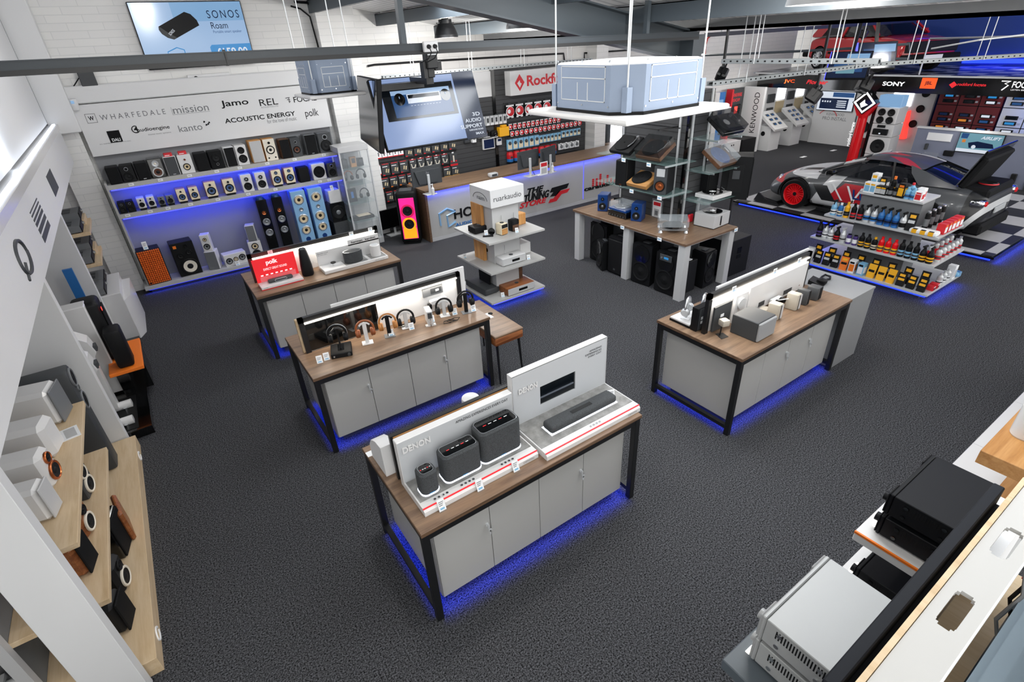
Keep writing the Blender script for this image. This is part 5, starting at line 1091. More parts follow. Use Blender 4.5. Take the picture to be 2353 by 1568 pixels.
pa('black grilled stage speaker left of the middle grey leg', (5.93, 5.85, 0), -PI / 2, .34, .64, .3, 'grille')
pa('black horn speaker just right of the middle grey leg', (5.94, 5.3, 0), -PI / 2 + .1, .36, .66, .3)
pa('black stage speaker with a lit control panel near the front corner leg', (5.95, 4.83, 0), -PI / 2 + .05, .36, .66, .3, 'panel')
b = MB('black wood').box(-.12, .12, 0, .3, 0, .5, .006); b.box(-.03, .04, .04, .1, .5, .512, m='paper'); solo('floor_speaker', b, 'plain black speaker with a white card under the right side of the island', 'speaker', (6.3, 4.62, 0), .05)
pa('smaller horn speaker under the right side of the island table', (6.65, 4.56, 0), .1, .28, .58, .28)
t = thing('stage_subwoofer', 'large square black subwoofer on the floor right of the island', 'speaker', (7.38, 4.58, 0), 0)
MB('black wood').box(-.28, .28, 0, .55, 0, .6, .006).build('cabinet', t); b = MB('black gloss').box(-.05, .05, -.006, .0, .36, .46).box(-.05, .05, -.006, 0, .28, .34); b.build('handle', t)
t = thing('stage_speaker', 'black stage speaker raised on a pole over the square subwoofer', 'speaker', (7.38, 4.85, 1.22), .6)
b = MB('black plastic').prism([(-.2, -.2), (.2, -.2), (.15, .2), (-.15, .2)], 'z', 0, .62); b.build('cabinet', t); b = MB('black matt').box(-.2, .2, -.215, -.2, .03, .59, .006); b.build('grille', t)
b = MB('black plastic').box(-.19, -.18, -.1, .1, .1, .5); b.box(-.195, -.19, -.05, .05, .3, .42, m='dark grey')
b.X = None; b.build('side_panel', t)
MB('black metal').cyl((0, 0, -.62), (0, 0, .0), .02, n=12).build('pole', t)
# ================================================================ music system stand
t = thing('shelf_tower', 'square grey shelf stand with three trays and a white lettered head', 'display stand', (0, 0, 0))
MB('light grey').box(3.88, 4.34, 6.29, 6.74, 0, 1.45, .003).build('column', t)
MB('grey laminate').box(3.61, 4.6, 6.02, 7.0, .1, .13, .002).build('shelf', t); MB('grey laminate').box(3.62, 4.6, 6.0, 6.98, .57, .6, .002).build('shelf', t); MB('grey laminate').box(3.62, 4.6, 6.0, 6.99, 1.02, 1.05, .002).build('shelf', t)
b = MB('white panel').box(3.83, 4.4, 6.22, 6.78, 1.45, 1.7, .003); b.box(3.85, 4.38, 6.24, 6.76, 1.7, 1.702, m='light grey'); b.build('head', t)
text(MB('dark grey'), 'ruarkaudio', (3.88, 6.22, 1.535), .47, .075, 'dark grey').build('lettering', t); text(MB('dark grey'), 'naim', (3.83, 6.58, 1.53), .2, .06, 'dark grey', right=(0, -1, 0)).build('lettering', t)
MB('dark grey').tube([(3.828, 6.5 + .19 * math.cos(a), 1.53 + .1 * math.sin(a)) for a in [math.radians(x) for x in range(5, 176, 17)]], .004, 5).build('emblem', t)
MB('honey oak').box(3.82, 3.87, 6.5, 6.77, .6, 1.45).build('side_board', t); MB('dark walnut').box(4.3, 4.36, 6.28, 6.31, .13, .57).build('side_board', t); MB('black gloss').cyl((3.878, 6.5, .76), (3.884, 6.5, .76), .03, n=16).build('cable_hole', t)
MB('dark grey').box(3.75, 4.46, 6.15, 6.86, 0, .1).build('plinth', t)
MB('led violet').box(3.65, 4.58, 6.03, 6.04, .085, .1).build('light_strip', t)
for lo, sx, sy, lk in (((4.1, 6.08, .09), .9, .02, (0, -.5, -1)), ((3.68, 6.5, .09), .02, .9, (-.5, 0, -1)), ((4.55, 6.5, .09), .02, .9, (.5, 0, -1))): area('blue_strip_light', lo, max(sx, .02), max(sy, .02), 2.2, (.02, .07, 1), (0, 0, -1), 170)
def radio(label, loc, rz, w, h, d, body, front, knob=True, scr=None, r=.012):
    t = thing('table_radio', label, 'radio', loc, rz)
    MB(body).box(-w / 2, w / 2, 0, d, .006, h, r, seg=2).build('case', t); MB(front).box(-w / 2 + .006, w / 2 - .006, -.004, .004, .012, h * (.6 if scr == 'top' else 1) - .006, .002).build('grille', t)
    if scr == 'top': MB('black gloss').box(-w / 2 + .006, w / 2 - .006, -.004, .004, h * .62, h - .012).build('display', t)
    elif scr: MB('black gloss').box(-w * .1, w * .22, -.006, -.003, h * .35, h * .65).build('display', t)
    if knob: MB('dark grey').lathe([(0, h), (.03, h), (.032, h + .006), (.01, h + .008), (0, h + .008)], (0, d * .45, 0), n=16).build('dial', t)
    MB('black matt').box(-w * .4, w * .4, d * .1, d * .9, 0, .006).build('feet', t)
radio('black music streamer with a chrome dial on the top tray', (3.68, 6.56, 1.05), -PI / 2, .2, .1, .28, 'black plastic', 'black matt', True)
b = MB('black gloss').lathe([(0, 0), (.05, .0), (.05, .012), (.0, .016)], (0, 0, .05), 'y', 18); b.box(-.02, .02, -.0, .02, 0, .01); solo('round_microphone', b, 'small round black piece at the back of the music streamer', 'accessory', (3.86, 6.3, 1.05), -.8)
b = MB('black plastic').box(-.075, .075, -.02, .02, 0, .018, .004); solo('remote_control', b, 'black remote control lying on the top tray', 'remote control', (3.78, 6.27, 1.05), -.55)
radio('cream radio with a wooden front panel on the top tray', (4.0, 6.16, 1.05), .15, .12, .17, .13, 'cream', 'honey oak flat', True, 'top'); radio('black radio with a brown lower front on the top tray', (4.22, 6.2, 1.05), .1, .13, .17, .13, 'black plastic', 'dark walnut', True, 'top')
b = MB('honey oak').box(-.07, .07, 0, .14, 0, .17, .008); solo('wooden_speaker', b, 'plain oak box at the right side of the top tray', 'speaker', (4.47, 6.38, 1.05), .1)
radio('white wide radio with grey front on the middle tray', (4.1, 6.1, .6), .0, .42, .12, .19, 'white gloss', 'light grey', True, 'mid'); b = MB('white gloss').box(-.1, .1, 0, .24, 0, .17, .006); b.box(-.103, -.1, .05, .15, .06, .12, m='dark grey'); solo('white_speaker', b, 'white box speaker at the right side of the middle tray', 'speaker', (4.47, 6.33, .6), 0)
radio('dark grey long music system on the bottom tray', (3.66, 6.56, .13), -PI / 2 + .02, .58, .11, .26, 'dark grey', 'charcoal cloth', True, None, .03); radio('walnut music system with a grey front on the bottom tray', (4.17, 6.05, .13), .0, .5, .12, .28, 'walnut', 'light grey', True, 'mid')
b = MB('black plastic').box(-.01, .02, 0, .3, 0, .32, .004); solo('black_panel', b, 'upright black panel at the back of the bottom tray', 'panel', (3.83, 6.4, .13))
for k, (p, l) in enumerate((((3.77, 6.3, 1.068), 'price card on the black remote control'), ((4.19, 6.13, 1.05), 'price card before the black and brown radio'), ((4.36, 6.1, .6), 'price card beside the white wide radio'), ((3.86, 6.1, .13), 'price card before the long grey music system'), ((3.66, 6.8, .6), 'clear price card by the oak board on the middle tray'))): card(l, p, -.3, .05, .07, group='price cards on the shelf stand')
for k, (x, y, z) in enumerate(((4.02, 6.27, 1.05), (4.24, 6.27, 1.05), (4.05, 6.27, .6))):
    solo('aerial', MB('chrome').cyl((0, 0, 0), (0, 0, .26), .003, n=6), ('thin aerial behind the cream radio', 'thin aerial behind the black and brown radio', 'thin aerial behind the white wide radio')[k], 'aerial', (x, y, z))
# ================================================================ raised checkered platform, the cars
def patches(base, plist):
    """flat colour areas with straight edges, as a printed vinyl wrap has: (colour, [(a, b, c, d), ...]) where a*x+b*y+c*z+d > 0"""
    def f(nt, b):
        tc = N(nt, 'ShaderNodeTexCoord'); col = None
        prev = N(nt, 'ShaderNodeRGB'); prev.outputs[0].default_value = (*lin(base), 1); prev = prev.outputs[0]
        for color, planes in plist:
            m = None
            for (a, bb, c, d) in planes:
                dt = N(nt, 'ShaderNodeVectorMath', operation='DOT_PRODUCT'); dt.inputs[1].default_value = (a, bb, c)
                nt.links.new(tc.outputs['Object'], dt.inputs[0]); gt = N(nt, 'ShaderNodeMath', operation='GREATER_THAN'); gt.inputs[1].default_value = -d
                nt.links.new(dt.outputs['Value'], gt.inputs[0])
                if m is None: m = gt.outputs[0]
                else:
                    mu = N(nt, 'ShaderNodeMath', operation='MULTIPLY'); nt.links.new(m, mu.inputs[0]); nt.links.new(gt.outputs[0], mu.inputs[1]); m = mu.outputs[0]
            mx = N(nt, 'ShaderNodeMix', data_type='RGBA'); mx.inputs['B'].default_value = (*lin(color), 1)
            nt.links.new(m, mx.inputs['Factor']); nt.links.new(prev, mx.inputs['A']); prev = mx.outputs['Result']
        nt.links.new(prev, b.inputs['Base Color'])
    return f
def band(x0, x1, s=0., t=0.): return [(1, t, s, -x0), (-1, -t, -s, x1)]
RED_, WH_, GR_, DK_ = '#b81c28', '#cfd1d3', '#46494d', '#17191b'
mat('wrap vinyl', rough=.38, coat=.25, build=patches(GR_, [
    (WH_, band(.9, 2.3) + [(0, 0, 1, -.72)]), (DK_, band(1.05, 1.75) + [(0, 0, 1, -.76), (0, -1, 0, .5), (0, 1, 0, -.28)]), (RED_, band(1.25, 1.9, -.7) + [(0, 0, -1, .75), (0, 0, 1, -.52)]),
    (WH_, band(.75, 1.05, .5) + [(0, 0, 1, -.25)]), (RED_, band(-.55, .95, .9) + [(0, 0, -1, .72), (0, 0, 1, -.33)]), (DK_, band(.15, .45, -.8) + [(0, 0, -1, .62)]), (DK_, band(-.5, -.2, .7) + [(0, 0, -1, .62)]),
    (WH_, band(-.62, -.55, .9) + [(0, 0, -1, .66)]), (WH_, band(.3, .9) + [(0, 0, -1, .3)]), (RED_, band(-1.4, -.8, .9) + [(0, 0, -1, .36)]), (WH_, band(-1.95, -1.55, .8) + [(0, 0, -1, .42)]), (RED_, band(-1.75, -1.65, .8) + [(0, 0, -1, .4)]),
    (DK_, [(-1, 0, 0, -1.85)]), (WH_, [(-1, 0, -.6, -1.72), (1, 0, .6, 1.82)])]))
mat('wrap roof', rough=.38, coat=.25, build=patches(GR_, [(WH_, [(0, -1, 0, -.40)]), (RED_, [(1, 1.6, 0, .52), (-1, 1.2, 0, .3), (0, -1, 0, -.02)]), (WH_, [(1, -2.2, 0, -.6), (0, 1, 0, .36)]), (RED_, [(1, 1.2, 0, .25), (0, 1, 0, -.2), (-1, -1.2, 0, .1)])]))
mat('red paint', color='#b5121b', rough=.18, coat=.6)
def loft(st, m, sub=2, cut=()):
    rows = []
    for x, wb, wm, zm, wt, zt, zb, cr in st:
        h = [(0, zb), (wb * .6, zb), (wb, zb + .02), (wm, zb + (zm - zb) * .45), (wm, zm), (wm * .35 + wt * .65, zm + (zt - zm) * .7), (wt, zt - .01), (wt * .55, zt + cr * .7), (0, zt + cr)]
        rows.append([(x, y, z) for y, z in h] + [(x, -y, z) for y, z in h[-2:0:-1]])
    n = len(rows[0]); b = MB(m)
    vs = [p for r in rows for p in r]; fs = [(i * n + k, i * n + (k + 1) % n, (i + 1) * n + (k + 1) % n, (i + 1) * n + k) for i in range(len(rows) - 1) for k in range(n)]
    fs += [tuple(range(n - 1, -1, -1)), tuple(range((len(rows) - 1) * n, len(rows) * n))]
    b.add(vs, fs); o = b.build('body_shell')
    s = o.modifiers.new('s', 'SUBSURF'); s.levels = sub; s.render_levels = sub
    tmp = []
    for c, r, w in cut:
        k = MB('black matt').cyl((c[0], -w, c[1]), (c[0], w, c[1]), r, n=36).build('cut'); tmp.append(k)
        q = o.modifiers.new('b', 'BOOLEAN'); q.object = k; q.operation = 'DIFFERENCE'
        try: q.material_mode = 'TRANSFER'
        except Exception: pass
    dg = bpy.context.evaluated_depsgraph_get(); me = bpy.data.meshes.new_from_object(o.evaluated_get(dg)); me.name = 'body_shell'
    me.polygons.foreach_set('use_smooth', [True] * len(me.polygons)); me.set_sharp_from_angle(angle=math.radians(35))
    for k in tmp: bpy.data.objects.remove(k)
    o.modifiers.clear(); old = o.data; o.data = me; bpy.data.meshes.remove(old); return o
def wheel(t, x, y, r, w, rim, tyre='rubber', dish=.1, spokes=20):
    s = 1 if y > 0 else -1; e = thing('wheel', None, None); del_ = None; bpy.data.objects.remove(e)
    o = MB(tyre).lathe([(r * .7, -w / 2), (r * .9, -w / 2), (r, -w * .35), (r, w * .35), (r * .92, w / 2), (r * .72, w / 2)], (x, y, r), 'y', 36, sgn=s).build('wheel', t)
    b = MB(rim).lathe([(r * .74, w / 2 - .005), (r * .72, w / 2 + .004), (r * .68, w / 2 - .01), (r * .62, w / 2 - dish), (r * .12, w / 2 - dish - .01), (0.001, w / 2 - dish - .01)], (x, y, r), 'y', 36, sgn=s)
    for k in range(spokes):
        a = 2 * PI * k / spokes
        for d in (-.2, .2): b.cyl((x + r * .13 * math.cos(a), y + s * (w / 2 - dish + .03), r + r * .13 * math.sin(a)), (x + r * .62 * math.cos(a + d), y + s * (w / 2 - dish + .035), r + r * .62 * math.sin(a + d)), .012, .009, 5)
    b.lathe([(r * .14, w / 2 - dish + .0), (r * .13, w / 2 - dish + .05), 'black matt', (r * .12, w / 2 - dish + .055), (0.001, w / 2 - dish + .055)], (x, y, r), 'y', 16, sgn=s, m=rim); b.build('rim', o)
def car_glass(t, st, m='window glass'):
    rows = [[(x, wb, zb), (x, wb * .45 + wt * .55 + .02, zb + (zt - zb) * .55), (x, wt, zt - .02), (x, wt * .5, zt), (x, 0, zt + .008), (x, -wt * .5, zt), (x, -wt, zt - .02), (x, -wb * .45 - wt * .55 - .02, zb + (zt - zb) * .55), (x, -wb, zb)] for x, wb, wt, zb, zt in st]
    o = MB(m).grid(rows).build('windows', t); s = o.modifiers.new('s', 'SUBSURF'); s.levels = 1; s.render_levels = 2; return rows
PL = .1
t = thing('car_platform', 'low raised platform with a black and white checkered top and blue lit edge', 'platform', (0, 0, 0))
MB('checker mat').box(10.74, 15.1, 2.28, 6.95, PL - .01, PL).build('checker_top', t)
b = MB('black gloss'); b.box(10.7, 15.14, 2.24, 7.0, PL - .04, PL - .009); b.build('edge_trim', t); MB('dark grey').box(10.8, 15.0, 2.34, 6.9, 0, PL - .04).build('frame', t)
b = MB('led blue'); b.box(10.78, 10.79, 2.3, 6.9, .01, PL - .045); b.box(10.78, 15, 2.32, 2.33, .01, PL - .045); b.build('light_strip', t)
area('blue_strip_light', (10.72, 4.6, .06), .02, 4.6, 9, (.02, .06, 1), (-.6, 0, -1), 170); area('blue_strip_light', (12.2, 2.22, .06), 3.0, .02, 7, (.02, .06, 1), (0, -.6, -1), 170)
car = thing('coupe', 'low wide coupe in a red, white and grey angular wrap with its boot open', 'car', (11.86, 4.65, PL), PI / 2)
car.scale = (.9, .9, .9)
ST = [(-2.16, .5, .66, .52, .60, .74, .28, .01), (-2.08, .7, .84, .54, .72, .86, .2, .01), (-1.8, .8, .95, .58, .78, .93, .14, .01), (-1.35, .86, .99, .6, .8, .95, .12, .01), (-.9, .84, .95, .58, .8, .92, .12, .0), (-.35, .82, .87, .55, .80, .88, .12, 0), (.35, .82, .87, .55, .80, .86, .12, .0), (.8, .84, .92, .58, .78, .86, .12, .01), (1.25, .88, .98, .62, .76, .82, .14, .03), (1.65, .84, .95, .54, .70, .72, .14, .05), (1.95, .74, .85, .44, .58, .6, .16, .04), (2.12, .55, .66, .38, .44, .47, .2, .02)]
o = loft(ST, 'wrap vinyl', 2, [((1.3, .33), .37, 1.3), ((-1.27, .33), .37, 1.3)]); o.parent = car
G = [(-1.62, .62, .56, .9, .93), (-1.3, .74, .6, .88, 1.03), (-.8, .78, .55, .87, 1.18), (-.3, .79, .54, .86, 1.235), (.1, .79, .54, .86, 1.215), (.45, .78, .57, .85, 1.09), (.8, .76, .62, .84, .94), (1.0, .7, .64, .84, .86)]
car_glass(car, G)
rr = MB('wrap roof').grid([[(x, w * k, z + .016 - .02 * abs(k) ** 3 + .012 * (1 - k * k)) for k in (-1.04, -.75, -.4, 0, .4, .75, 1.04)] for x, w, z in ((-.95, .56, 1.135), (-.7, .55, 1.2), (-.35, .545, 1.232), (0, .54, 1.225), (.16, .54, 1.195))]); o = rr.build('roof', car); o.modifiers.new('s', 'SUBSURF').render_levels = 2
for s in (-1, 1):
    MB('wrap vinyl').tube([(.14, s * .55, 1.205), (.5, s * .61, 1.08), (.95, s * .7, .865)], .026, 8).build('windscreen_pillar', car)
    MB('black gloss').tube([(-.42, s * .57, 1.21), (-.55, s * .8, .87)], .022, 6).build('door_pillar', car)
    MB('wrap vinyl').grid([[(-.72, s * .57, 1.2), (-1.0, s * .575, 1.12), (-1.35, s * .62, 1.0), (-1.66, s * .66, .93)], [(-.8, s * .67, 1.07), (-1.05, s * .68, 1.02), (-1.35, s * .70, .97), (-1.66, s * .70, .925)], [(-1.02, s * .81, .9), (-1.2, s * .81, .91), (-1.4, s * .81, .92), (-1.66, s * .8, .92)]]).build('rear_quarter', car)
    MB('black gloss').box(.5, .68, s * .95 - .1, s * .95 + .1, .87, .97, .03).tube([(.6, s * .8, .86), (.6, s * .9, .9)], .02).build('door_mirror', car)
    MB('black matt').box(-.75, .75, s * .9 - .04, s * .9 + .04, .06, .14, .01).build('side_skirt', car)
    MB('chrome').lathe([(.001, .0), (.09, .0), (.1, -.03), (.05, -.08)], (1.86, s * .66, .56), 'x', 16).build('headlamp', car)
    b = MB('chrome').box(-2.14, -1.92, s * .76 - .14, s * .76 + .12, .66, .8, .05, seg=2); b.lathe([(.05, -.0), (.04, -.02), (0.001, -.02)], (-2.14, s * .74, .73), 'x', 14, m='red gloss'); b.build('rear_lamp', car)
    for x in (1.3, -1.27):
        b = MB('black matt').tube([(x + .37 * math.cos(a), s * .985, .33 + .37 * math.sin(a)) for a in [math.radians(q) for q in range(-10, 191, 15)]], .022, 6); b.build('wheel_arch', car)
        b = MB('black matt').cyl((x, s * .3, .33), (x, s * .6, .33), .365, n=24); b.build('wheel_well', car)
        wheel(car, x, s * .83, .33, .3, 'red gloss')
    b = MB('black metal').prism([(1.62, .0), (2.3, .0), (2.2, .2), (2.0, .08), (1.7, .06)], 'y', s * .9 - .02, s * .9 + .02); b.build('front_canard', car)

b = MB('dark grey'); text(b, 'LIVERY', (.1, .882, .43), .85, .2, 'navy', right=(-1, 0, 0), bold=.02, shear=-.2); b.build('door_lettering', car)
MB('paper').prism([(.52, .68), (.56, .68), (.3, .36), (.26, .36)], 'y', .868, .88).prism([(.2, .68), (.24, .68), (.06, .36), (.02, .36)], 'y', .868, .88).prism([(-.1, .68), (-.06, .68), (.08, .36), (.04, .36)], 'y', .868, .88).build('door_stripe', car)
MB('black metal').prism([(1.7, -.9), (2.35, -.7), (2.42, 0), (2.35, .7), (1.7, .9)], 'z', .05, .075).build('front_splitter', car)
MB('black gloss').box(2.0, 2.13, -.5, .5, .2, .36, .03).build('front_grille', car)
MB('black matt').box(-2.2, -1.9, -.7, .7, .12, .34, .04).build('rear_diffuser', car)
MB('black matt').box(-2.1, -1.66, -.62, .62, .6, .95, .04).build('boot_opening', car); b = MB('red').lathe([(.16, .0), (.15, .02), 'black gloss', (.14, .02), (.0, .0)], (-1.9, 0.1, .955), 'z', 20); b.build('boot_speaker', car)
b = MB('black matt'); b.X = Matrix.Translation((-1.62, 0, .95)) @ Matrix.Rotation(math.radians(68), 4, 'Y')
b.box(-.6, .02, -.66, .66, -.09, .03, .03); b.use('wrap vinyl').box(-.62, .0, -.7, .7, .03, .045, .006); b.box(-.72, -.55, -.72, .72, .0, .035, .01, m='black gloss'); b.X = None; b.build('boot_lid', car)
MB('silver paint').box(-2.19, -2.17, -.26, .26, .48, .58).build('number_plate', car)
b = MB('white gloss'); b.box(.45, .52, -.89, -.87, .2, .3); b.build('sill_sticker', car)
# red hatchback on the mezzanine
MZ = 2.24
red = thing('hatchback', 'red classic hatchback parked on the mezzanine, nose to the right', 'car', (17.4, 7.85, MZ + .02), -PI / 2 - .42); red.scale = (.98, .98, .98)
S2 = [(-1.82, .6, .7, .5, .66, .7, .3, .0), (-1.74, .74, .8, .52, .72, .82, .24, 0), (-1.2, .78, .82, .55, .74, .86, .2, 0), (0, .78, .82, .55, .75, .85, .18, 0), (.75, .78, .82, .55, .74, .84, .18, .01), (1.3, .78, .81, .54, .72, .79, .2, .02), (1.72, .75, .79, .52, .7, .74, .24, .01), (1.8, .7, .75, .5, .66, .68, .28, 0)]
o = loft(S2, 'red paint', 2, [((1.15, .29), .33, 1.2), ((-1.2, .29), .33, 1.2)]); o.parent = red
car_glass(red, [(-1.72, .7, .6, .82, .85), (-1.45, .74, .58, .82, 1.2), (-1.0, .75, .58, .83, 1.27), (0, .75, .58, .83, 1.29), (.3, .75, .58, .83, 1.24), (.85, .73, .66, .83, .86)])
MB('red paint').grid([[(x, .6 * k, z + .02 - .02 * abs(k) ** 3) for k in (-1.05, -.6, 0, .6, 1.05)] for x, z in ((-1.5, 1.2), (-1.2, 1.26), (-.3, 1.3), (.15, 1.28), (.3, 1.24))]).build('roof', red)
for s in (-1, 1):
    MB('red paint').tube([(.28, s * .61, 1.24), (.84, s * .74, .86)], .03, 6).build('windscreen_pillar', red); MB('red paint').tube([(-.35, s * .62, 1.27), (-.4, s * .79, .84)], .035, 6).build('door_pillar', red)
    MB('red paint').grid([[(-1.0, s * .63, 1.26), (-1.5, s * .63, 1.2)], [(-1.25, s * .79, .84), (-1.74, s * .76, .84)]]).build('rear_quarter', red)
    MB('black matt').box(-.8, .8, s * .82 - .01, s * .82 + .012, .42, .47).build('side_trim', red); MB('red paint').box(.45, .6, s * .9 - .08, s * .9 + .06, .86, .96, .02).build('door_mirror', red)
    for y in (.32, .54): MB('chrome').lathe([(.001, .02), (.085, .015), (.1, 0), (.11, -.03)], (1.8, s * y, .58), 'x', 18).build('headlamp', red)
    MB('orange').box(.95, 1.05, s * .82 - .005, s * .82 + .008, .62, .66).build('indicator', red)
    for x in (1.15, -1.2): wheel(red, x, s * .72, .29, .2, 'chrome', dish=.05, spokes=14)
MB('black plastic').box(1.74, 1.83, -.72, .72, .46, .7, .01).build('front_grille', red); MB('black matt').box(1.72, 1.92, -.8, .8, .28, .42, .03).build('front_bumper', red); MB('black matt').box(-1.95, -1.72, -.8, .8, .32, .46, .03).build('rear_bumper', red); MB('paper').box(1.92, 1.93, -.25, .25, .3, .4).build('number_plate', red)
# ================================================================ car care shelves
t = thing('gondola_shelves', 'four tier metal shelf stand of car care bottles with a blue lit foot', 'shelf unit', (0, 0, 0))
GX, GY = 8.95, 3.2
TI = [(.13, .55, .92), (.53, .5, .86), (.885, .42, .77), (1.27, .28, .42)]
for z, hx, hy in TI: MB('silver paint').box(GX - hx, GX + hx, GY - hy, GY + hy, z - .03, z, .002).build('shelf', t)
MB('mid grey').box(GX - .2, GX + .2, GY - .4, GY + .4, 0, 1.24).build('core_panel', t); MB('dark grey').box(GX - .45, GX + .45, GY - .8, GY + .8, 0, .1).build('plinth', t)
b = MB('led blue'); b.box(GX - .53, GX - .52, GY - .88, GY + .88, .075, .098); b.box(GX - .52, GX + .52, GY - .89, GY - .88, .075, .098); b.build('light_strip', t)
area('blue_strip_light', (GX - .54, GY, .08), .02, 1.8, 4, (.03, .07, 1), (-.5, 0, -1), 170); area('blue_strip_light', (GX, GY - .92, .08), 1.0, .02, 2.5, (.03, .07, 1), (0, -.5, -1), 170)
PM = {}
def product(kind, body, lab, cap, h):
    k = (kind, body, lab, cap, h)
    if k in PM: return PM[k]
    b = MB(body)
    if kind == 'spray':
        b.lathe([(0, 0), (.04, 0), (.042, .01), (.042, h * .5), (.018, h * .72), (.016, h * .8)], n=14); b.lathe([(.0435, h * .12), (.0435, h * .36)], n=14, m=lab); b.lathe([(.0437, h * .2), (.0437, h * .27)], n=14, m='black plastic'); b.box(-.03, .05, -.014, .014, h * .8, h * .92, .006, m=cap).box(-.055, -.03, -.01, .01, h * .84, h * .92); b.prism([(-.03, h * .82), (-.02, h * .82), (-.035, h * .66), (-.045, h * .67)], 'y', -.006, .006)
        b.tube([(.02, 0, h * .76), (.045, 0, h * .6), (.042, 0, h * .4)], .008, 5, m=body)
    elif kind == 'bottle': b.lathe([(0, 0), (.036, 0), (.038, .01), (.038, h * .68), (.016, h * .84)], n=14); b.lathe([(.0395, h * .14), (.0395, h * .42)], n=14, m=lab); b.lathe([(.0398, h * .22), (.0398, h * .32)], n=14, m='dark grey'); b.lathe([(.018, h * .84), (.018, h), (0, h)], n=12, m=cap)
    elif kind == 'can': b.lathe([(0, 0), (.034, 0), (.034, h * .85), (.024, h * .92)], n=14); b.lathe([(.035, h * .2), (.035, h * .6)], n=14, m=lab); b.lathe([(.024, h * .9), (.024, h), (0, h)], n=12, m=cap)
    elif kind == 'box': b.box(-.05, .05, -.045, .045, 0, h, .003); b.box(-.052, -.05, -.035, .035, h * .15, h * .7, m=lab); b.box(-.0525, -.05, -.03, .03, h * .75, h * .9, m=cap); b.box(-.035, .035, -.047, -.045, h * .2, h * .7, m=lab)
    elif kind == 'pouch': b.add([(-.02, -.05, 0), (.02, -.05, 0), (.02, .05, 0), (-.02, .05, 0), (-.004 + .03, -.055, h), (.004 + .03, -.055, h), (.034, .055, h), (.026, .055, h)], [(0, 3, 2, 1), (4, 5, 6, 7), (0, 1, 5, 4), (1, 2, 6, 5), (2, 3, 7, 6), (3, 0, 4, 7)]); b.add([(-.021, -.04, h * .08), (-.021, .04, h * .08), (.008, .04, h * .62), (.008, -.04, h * .62)], [(0, 1, 2, 3)]); b.mi[-1] = b.mi[-1]; b.use(lab).add([(-.022 + .046 * .1, -.04, h * .1), (-.022 + .046 * .1, .04, h * .1), (-.022 + .046 * .6, .04, h * .6), (-.022 + .046 * .6, -.04, h * .6)], [(0, 1, 2, 3)]); b.use(cap).add([(-.022 + .046 * .72, -.035, h * .72), (-.022 + .046 * .72, .035, h * .72), (-.022 + .046 * .9, .035, h * .9), (-.022 + .046 * .9, -.035, h * .9)], [(0, 1, 2, 3)])
    elif kind == 'roll': b.box(-.08, .08, -.07, .07, 0, h, h * .4, seg=2); b.box(-.084, -.07, -.03, .03, h * .1, h * .95, m=lab); b.box(-.07, -.03, -.03, .03, h * .98, h * 1.01, m=cap)
    PM[k] = b.mesh('car_care_' + kind); return PM[k]
NAMES = {'spray': 'spray_bottle', 'bottle': 'bottle', 'can': 'spray_can', 'box': 'carton', 'pouch': 'pouch', 'roll': 'folded_cloth'}
def shelf_row(tier, side, items, what, off=.06, rows=1):
    z, hx, hy = TI[tier]; seq = []
    for it in items: seq += [it] * it[5]
    seen = {}
    for k, (kind, body, lab, cap, h, n, desc) in enumerate(seq):
        f = (k + .5) / len(seq); seen[desc] = seen.get(desc, 0) + 1
        loc = (GX - hx + off, GY + hy - .05 - f * (2 * hy - .1), z) if side == 'left' else (GX - hx + .16 + f * (2 * hx - .2), GY - hy + off, z)
        o = bpy.data.objects.new(NAMES[kind], product(kind, body, lab, cap, h)); COL.objects.link(o); o.location = loc; o.rotation_euler = (0, 0, random.uniform(-.12, .12) if side == 'left' else PI / 2 + random.uniform(-.1, .1))
        tag(o, '%s on the %s%s' % (desc, what, '' if n == 1 else ', %s one' % ORD[seen[desc] - 1]), NAMES[kind].replace('_', ' '), 'car care products on the shelf stand')
bk = 'black plastic'
shelf_row(3, 'left', [('box', 'paper', 'sky blue', 'yellow', .15, 2, 'white carton with a blue front'), ('box', bk, 'silver paint', 'yellow', .12, 2, 'short black carton'), ('can', bk, 'mid grey', bk, .13, 2, 'black tin'), ('box', bk, 'yellow', 'orange', .2, 1, 'tall black and yellow carton'), ('bottle', 'sky blue', 'blue', 'sky blue', .16, 2, 'pale blue bottle'), ('box', 'paper', 'red', 'red', .13, 1, 'white carton with red print')], 'top shelf left edge')
shelf_row(3, 'left', [('box', 'paper', 'sky blue', 'yellow', .26, 1, 'large white carton at the back'), ('box', bk, 'paper', 'yellow', .22, 1, 'black carton at the back'), ('bottle', bk, 'yellow', 'orange', .25, 1, 'black bottle at the back'), ('can', bk, 'yellow', bk, .24, 1, 'yellow labelled can at the back'), ('bottle', 'sky blue', 'blue', 'red', .2, 1, 'blue bottle at the back'), ('box', 'paper', 'red', 'paper', .15, 1, 'red printed carton at the back')], 'top shelf', .17)
shelf_row(2, 'left', [('spray', 'sky blue', 'paper', bk, .25, 1, 'clear blue spray'), ('bottle', 'blue', 'cream', 'paper', .2, 1, 'blue cream bottle'), ('bottle', 'yellow', bk, 'yellow', .23, 1, 'bright yellow bottle'), ('bottle', bk, 'red', bk, .23, 2, 'black bottle with a red label'), ('spray', 'silver paint', 'blue', bk, .27, 2, 'silver spray with a blue label'), ('spray', 'blue', 'navy', bk, .28, 3, 'bright blue spray'), ('spray', 'silver paint', bk, bk, .26, 1, 'silver spray with a black label'), ('pouch', bk, 'silver paint', 'yellow', .24, 1, 'black pouch with a silver window'), ('roll', 'paper', 'yellow', bk, .06, 3, 'white folded cloth')], 'third shelf left edge')
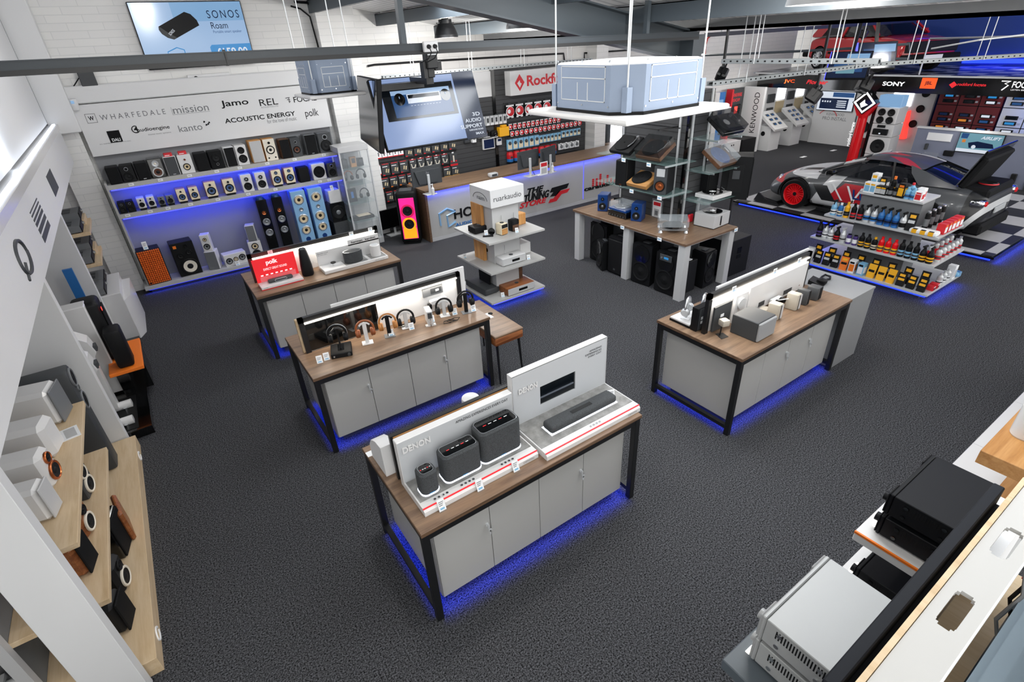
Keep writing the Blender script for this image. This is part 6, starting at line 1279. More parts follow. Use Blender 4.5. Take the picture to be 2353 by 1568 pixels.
shelf_row(2, 'right', [('box', 'red', 'paper', 'orange', .14, 5, 'red and white carton')], 'third shelf right edge'); shelf_row(2, 'right', [('can', bk, 'mid grey', 'silver', .26, 4, 'tall black can with a silver cap')], 'third shelf back row', .27)
shelf_row(1, 'left', [('spray', bk, 'purple', bk, .28, 1, 'black spray with a purple label'), ('spray', 'silver paint', 'paper', bk, .25, 2, 'silver spray'), ('spray', bk, 'red', bk, .24, 1, 'black spray with a red label'), ('spray', 'silver paint', 'light grey', 'silver paint', .25, 1, 'all silver jug'), ('can', 'purple', 'paper', bk, .15, 2, 'purple can'), ('bottle', bk, 'yellow', bk, .21, 2, 'black bottle with a yellow label'), ('bottle', bk, 'cream', 'yellow', .19, 1, 'black bottle with a cream label'), ('bottle', 'red gloss', 'yellow', 'red gloss', .22, 3, 'clear red bottle'), ('bottle', bk, 'sky blue', bk, .24, 3, 'black bottle with a blue label'), ('spray', bk, 'yellow', bk, .25, 2, 'black spray with a yellow label')], 'second shelf left edge')
shelf_row(1, 'right', [('bottle', 'silver paint', 'red', 'silver', .2, 6, 'silver bottle with a red label')], 'second shelf right edge'); shelf_row(1, 'right', [('can', 'silver paint', 'red', 'silver', .2, 5, 'silver can with a red band')], 'second shelf back row', .17)
shelf_row(0, 'left', [('pouch', 'light grey', 'silver paint', 'paper', .22, 1, 'clear bag'), ('pouch', bk, 'silver paint', 'yellow', .2, 3, 'black pouch with a grey window'), ('pouch', 'orange', bk, 'yellow', .2, 1, 'orange pouch'), ('box', 'paper', 'orange', bk, .2, 1, 'white carton with orange print'), ('box', 'sky blue', 'paper', bk, .19, 1, 'pale blue carton'), ('pouch', 'yellow', bk, 'yellow', .2, 3, 'yellow pouch'), ('pouch', bk, 'yellow', 'yellow', .19, 3, 'black pouch with a yellow window')], 'lowest shelf left edge')
shelf_row(0, 'left', [('pouch', bk, 'mid grey', 'yellow', .24, 8, 'dark pouch in the back row')], 'lowest shelf', .2)
shelf_row(0, 'right', [('box', 'red', 'dark red', 'paper', .06, 2, 'flat red pad pack'), ('bottle', 'silver paint', 'paper', 'silver paint', .18, 3, 'silver grey bottle'), ('box', 'paper', 'light grey', 'paper', .2, 1, 'plain white carton'), ('roll', 'sky blue', 'pale blue', 'blue', .08, 1, 'folded blue cloth')], 'lowest shelf right edge')
# ================================================================ far right side: mezzanine and car audio displays
FX = 16.2
t = thing('mezzanine', 'mezzanine deck with a black fascia of brand names above the car audio wall', 'mezzanine', (0, 0, 0))
MB('checker floor').box(FX, 19.4, -1, 10.6, 2.2, MZ).build('deck', t)
MB('black gloss').box(FX - .03, FX, -1, 10.4, 1.84, 2.2).build('fascia', t); MB('silver paint').box(FX - .05, FX + .02, -1, 10.5, 2.2, 2.235).build('edge_trim', t)
MB('silver').cyl((FX + .1, -1, 3.0), (FX + .1, 6.2, 3.0), .025, n=8).cyl((FX + .1, 6.2, 3.0), (FX + .1, 6.2, 2.24), .02, n=8).build('handrail', t)
def ft(s, bl, br, tl, m, **k): ptext(MB(m), s, bl, br, tl, m, x=FX - .03, **k).build('brand_name', t)
ft('JVC', (1801, 192), (1825, 193), (1800, 182), 'sign orange', bold=.03); ft('Pioneer', (1852, 193), (1902, 192), (1851, 183), 'sign red', bold=.03, shear=.3); ft('SONY', (2027, 197), (2078, 197), (2026, 187), 'sign white', bold=.03)
ft('rockford fosgate', (2199, 199), (2265, 199), (2198, 190), 'sign red', bold=.02); ft('FOCAL', (2324, 202), (2375, 203), (2323, 187), 'sign white', bold=.02); ft('LISTEN BEYOND', (2322, 208), (2375, 208), (2322, 205), 'sign white')
a = P(2113, 203, x=FX - .03); MB('sign orange').box(FX - .04, FX - .03, a.y - .32, a.y, a.z, a.z + .23).build('logo', t); text(MB('dark grey'), 'JBL', (FX - .04, a.y - .08, a.z + .06), .16, .1, 'dark red', right=(0, -1, 0), bold=.03).build('logo', t)
a = P(2190, 195, x=FX - .035); MB('sign red').prism([(a.y - .08, a.z), (a.y, a.z - .07), (a.y + .08, a.z), (a.y, a.z + .07)], 'x', FX - .04, FX - .03).build('logo', t)
a = P(2312, 196, x=FX - .035); MB('sign white').tube([(FX - .04, a.y + .1, a.z + .08), (FX - .04, a.y - .06, a.z + .08), (FX - .04, a.y + .03, a.z + .03), (FX - .04, a.y - .04, a.z), (FX - .04, a.y + .05, a.z - .1)], .014, 4).build('logo', t)
b = MB('led blue').box(19.3, 19.36, -1, 7.5, 4.1, 4.18); b.box(19.3, 19.36, -1, 6.4, 2.3, 2.4); b.build('light_strip', t)
area('blue_wash_light', (18.9, 3.5, 3.9), .1, 7, 60, (.05, .2, 1), (1, 0, -.6)); area('blue_wash_light', (18.9, 2.5, 2.5), .1, 5, 25, (.05, .2, 1), (1, 0, .6))
area('display_light', (16.9, 8.6, 1.8), .4, 2.5, 12, (1, .97, .92), (.5, .2, -1)); area('display_light', (16.9, 4.6, 1.8), .4, 3, 11, (1, .97, .92), (.5, 0, -1)); area('display_light', (15.4, 9.4, 2.0), 1.6, .3, 10, (1, .97, .92), (0, .6, -1))
# Kenwood corner
b = MB('white panel').box(16.1, 16.2, 10.05, 10.75, 0, 1.85, .01); t = thing('brand_pylon', 'tall white pylon with black upright lettering beside the angled consoles', 'sign', (0, 0, 0)); b.build('panel', t)
text(MB('black matt'), 'KENWOOD', (16.1, 10.2, .55), 1.15, .17, 'black matt', right=(0, 0, 1), up=(0, 1, 0)).build('lettering', t)
t = thing('display_wall', 'white car stereo display wall with lit windows behind the three consoles', 'display wall', (0, 0, 0))
MB('white panel').box(16.2, 19.3, 10.5, 10.6, 0, 1.82).build('panel', t)
for k, x in enumerate((16.4, 17.5, 18.6)):
    MB('daylight').box(x, x + .45, 10.48, 10.5, 1.35, 1.7).build('lit_window', t); MB('cone cream').box(x, x + .45, 10.47, 10.5, .95, 1.3).build('picture', t); b = MB('dark grey').box(x + .6, x + .95, 10.45, 10.5, 1.3, 1.55); b.box(x + .65, x + .95, 10.45, 10.5, .95, 1.15); b.build('stereo', t)
for k, (x, l) in enumerate(((16.42, 'nearest angled white console with car stereo screens, beside the pylon'), (17.62, 'middle one of three angled white consoles of car stereo screens'), (18.7, 'farthest angled white console, beside the wall television'))):
    t = thing('console', l, 'console', (x, 9.78, 0), .0, 'angled consoles')
    MB('white panel').box(0, .55, .05, .6, 0, .72).build('pedestal', t); MB('black matt').cyl((-.004, .3, .5), (0, .3, .5), .07, n=18).build('speaker_hole', t)
    b = MB('white gloss').prism([(-.12, .66), (.5, 1.12), (.5, 1.02), (-.1, .6)], 'x', -.06, .62); b.build('sloping_top', t)
    for i in range(2):
        for q in range(3):
            y = 0 + q * .15; z = .76 + q * .112; u = Vector((0, .62, .46)).normalized(); p = Vector((.06 + i * .26, y, z + .01))
            b = MB('dark grey').add([p, p + Vector((.15, 0, 0)), p + Vector((.15, 0, 0)) + u * .09, p + u * .09], [(0, 1, 2, 3)]); b.use('screen blue').add([p + Vector((.03, -.001, .003)), p + Vector((.12, -.001, .003)), p + Vector((.12, -.001, .003)) + u * .06, p + Vector((.03, -.001, .003)) + u * .06], [(0, 1, 2, 3)]); b.build('stereo_screen', t)
solo('low_cabinet', MB('white gloss').box(14.4, 15.35, 10.1, 10.6, 0, .45, .004).cyl((14.9, 10.09, .35), (14.9, 10.1, .35), .02, m='black matt').cyl((15.0, 10.09, .35), (15.0, 10.1, .35), .02), 'low white cabinet seen past the island tower', 'cabinet'); solo('low_cabinet', MB('black wood').box(15.38, 16.05, 10.05, 10.6, 0, .45, .004), 'low black cabinet left of the white pylon', 'cabinet')
t = thing('accessory_stand', 'blue panel of small car accessories with glass shelves beyond the island tower', 'display stand', (0, 0, 0)); MB('blue').box(14.3, 15.0, 10.62, 10.7, .45, 1.8).build('panel', t)
b = MB('screen sky').box(14.4, 14.9, 10.6, 10.62, 1.45, 1.6)
for k in range(6): b.box(14.4 + .17 * (k % 3), 14.5 + .17 * (k % 3), 10.58, 10.62, 1.0 + .25 * (k // 3), 1.1 + .25 * (k // 3), m=('paper', 'yellow', 'silver paint')[k % 3])
b.build('accessories', t); MB('white gloss').box(14.1, 14.3, 10.3, 10.7, .0, 1.85, .01).build('side_pylon', t); MB('paper').box(14.75, 15.05, 10.4, 10.5, 1.1, 1.4, .01).build('speaker_box', t)
t = thing('headrest_stand', 'black and red display with rows of white packs left of the white pylon', 'display stand', (0, 0, 0)); MB('dark grey').box(15.2, 15.85, 10.6, 10.7, .45, 1.85).build('panel', t); MB('red').box(15.15, 15.22, 10.5, 10.7, .45, 1.85).box(15.25, 15.8, 10.56, 10.6, .5, .95).build('red_panel', t)
text(MB('sign red'), 'THINKWARE', (15.28, 10.6, 1.62), .5, .1, 'sign red').build('lettering', t); text(MB('sign red'), 'DASHCAM', (15.28, 10.6, 1.48), .42, .09, 'sign red').build('lettering', t); b = MB('screen dark').box(15.3, 15.75, 10.57, 10.6, 1.1, 1.4); b.box(15.45, 15.6, 10.565, 10.57, 1.15, 1.35, m='lit red'); b.build('screen', t)
for r in range(2):
    for k in range(4): solo('hanging_pack', MB('paper').box(0, .09, -.04, 0, 0, .2, .003).box(.02, .07, -.042, -.04, .1, .15, m='dark grey'), 'white boxed pack on the red display, %s from the left in the %s row' % (ORD[k], ('lower', 'upper')[r]), 'pack', (15.3 + k * .125, 10.55, .52 + r * .24), 0, 'white packs on the red display')
t = thing('install_panel', 'white wall panel with a television and red and black printed emblem', 'display wall', (0, 0, 0)); MB('white panel').box(18.6, 18.7, 8.45, 9.78, 0, 1.82).build('panel', t)
text(MB('mid grey'), 'PRO INSTALL', (18.6, 9.45, .72), .75, .1, 'mid grey', right=(0, -1, 0)).build('lettering', t); text(MB('mid grey'), 'KENWOOD', (18.6, 9.35, .86), .55, .07, 'mid grey', right=(0, -1, 0)).build('lettering', t)
MB('red').tube([(18.597, 9.3 + .28 * math.cos(q), .82 + .2 * math.sin(q)) for q in [math.radians(x) for x in range(20, 190, 17)]], .012, 4).build('emblem', t)
def scr_car(s, w, h):
    q = lambda u, v: (-w / 2 + u * w, -.0045, h / 2 - v * h)
    s.use('screen navy').quad(q(.08, .35), q(.85, .35), q(.85, .9), q(.08, .9)); s.use('screen blue').quad(q(.4, .05), q(.97, .05), q(.97, .28), q(.4, .28))
    for k in range(4): s.use('screen white').add([Vector(q(.55, .45 + k * .1)) + Vector((0, -.002, 0)), Vector(q(.8, .45 + k * .1)) + Vector((0, -.002, 0)), Vector(q(.8, .5 + k * .1)) + Vector((0, -.002, 0)), Vector(q(.55, .5 + k * .1)) + Vector((0, -.002, 0))], [(0, 1, 2, 3)])
    for k in range(4): s.add([Vector(q(.13 + k * .07, .48)) + Vector((0, -.002, 0)), Vector(q(.17 + k * .07, .48)) + Vector((0, -.002, 0)), Vector(q(.17 + k * .07, .56)) + Vector((0, -.002, 0)), Vector(q(.13 + k * .07, .56)) + Vector((0, -.002, 0))], [(0, 1, 2, 3)])
tv('wall_television', 'wall television with a white and blue menu over the printed emblem', 1.12, .56, (18.53, 9.13, 1.28), (0, 0, -PI / 2), scr_car, 'screen white')
# speaker boards behind the pylon and under the fascia
t = thing('speaker_board', 'white board of car speakers and stereos between the television and the red boards', 'display wall', (0, 0, 0))
MB('white panel').box(18.6, 18.7, 6.5, 8.4, 0, 1.82).build('panel', t); MB('dark red').box(18.55, 18.6, 8.0, 8.4, 0, .3).build('skirting', t)
for y, z, r in ((8.15, 1.55, .11), (8.15, .6, .17), (6.75, 1.6, .1), (6.78, 1.2, .1), (6.85, .8, .1)): b = MB('black matt').lathe([(r, 0), (r, -.03), (r * .8, -.03), 'cone black', (r * .8, -.03), (0.001, -.01)], (18.6, y, z), 'x', 18); b.build('car_speaker', t)
b = MB('daylight').box(18.58, 18.6, 7.05, 7.55, 1.25, 1.7); b.build('lit_window', t)
for k in range(3): MB('dark grey').box(18.55, 18.6, 7.1, 7.4, .5 + k * .2, .58 + k * .2).build('stereo', t)
MB('lit red').prism([(6.9, .4), (7.25, .4), (7.0, 1.15)], 'x', 18.4, 18.6).build('lit_wedge', t)
def stereo_board(label, y0, y1, cols, rows, m, seed):
    t = thing('stereo_board', label, 'display wall', (0, 0, 0)); MB(m).box(18.4, 18.5, y0, y1, 0, 1.82).build('panel', t)
    rr = random.Random(seed); w = (y1 - y0) / cols; b = MB('black matt')
    for c in range(1, cols): b.box(18.39, 18.4, y0 + c * w - .008, y0 + c * w + .008, 0, 1.82)
    for r in range(1, rows): b.box(18.39, 18.4, y0, y1, r * 1.82 / rows - .008, r * 1.82 / rows + .008)
    b.build('grid_lines', t)
    for c in range(cols):
        for r in range(1, rows):
            for q in range(2 + (r % 2)):
                y = y0 + c * w + .25 * w; z = r * 1.82 / rows + .06 + q * .13
                b = MB('black plastic').box(18.36, 18.4, y, y + w * .5, z, z + .085); b.box(18.355, 18.36, y + .03, y + w * .5 - .03, z + .015, z + .07, m=rr.choice(['screen blue', 'screen cyan', 'screen navy', 'screen white', 'screen orange', 'screen blue', 'screen dark'])); b.box(18.385, 18.4, y - w * .16, y - w * .04, z + .02, z + .06, m='light grey'); b.build('car_stereo', t)
stereo_board('dark red board of small lit car stereos above the pegboard', 4.95, 6.35, 3, 4, 'dark red', 4); stereo_board('white board of lit car stereos at the right edge of the photo', 2.9, 4.9, 4, 4, 'white panel', 8)
# pylon with the red spanner shaped post
t = thing('red_post', 'red spanner shaped post with a black and white diamond sign on top', 'sign', (15.85, 7.02, 0))
MB('red gloss').lathe([(0, 0), (.13, 0), (.13, .1), (.11, 1.25), (.13, 1.35)], n=16).prism([(-.12, 1.3), (.12, 1.3), (.3, 1.62), (0, 1.5), (-.3, 1.62)], 'x', -.09, .09).build('post', t)
b = MB('black gloss').prism([(-.3, 1.62), (0, 1.34), (.3, 1.62), (0, 1.92)], 'x', -.12, .1); b.use('sign white').prism([(-.27, 1.62), (0, 1.37), (.27, 1.62), (0, 1.88)], 'x', -.125, -.12); b.use('black gloss').prism([(-.2, 1.62), (0, 1.43), (.2, 1.62), (0, 1.82)], 'x', -.13, -.125); b.use('sign white').prism([(.1, 1.6), (.0, 1.7), (-.02, 1.62), (-.1, 1.58), (.05, 1.5)], 'x', -.135, -.13); b.build('diamond_sign', t)
text(MB('sign white'), 'rockford fosgate', (-.135, .06, .55), .6, .12, 'sign white', right=(0, 0, 1), up=(0, 1, 0), bold=.02).build('lettering', t)
t = thing('speaker_pylon', 'white tower of round car speakers with a pale blue top, right of the red post', 'display stand', (15.9, 6.25, 0))
for z0, z1 in ((0, .38), (.39, .82), (.83, 1.13), (1.14, 1.52)): MB('white gloss').box(0, .5, 0, .52, z0, z1, .01).build('module', t)
MB('black gloss').box(.05, .5, .525, .62, 0, 1.5).build('picture_side', t); b = MB('screen sky').box(.0, .3, -.02, .52, 1.54, 1.8, .01); b.build('blue_top', t)
for y, z, r in ((.15, 1.41, .085), (.37, 1.41, .085), (.15, 1.23, .085), (.37, 1.23, .085), (.26, .6, .17), (.26, .2, .17)): MB('rubber').lathe([(r, 0), (r, -.02), (r * .85, -.025), 'cone black', (r * .85, -.025), (r * .3, .0), (0.001, -.02)], (0, y, z), 'x', 18).build('car_speaker', t)
b = MB('black plastic').box(-.06, 0, .1, .45, .88, 1.02, .01); b.box(-.064, -.06, .25, .29, .9, .93, m='screen white'); b.build('amplifier', t); MB('black plastic').box(-.03, 0, .2, .38, 1.05, 1.11).build('stereo', t)
t = thing('pegboard_wall', 'blue grey pegboard wall behind the coupe with small parts on it', 'display wall', (0, 0, 0)); MB('pegboard').box(16.0, 16.1, -.5, 5.76, 0, 1.1).build('board', t); MB('white paint').box(15.98, 16.12, -.5, 5.78, 1.1, 1.135).build('top_edge', t)
b = MB('paper').box(15.98, 16, 5.0, 5.5, .85, 1.02); b.build('card', t)
for y, z, w, h, m in ((5.3, .5, .3, .16, 'clear plastic'), (4.95, .6, .2, .12, 'black plastic'), (5.45, .7, .06, .14, 'dark grey'), (3.2, .45, .3, .18, 'clear plastic'), (3.6, .2, .1, .25, 'black metal'), (3.3, .1, .12, .2, 'dark grey'), (2.9, .6, .25, .12, 'silver paint')): MB(m).box(15.93, 16, y - w / 2, y + w / 2, z - h / 2, z + h / 2, .01).build('part', t)
def scr_buggy(s, w, h):
    q = lambda u, v, l=0: Vector((-w / 2 + u * w, -.0045 - l, h / 2 - v * h))
    s.use('screen white').quad(q(.02, .8), q(.98, .8), q(.98, .96), q(.02, .96)); s.use('screen navy').add([q(.25, .5), q(.45, .4), q(.8, .48), q(.85, .68), q(.3, .75)], [(0, 1, 2, 3, 4)]); s.use('screen white').lathe([(.05 * w, -.003), (0, -.004)], q(.4, .68, .002), 'y', 14); s.use('screen orange').quad(q(.1, .35), q(.18, .35), q(.18, .5), q(.1, .5)); s.use('screen blue').quad(q(.05, .05), q(.22, .05), q(.2, .3), q(.05, .3))
    text(s, 'AIRLIFT', q(.5, .28, .001), w * .45, h * .15, 'screen white', bold=.03, shear=.25)
tv('wall_television', 'screen with a pale blue car picture on the pegboard behind the open boot', .84, .44, (15.94, 4.43, .88), (0, 0, -PI / 2), scr_buggy, 'screen teal')
for k, (a, c) in enumerate(((1846, 361), (1915, 346))): solo('floor_card', MB('paper').box(-.12, .12, -.05, .05, 0, .006), 'white card on the carpet before the consoles, %s' % ('nearer one' if k == 0 else 'farther one'), 'card', P(a, c, z=0))
# ================================================================ display units along the left wall
HX = -.8
t = thing('display_header', 'long white header board of brand logos above the left wall displays', 'sign', (0, 0, 0))
MB('white panel').box(-1.72, HX, 2.2, 10.6, 2.2, 2.66, .004).build('board', t); MB('white gloss').box(-1.72, HX + .01, 2.2, 10.6, 2.66, 2.74, .004).build('top_edge', t)
MB('led cool').box(HX - .05, HX - .02, 2.2, 10.5, 2.741, 2.75).build('light_strip', t); area('header_light', (-.82, 6.2, 2.77), .04, 8, 30, (.8, .88, 1), (-.55, 0, 1))
hb = lambda m: MB(m)
def hlogo(u, y0, z0, w, h, m='dark grey', **k): text(MB(m), u, (HX, y0, z0), w, h, m, right=(0, -1, 0), **k).build('brand_logo', t)
ringy = [(HX + .003, 4.42 + .17 * math.cos(q), 2.45 + .1 * math.sin(q)) for q in [math.radians(15 * i) for i in range(25)]]
b = MB('dark grey').tube(ringy, .013, 5); b.tube([(HX + .003, 4.38, 2.42), (HX + .003, 4.26, 2.34)], .011, 5); b.build('brand_logo', t); hlogo('Acoustics', 4.5, 2.24, .3, .035, 'mid grey')
b = MB('dark grey')
for k, (h0, th) in enumerate(((.0, .05), (.07, .035), (.125, .025), (.165, .016), (.2, .012), (.23, .009))): b.box(HX, HX + .003, 5.35, 5.95, 2.3 + h0, 2.3 + h0 + th)
b.build('brand_logo', t); hlogo('MITCHELL', 5.95, 2.55, .6, .05, 'dark grey')
b = MB('dark grey').box(HX, HX + .003, 7.05, 7.6, 2.34, 2.54); text(b, 'naim', (HX + .003, 7.5, 2.39), .35, .1, 'paper', right=(0, -1, 0)); b.build('brand_logo', t); hlogo('FOCAL', 8.9, 2.38, .55, .12, 'mid grey'); hlogo('audio', 10.0, 2.4, .5, .1, 'light grey')
t = thing('wall_display_unit', 'white wall display unit with upright fins and dark grey backs along the left wall', 'display unit', (0, 0, 0))
MB('dark grey').box(-1.73, -1.7, 5.85, 8.6, 0, 2.2).build('back_panel', t); MB('mid grey').box(-1.55, -1.52, 3.2, 5.82, 0, 2.2).build('back_panel', t); MB('white panel').box(-1.25, -1.0, 2.87, 2.97, 0, 2.2, .003).build('fin', t)
for y in (5.82, 8.5): MB('white panel').box(-1.7, -1.0, y, y + .1, 0, 2.2, .003).build('fin', t)
MB('light grey').box(-1.57, -1.51, 3.14, 3.2, 0, 2.2).build('edge_strip', t)
MB('oak').box(-1.52, -1.02, 3.28, 5.08, 1.0, 1.04, .002).build('shelf', t); MB('oak').box(-1.52, -1.02, 3.2, 4.98, .56, .6, .002).build('shelf', t); MB('oak').box(-1.52, -.93, 3.0, 5.8, 0, .14, .002).build('base_shelf', t)
MB('paper').tube([(-.928, 3.25 + .05 * math.cos(q), .07 + .04 * math.sin(q)) for q in [math.radians(20 * i) for i in range(18)]], .008, 4).build('logo', t); text(MB('paper'), 'Q Acoustics', (-.93, 4.5, .05), .8, .04, 'paper', right=(0, -1, 0)).build('lettering', t); MB('paper').tube([(-.928, 5.5 + .05 * math.cos(q), .07 + .04 * math.sin(q)) for q in [math.radians(20 * i) for i in range(18)]], .008, 4).build('logo', t)
MB('white paint').box(-1.76, -1.72, 3.3, 3.42, .12, .2).cyl((-1.72, 3.36, .15), (-1.66, 3.36, .15), .03, n=12).build('wall_plug', t)
speaker('white speaker with a grey grille, farthest on the upper oak shelf', (-1.12, 4.9, 1.04), .24, .3, .38, W_, grille='mid grey', rz=PI / 2 - .2, bev=.03)
speaker('plain white speaker with a silver back band on the upper oak shelf', (-1.13, 4.4, 1.04), .22, .28, .38, W_, rz=PI / 2 - .2, bev=.035)
speaker('white speaker with copper ringed drivers on the upper oak shelf', (-1.13, 4.0, 1.04), .18, .27, .32, W_, [(0, .36, .36, 'cone black', 'copper', 'cone black'), (0, .76, .22, 'cone black', 'copper', 'black matt')], rz=PI / 2 - .2, bev=.03)
speaker('small white speaker with a pale grey grille, nearest on the upper oak shelf', (-1.13, 3.66, 1.04), .16, .25, .28, W_, grille='light grey', rz=PI / 2 - .2, bev=.025)
speaker('black speaker with two white ringed cones on the middle oak shelf', (-1.11, 4.4, .6), .19, .27, .32, 'dark grey', [(0, .3, .36, 'cone black', 'cone white', 'cone black'), (0, .74, .3, 'cone black', 'cone white', 'cone black')], rz=PI / 2 - .2)
speaker('walnut speaker with an open white ringed woofer on the middle oak shelf', (-1.1, 3.92, .6), .18, .27, .3, 'walnut', [(0, .34, .38, 'cone black', 'cone white', 'cone black'), (0, .76, .2, 'cone black', 'rubber', 'black matt')], rz=PI / 2 - .2, bev=.03)
speaker('walnut speaker with a black grille on the middle oak shelf', (-1.1, 3.56, .6), .18, .27, .3, 'walnut', grille='black matt', rz=PI / 2 - .2, bev=.03)
speaker('large black speaker with a flat black front on the lowest oak shelf', (-1.04, 4.16, .14), .24, .36, .34, 'black gloss', grille='black matt', rz=PI / 2 - .2)
speaker('black speaker with an open white ringed cone on the lowest oak shelf', (-1.05, 3.75, .14), .19, .28, .32, 'black wood', [(0, .34, .38, 'cone black', 'cone white', 'cone black'), (0, .76, .2, 'cone black', 'rubber', 'black matt')], rz=PI / 2 - .2, bev=.03)
speaker('black speaker with a dark grille, nearest on the lowest oak shelf', (-1.05, 3.4, .14), .19, .28, .32, 'black wood', grille='black matt', rz=PI / 2 - .2, bev=.03)
b = MB('walnut').box(0, .04, 0, .3, 0, .3, .015); solo('wood_panel', b, 'upright brown wooden panel behind the large flat black speaker', 'panel', (-1.02, 4.2, .14), .15)
t = thing('tower_speaker', 'tall black tower speaker with three round drivers beside the oak shelves', 'speaker', (-1.08, 5.42, .14), PI / 2)
MB('dark grey').box(-.11, .11, 0, .4, 0, 1.08, .03, seg=2).build('cabinet', t)
for z, r in ((.98, .085), (.87, .03), (.74, .085)): driver((0, -.001, z), r, 'cone black', 'mid grey').build('woofer' if r > .05 else 'tweeter', t)
b = MB('paper').box(-.06, .06, -.09, .09, 0, .004); b.box(-.03, .04, -.07, .07, .004, .005, m='light grey'); solo('price_sheet', b, 'white price sheet lying on the upper oak shelf', 'paper', (-1.1, 4.6, 1.04), .2)
# second bay: white floor speakers and a party speaker
t = thing('gloss_plinth', 'glossy black floor plinth in the second bay of the left wall', 'plinth', (0, 0, 0)); MB('black gloss').box(-1.68, -.78, 5.95, 8.48, 0, .1, .003).build('slab', t); MB('rubber').box(-1.25, -.9, 6.0, 6.75, .1, .105).build('mat', t)
def white_tower(label, y, top, d, strip=False, hood=True):
    t = thing('floor_speaker', label, 'speaker', (0, y, .105), 0, 'white floor speakers by the left wall')
    b = MB('white gloss'); w = .1
    if hood: b.prism([(-1.6, top - .3), (-1.05, top - .3), (-1.0, top - .22), (-1.03, top - .08), (-1.12, top), (-1.6, top)], 'y', -w, w); b.box(-1.5, -1.05, -w * .7, w * .7, .05, top - .3); b.cyl((-1.3, 0, .03), (-.93, 0, .03), .05, n=14)
    else: b.box(-1.6, -.98, -w, w, .02, top, .01)
    b.build('cabinet', t)
    b = MB('dark grey'); b.box(-1.005, -.97, -.02, .02, top - .55 if strip else top - .2, top - .03 if strip else top - .1) if strip else b.box(-1.01, -.985, -.05, .05, top - .22, top - .16); b.build('front_strip', t)
    for s in (-1, 1): MB('chrome').cyl((-1.0, s * .07, -.003), (-1.0, s * .07, .03), .02, n=10).build('foot', t)
white_tower('tall flat white tower speaker with a dark front strip, farthest of the white three', 7.0, 1.12, .5, True, False); white_tower('white hooded floor speaker, middle of the white three', 6.52, .98, .5); white_tower('white hooded floor speaker, nearest of the white three', 6.15, .95, .5)
t = thing('orange_plinth', 'bright orange topped black pedestal at the left wall', 'pedestal', (0, 0, 0)); MB('black gloss').box(-1.0, -.7, 6.85, 7.4, .1, .46).build('body', t); MB('orange').box(-1.02, -.69, 6.6, 7.42, .46, .5, .004).build('top', t)
t = thing('party_speaker', 'rounded black party speaker standing on the orange pedestal', 'speaker', (-.87, 7.12, .5), PI / 2)
MB('black plastic').box(-.16, .16, 0, .26, 0, .72, .05, seg=3).build('cabinet', t); MB('black matt').box(-.12, .12, -.012, 0, .05, .62, .03).build('grille', t); MB('lit red').box(-.14, -.1, -.014, -.01, .6, .64).build('red_light', t)
solo('slim_speaker', MB('black plastic').box(-.06, .1, -.12, .12, 0, .46, .03, seg=2), 'slim black speaker in front of the rounded party speaker', 'speaker', (-.86, 6.78, .5))
b = MB('black wood').box(-.2, .2, -.12, .12, 0, .9); b.box(.2, .205, -.1, .1, .1, .8, m='black matt'); b.lathe([(.07, 0), (.07, .01), (0, .0)], (.2, 0, .7), 'x', 16, m='silver'); solo('floor_speaker', b, 'dark speaker with a silver cone under the long header', 'speaker', (-1.35, 7.6, .1)); solo('blue_panel', MB('blue').box(.1, .2, -.02, .02, 0, 1.2), 'upright blue panel under the long header', 'panel', (-1.3, 8.2, .1))
# rack of amplifiers at the far end
t = thing('amplifier_rack', 'white cabinet with stepped oak shelves for amplifiers at the end of the left wall', 'rack', (0, 0, 0))
MB('white gloss').box(-1.68, -.78, 8.62, 9.6, 0, .72, .004).prism([(-.78, 8.62), (-.7, 8.8), (-.68, 9.6), (-.78, 9.6)], 'z', 0, .6).build('cabinet', t); MB('light grey').box(-1.7, -1.66, 8.62, 10.5, 0, 2.2).build('back_panel', t)
for z, y in ((1.06, 8.9), (1.42, 9.2)): MB('oak').box(-1.66, -.86, y, y + .9, z, z + .05, .003).build('shelf', t); MB('oak').box(-1.66, -.9, y + .45, y + .9, z + .05, z + .13, .003).build('shelf_step', t)
def amp(label, x, y, z, m='mid grey', w=.44, d=.36, h=.1, **k):
    t = thing('amplifier', label, 'amplifier', (x, y, z), PI / 2, 'amplifiers in the rack by the left wall')
    MB(m).box(-w / 2, w / 2, .012, d, .012, h, .003).build('case', t); b = MB('black plastic').box(-w / 2, w / 2, 0, .012, .01, h, .002); b.build('front_panel', t); MB('silver').cyl((.15, 0, h * .55), (.15, -.02, h * .55), .022, n=14).build('volume_knob', t)
    b = MB('dark grey'); b.box(-w * .35, -w * .05, d * .3, d * .8, h, h + .002); b.box(w * .05, w * .3, d * .3, d * .8, h, h + .002); b.build('vent', t)
    for s in (-1, 1): MB('rubber').cyl((s * w * .4, .05, 0), (s * w * .4, .05, .012), .015, n=8).build('foot', t)
for k, (y, z, l) in enumerate(((8.88, .72, 'nearest amplifier on the white cabinet of the rack'), (9.36, .72, 'second amplifier on the white cabinet of the rack'), (9.12, 1.11, 'amplifier on the front half of the lower oak shelf'), (9.58, 1.19, 'amplifier on the raised half of the lower oak shelf'), (9.42, 1.47, 'amplifier on the front half of the upper oak shelf'), (9.88, 1.55, 'amplifier on the raised half of the upper oak shelf'))): amp(l, -.93, y, z)
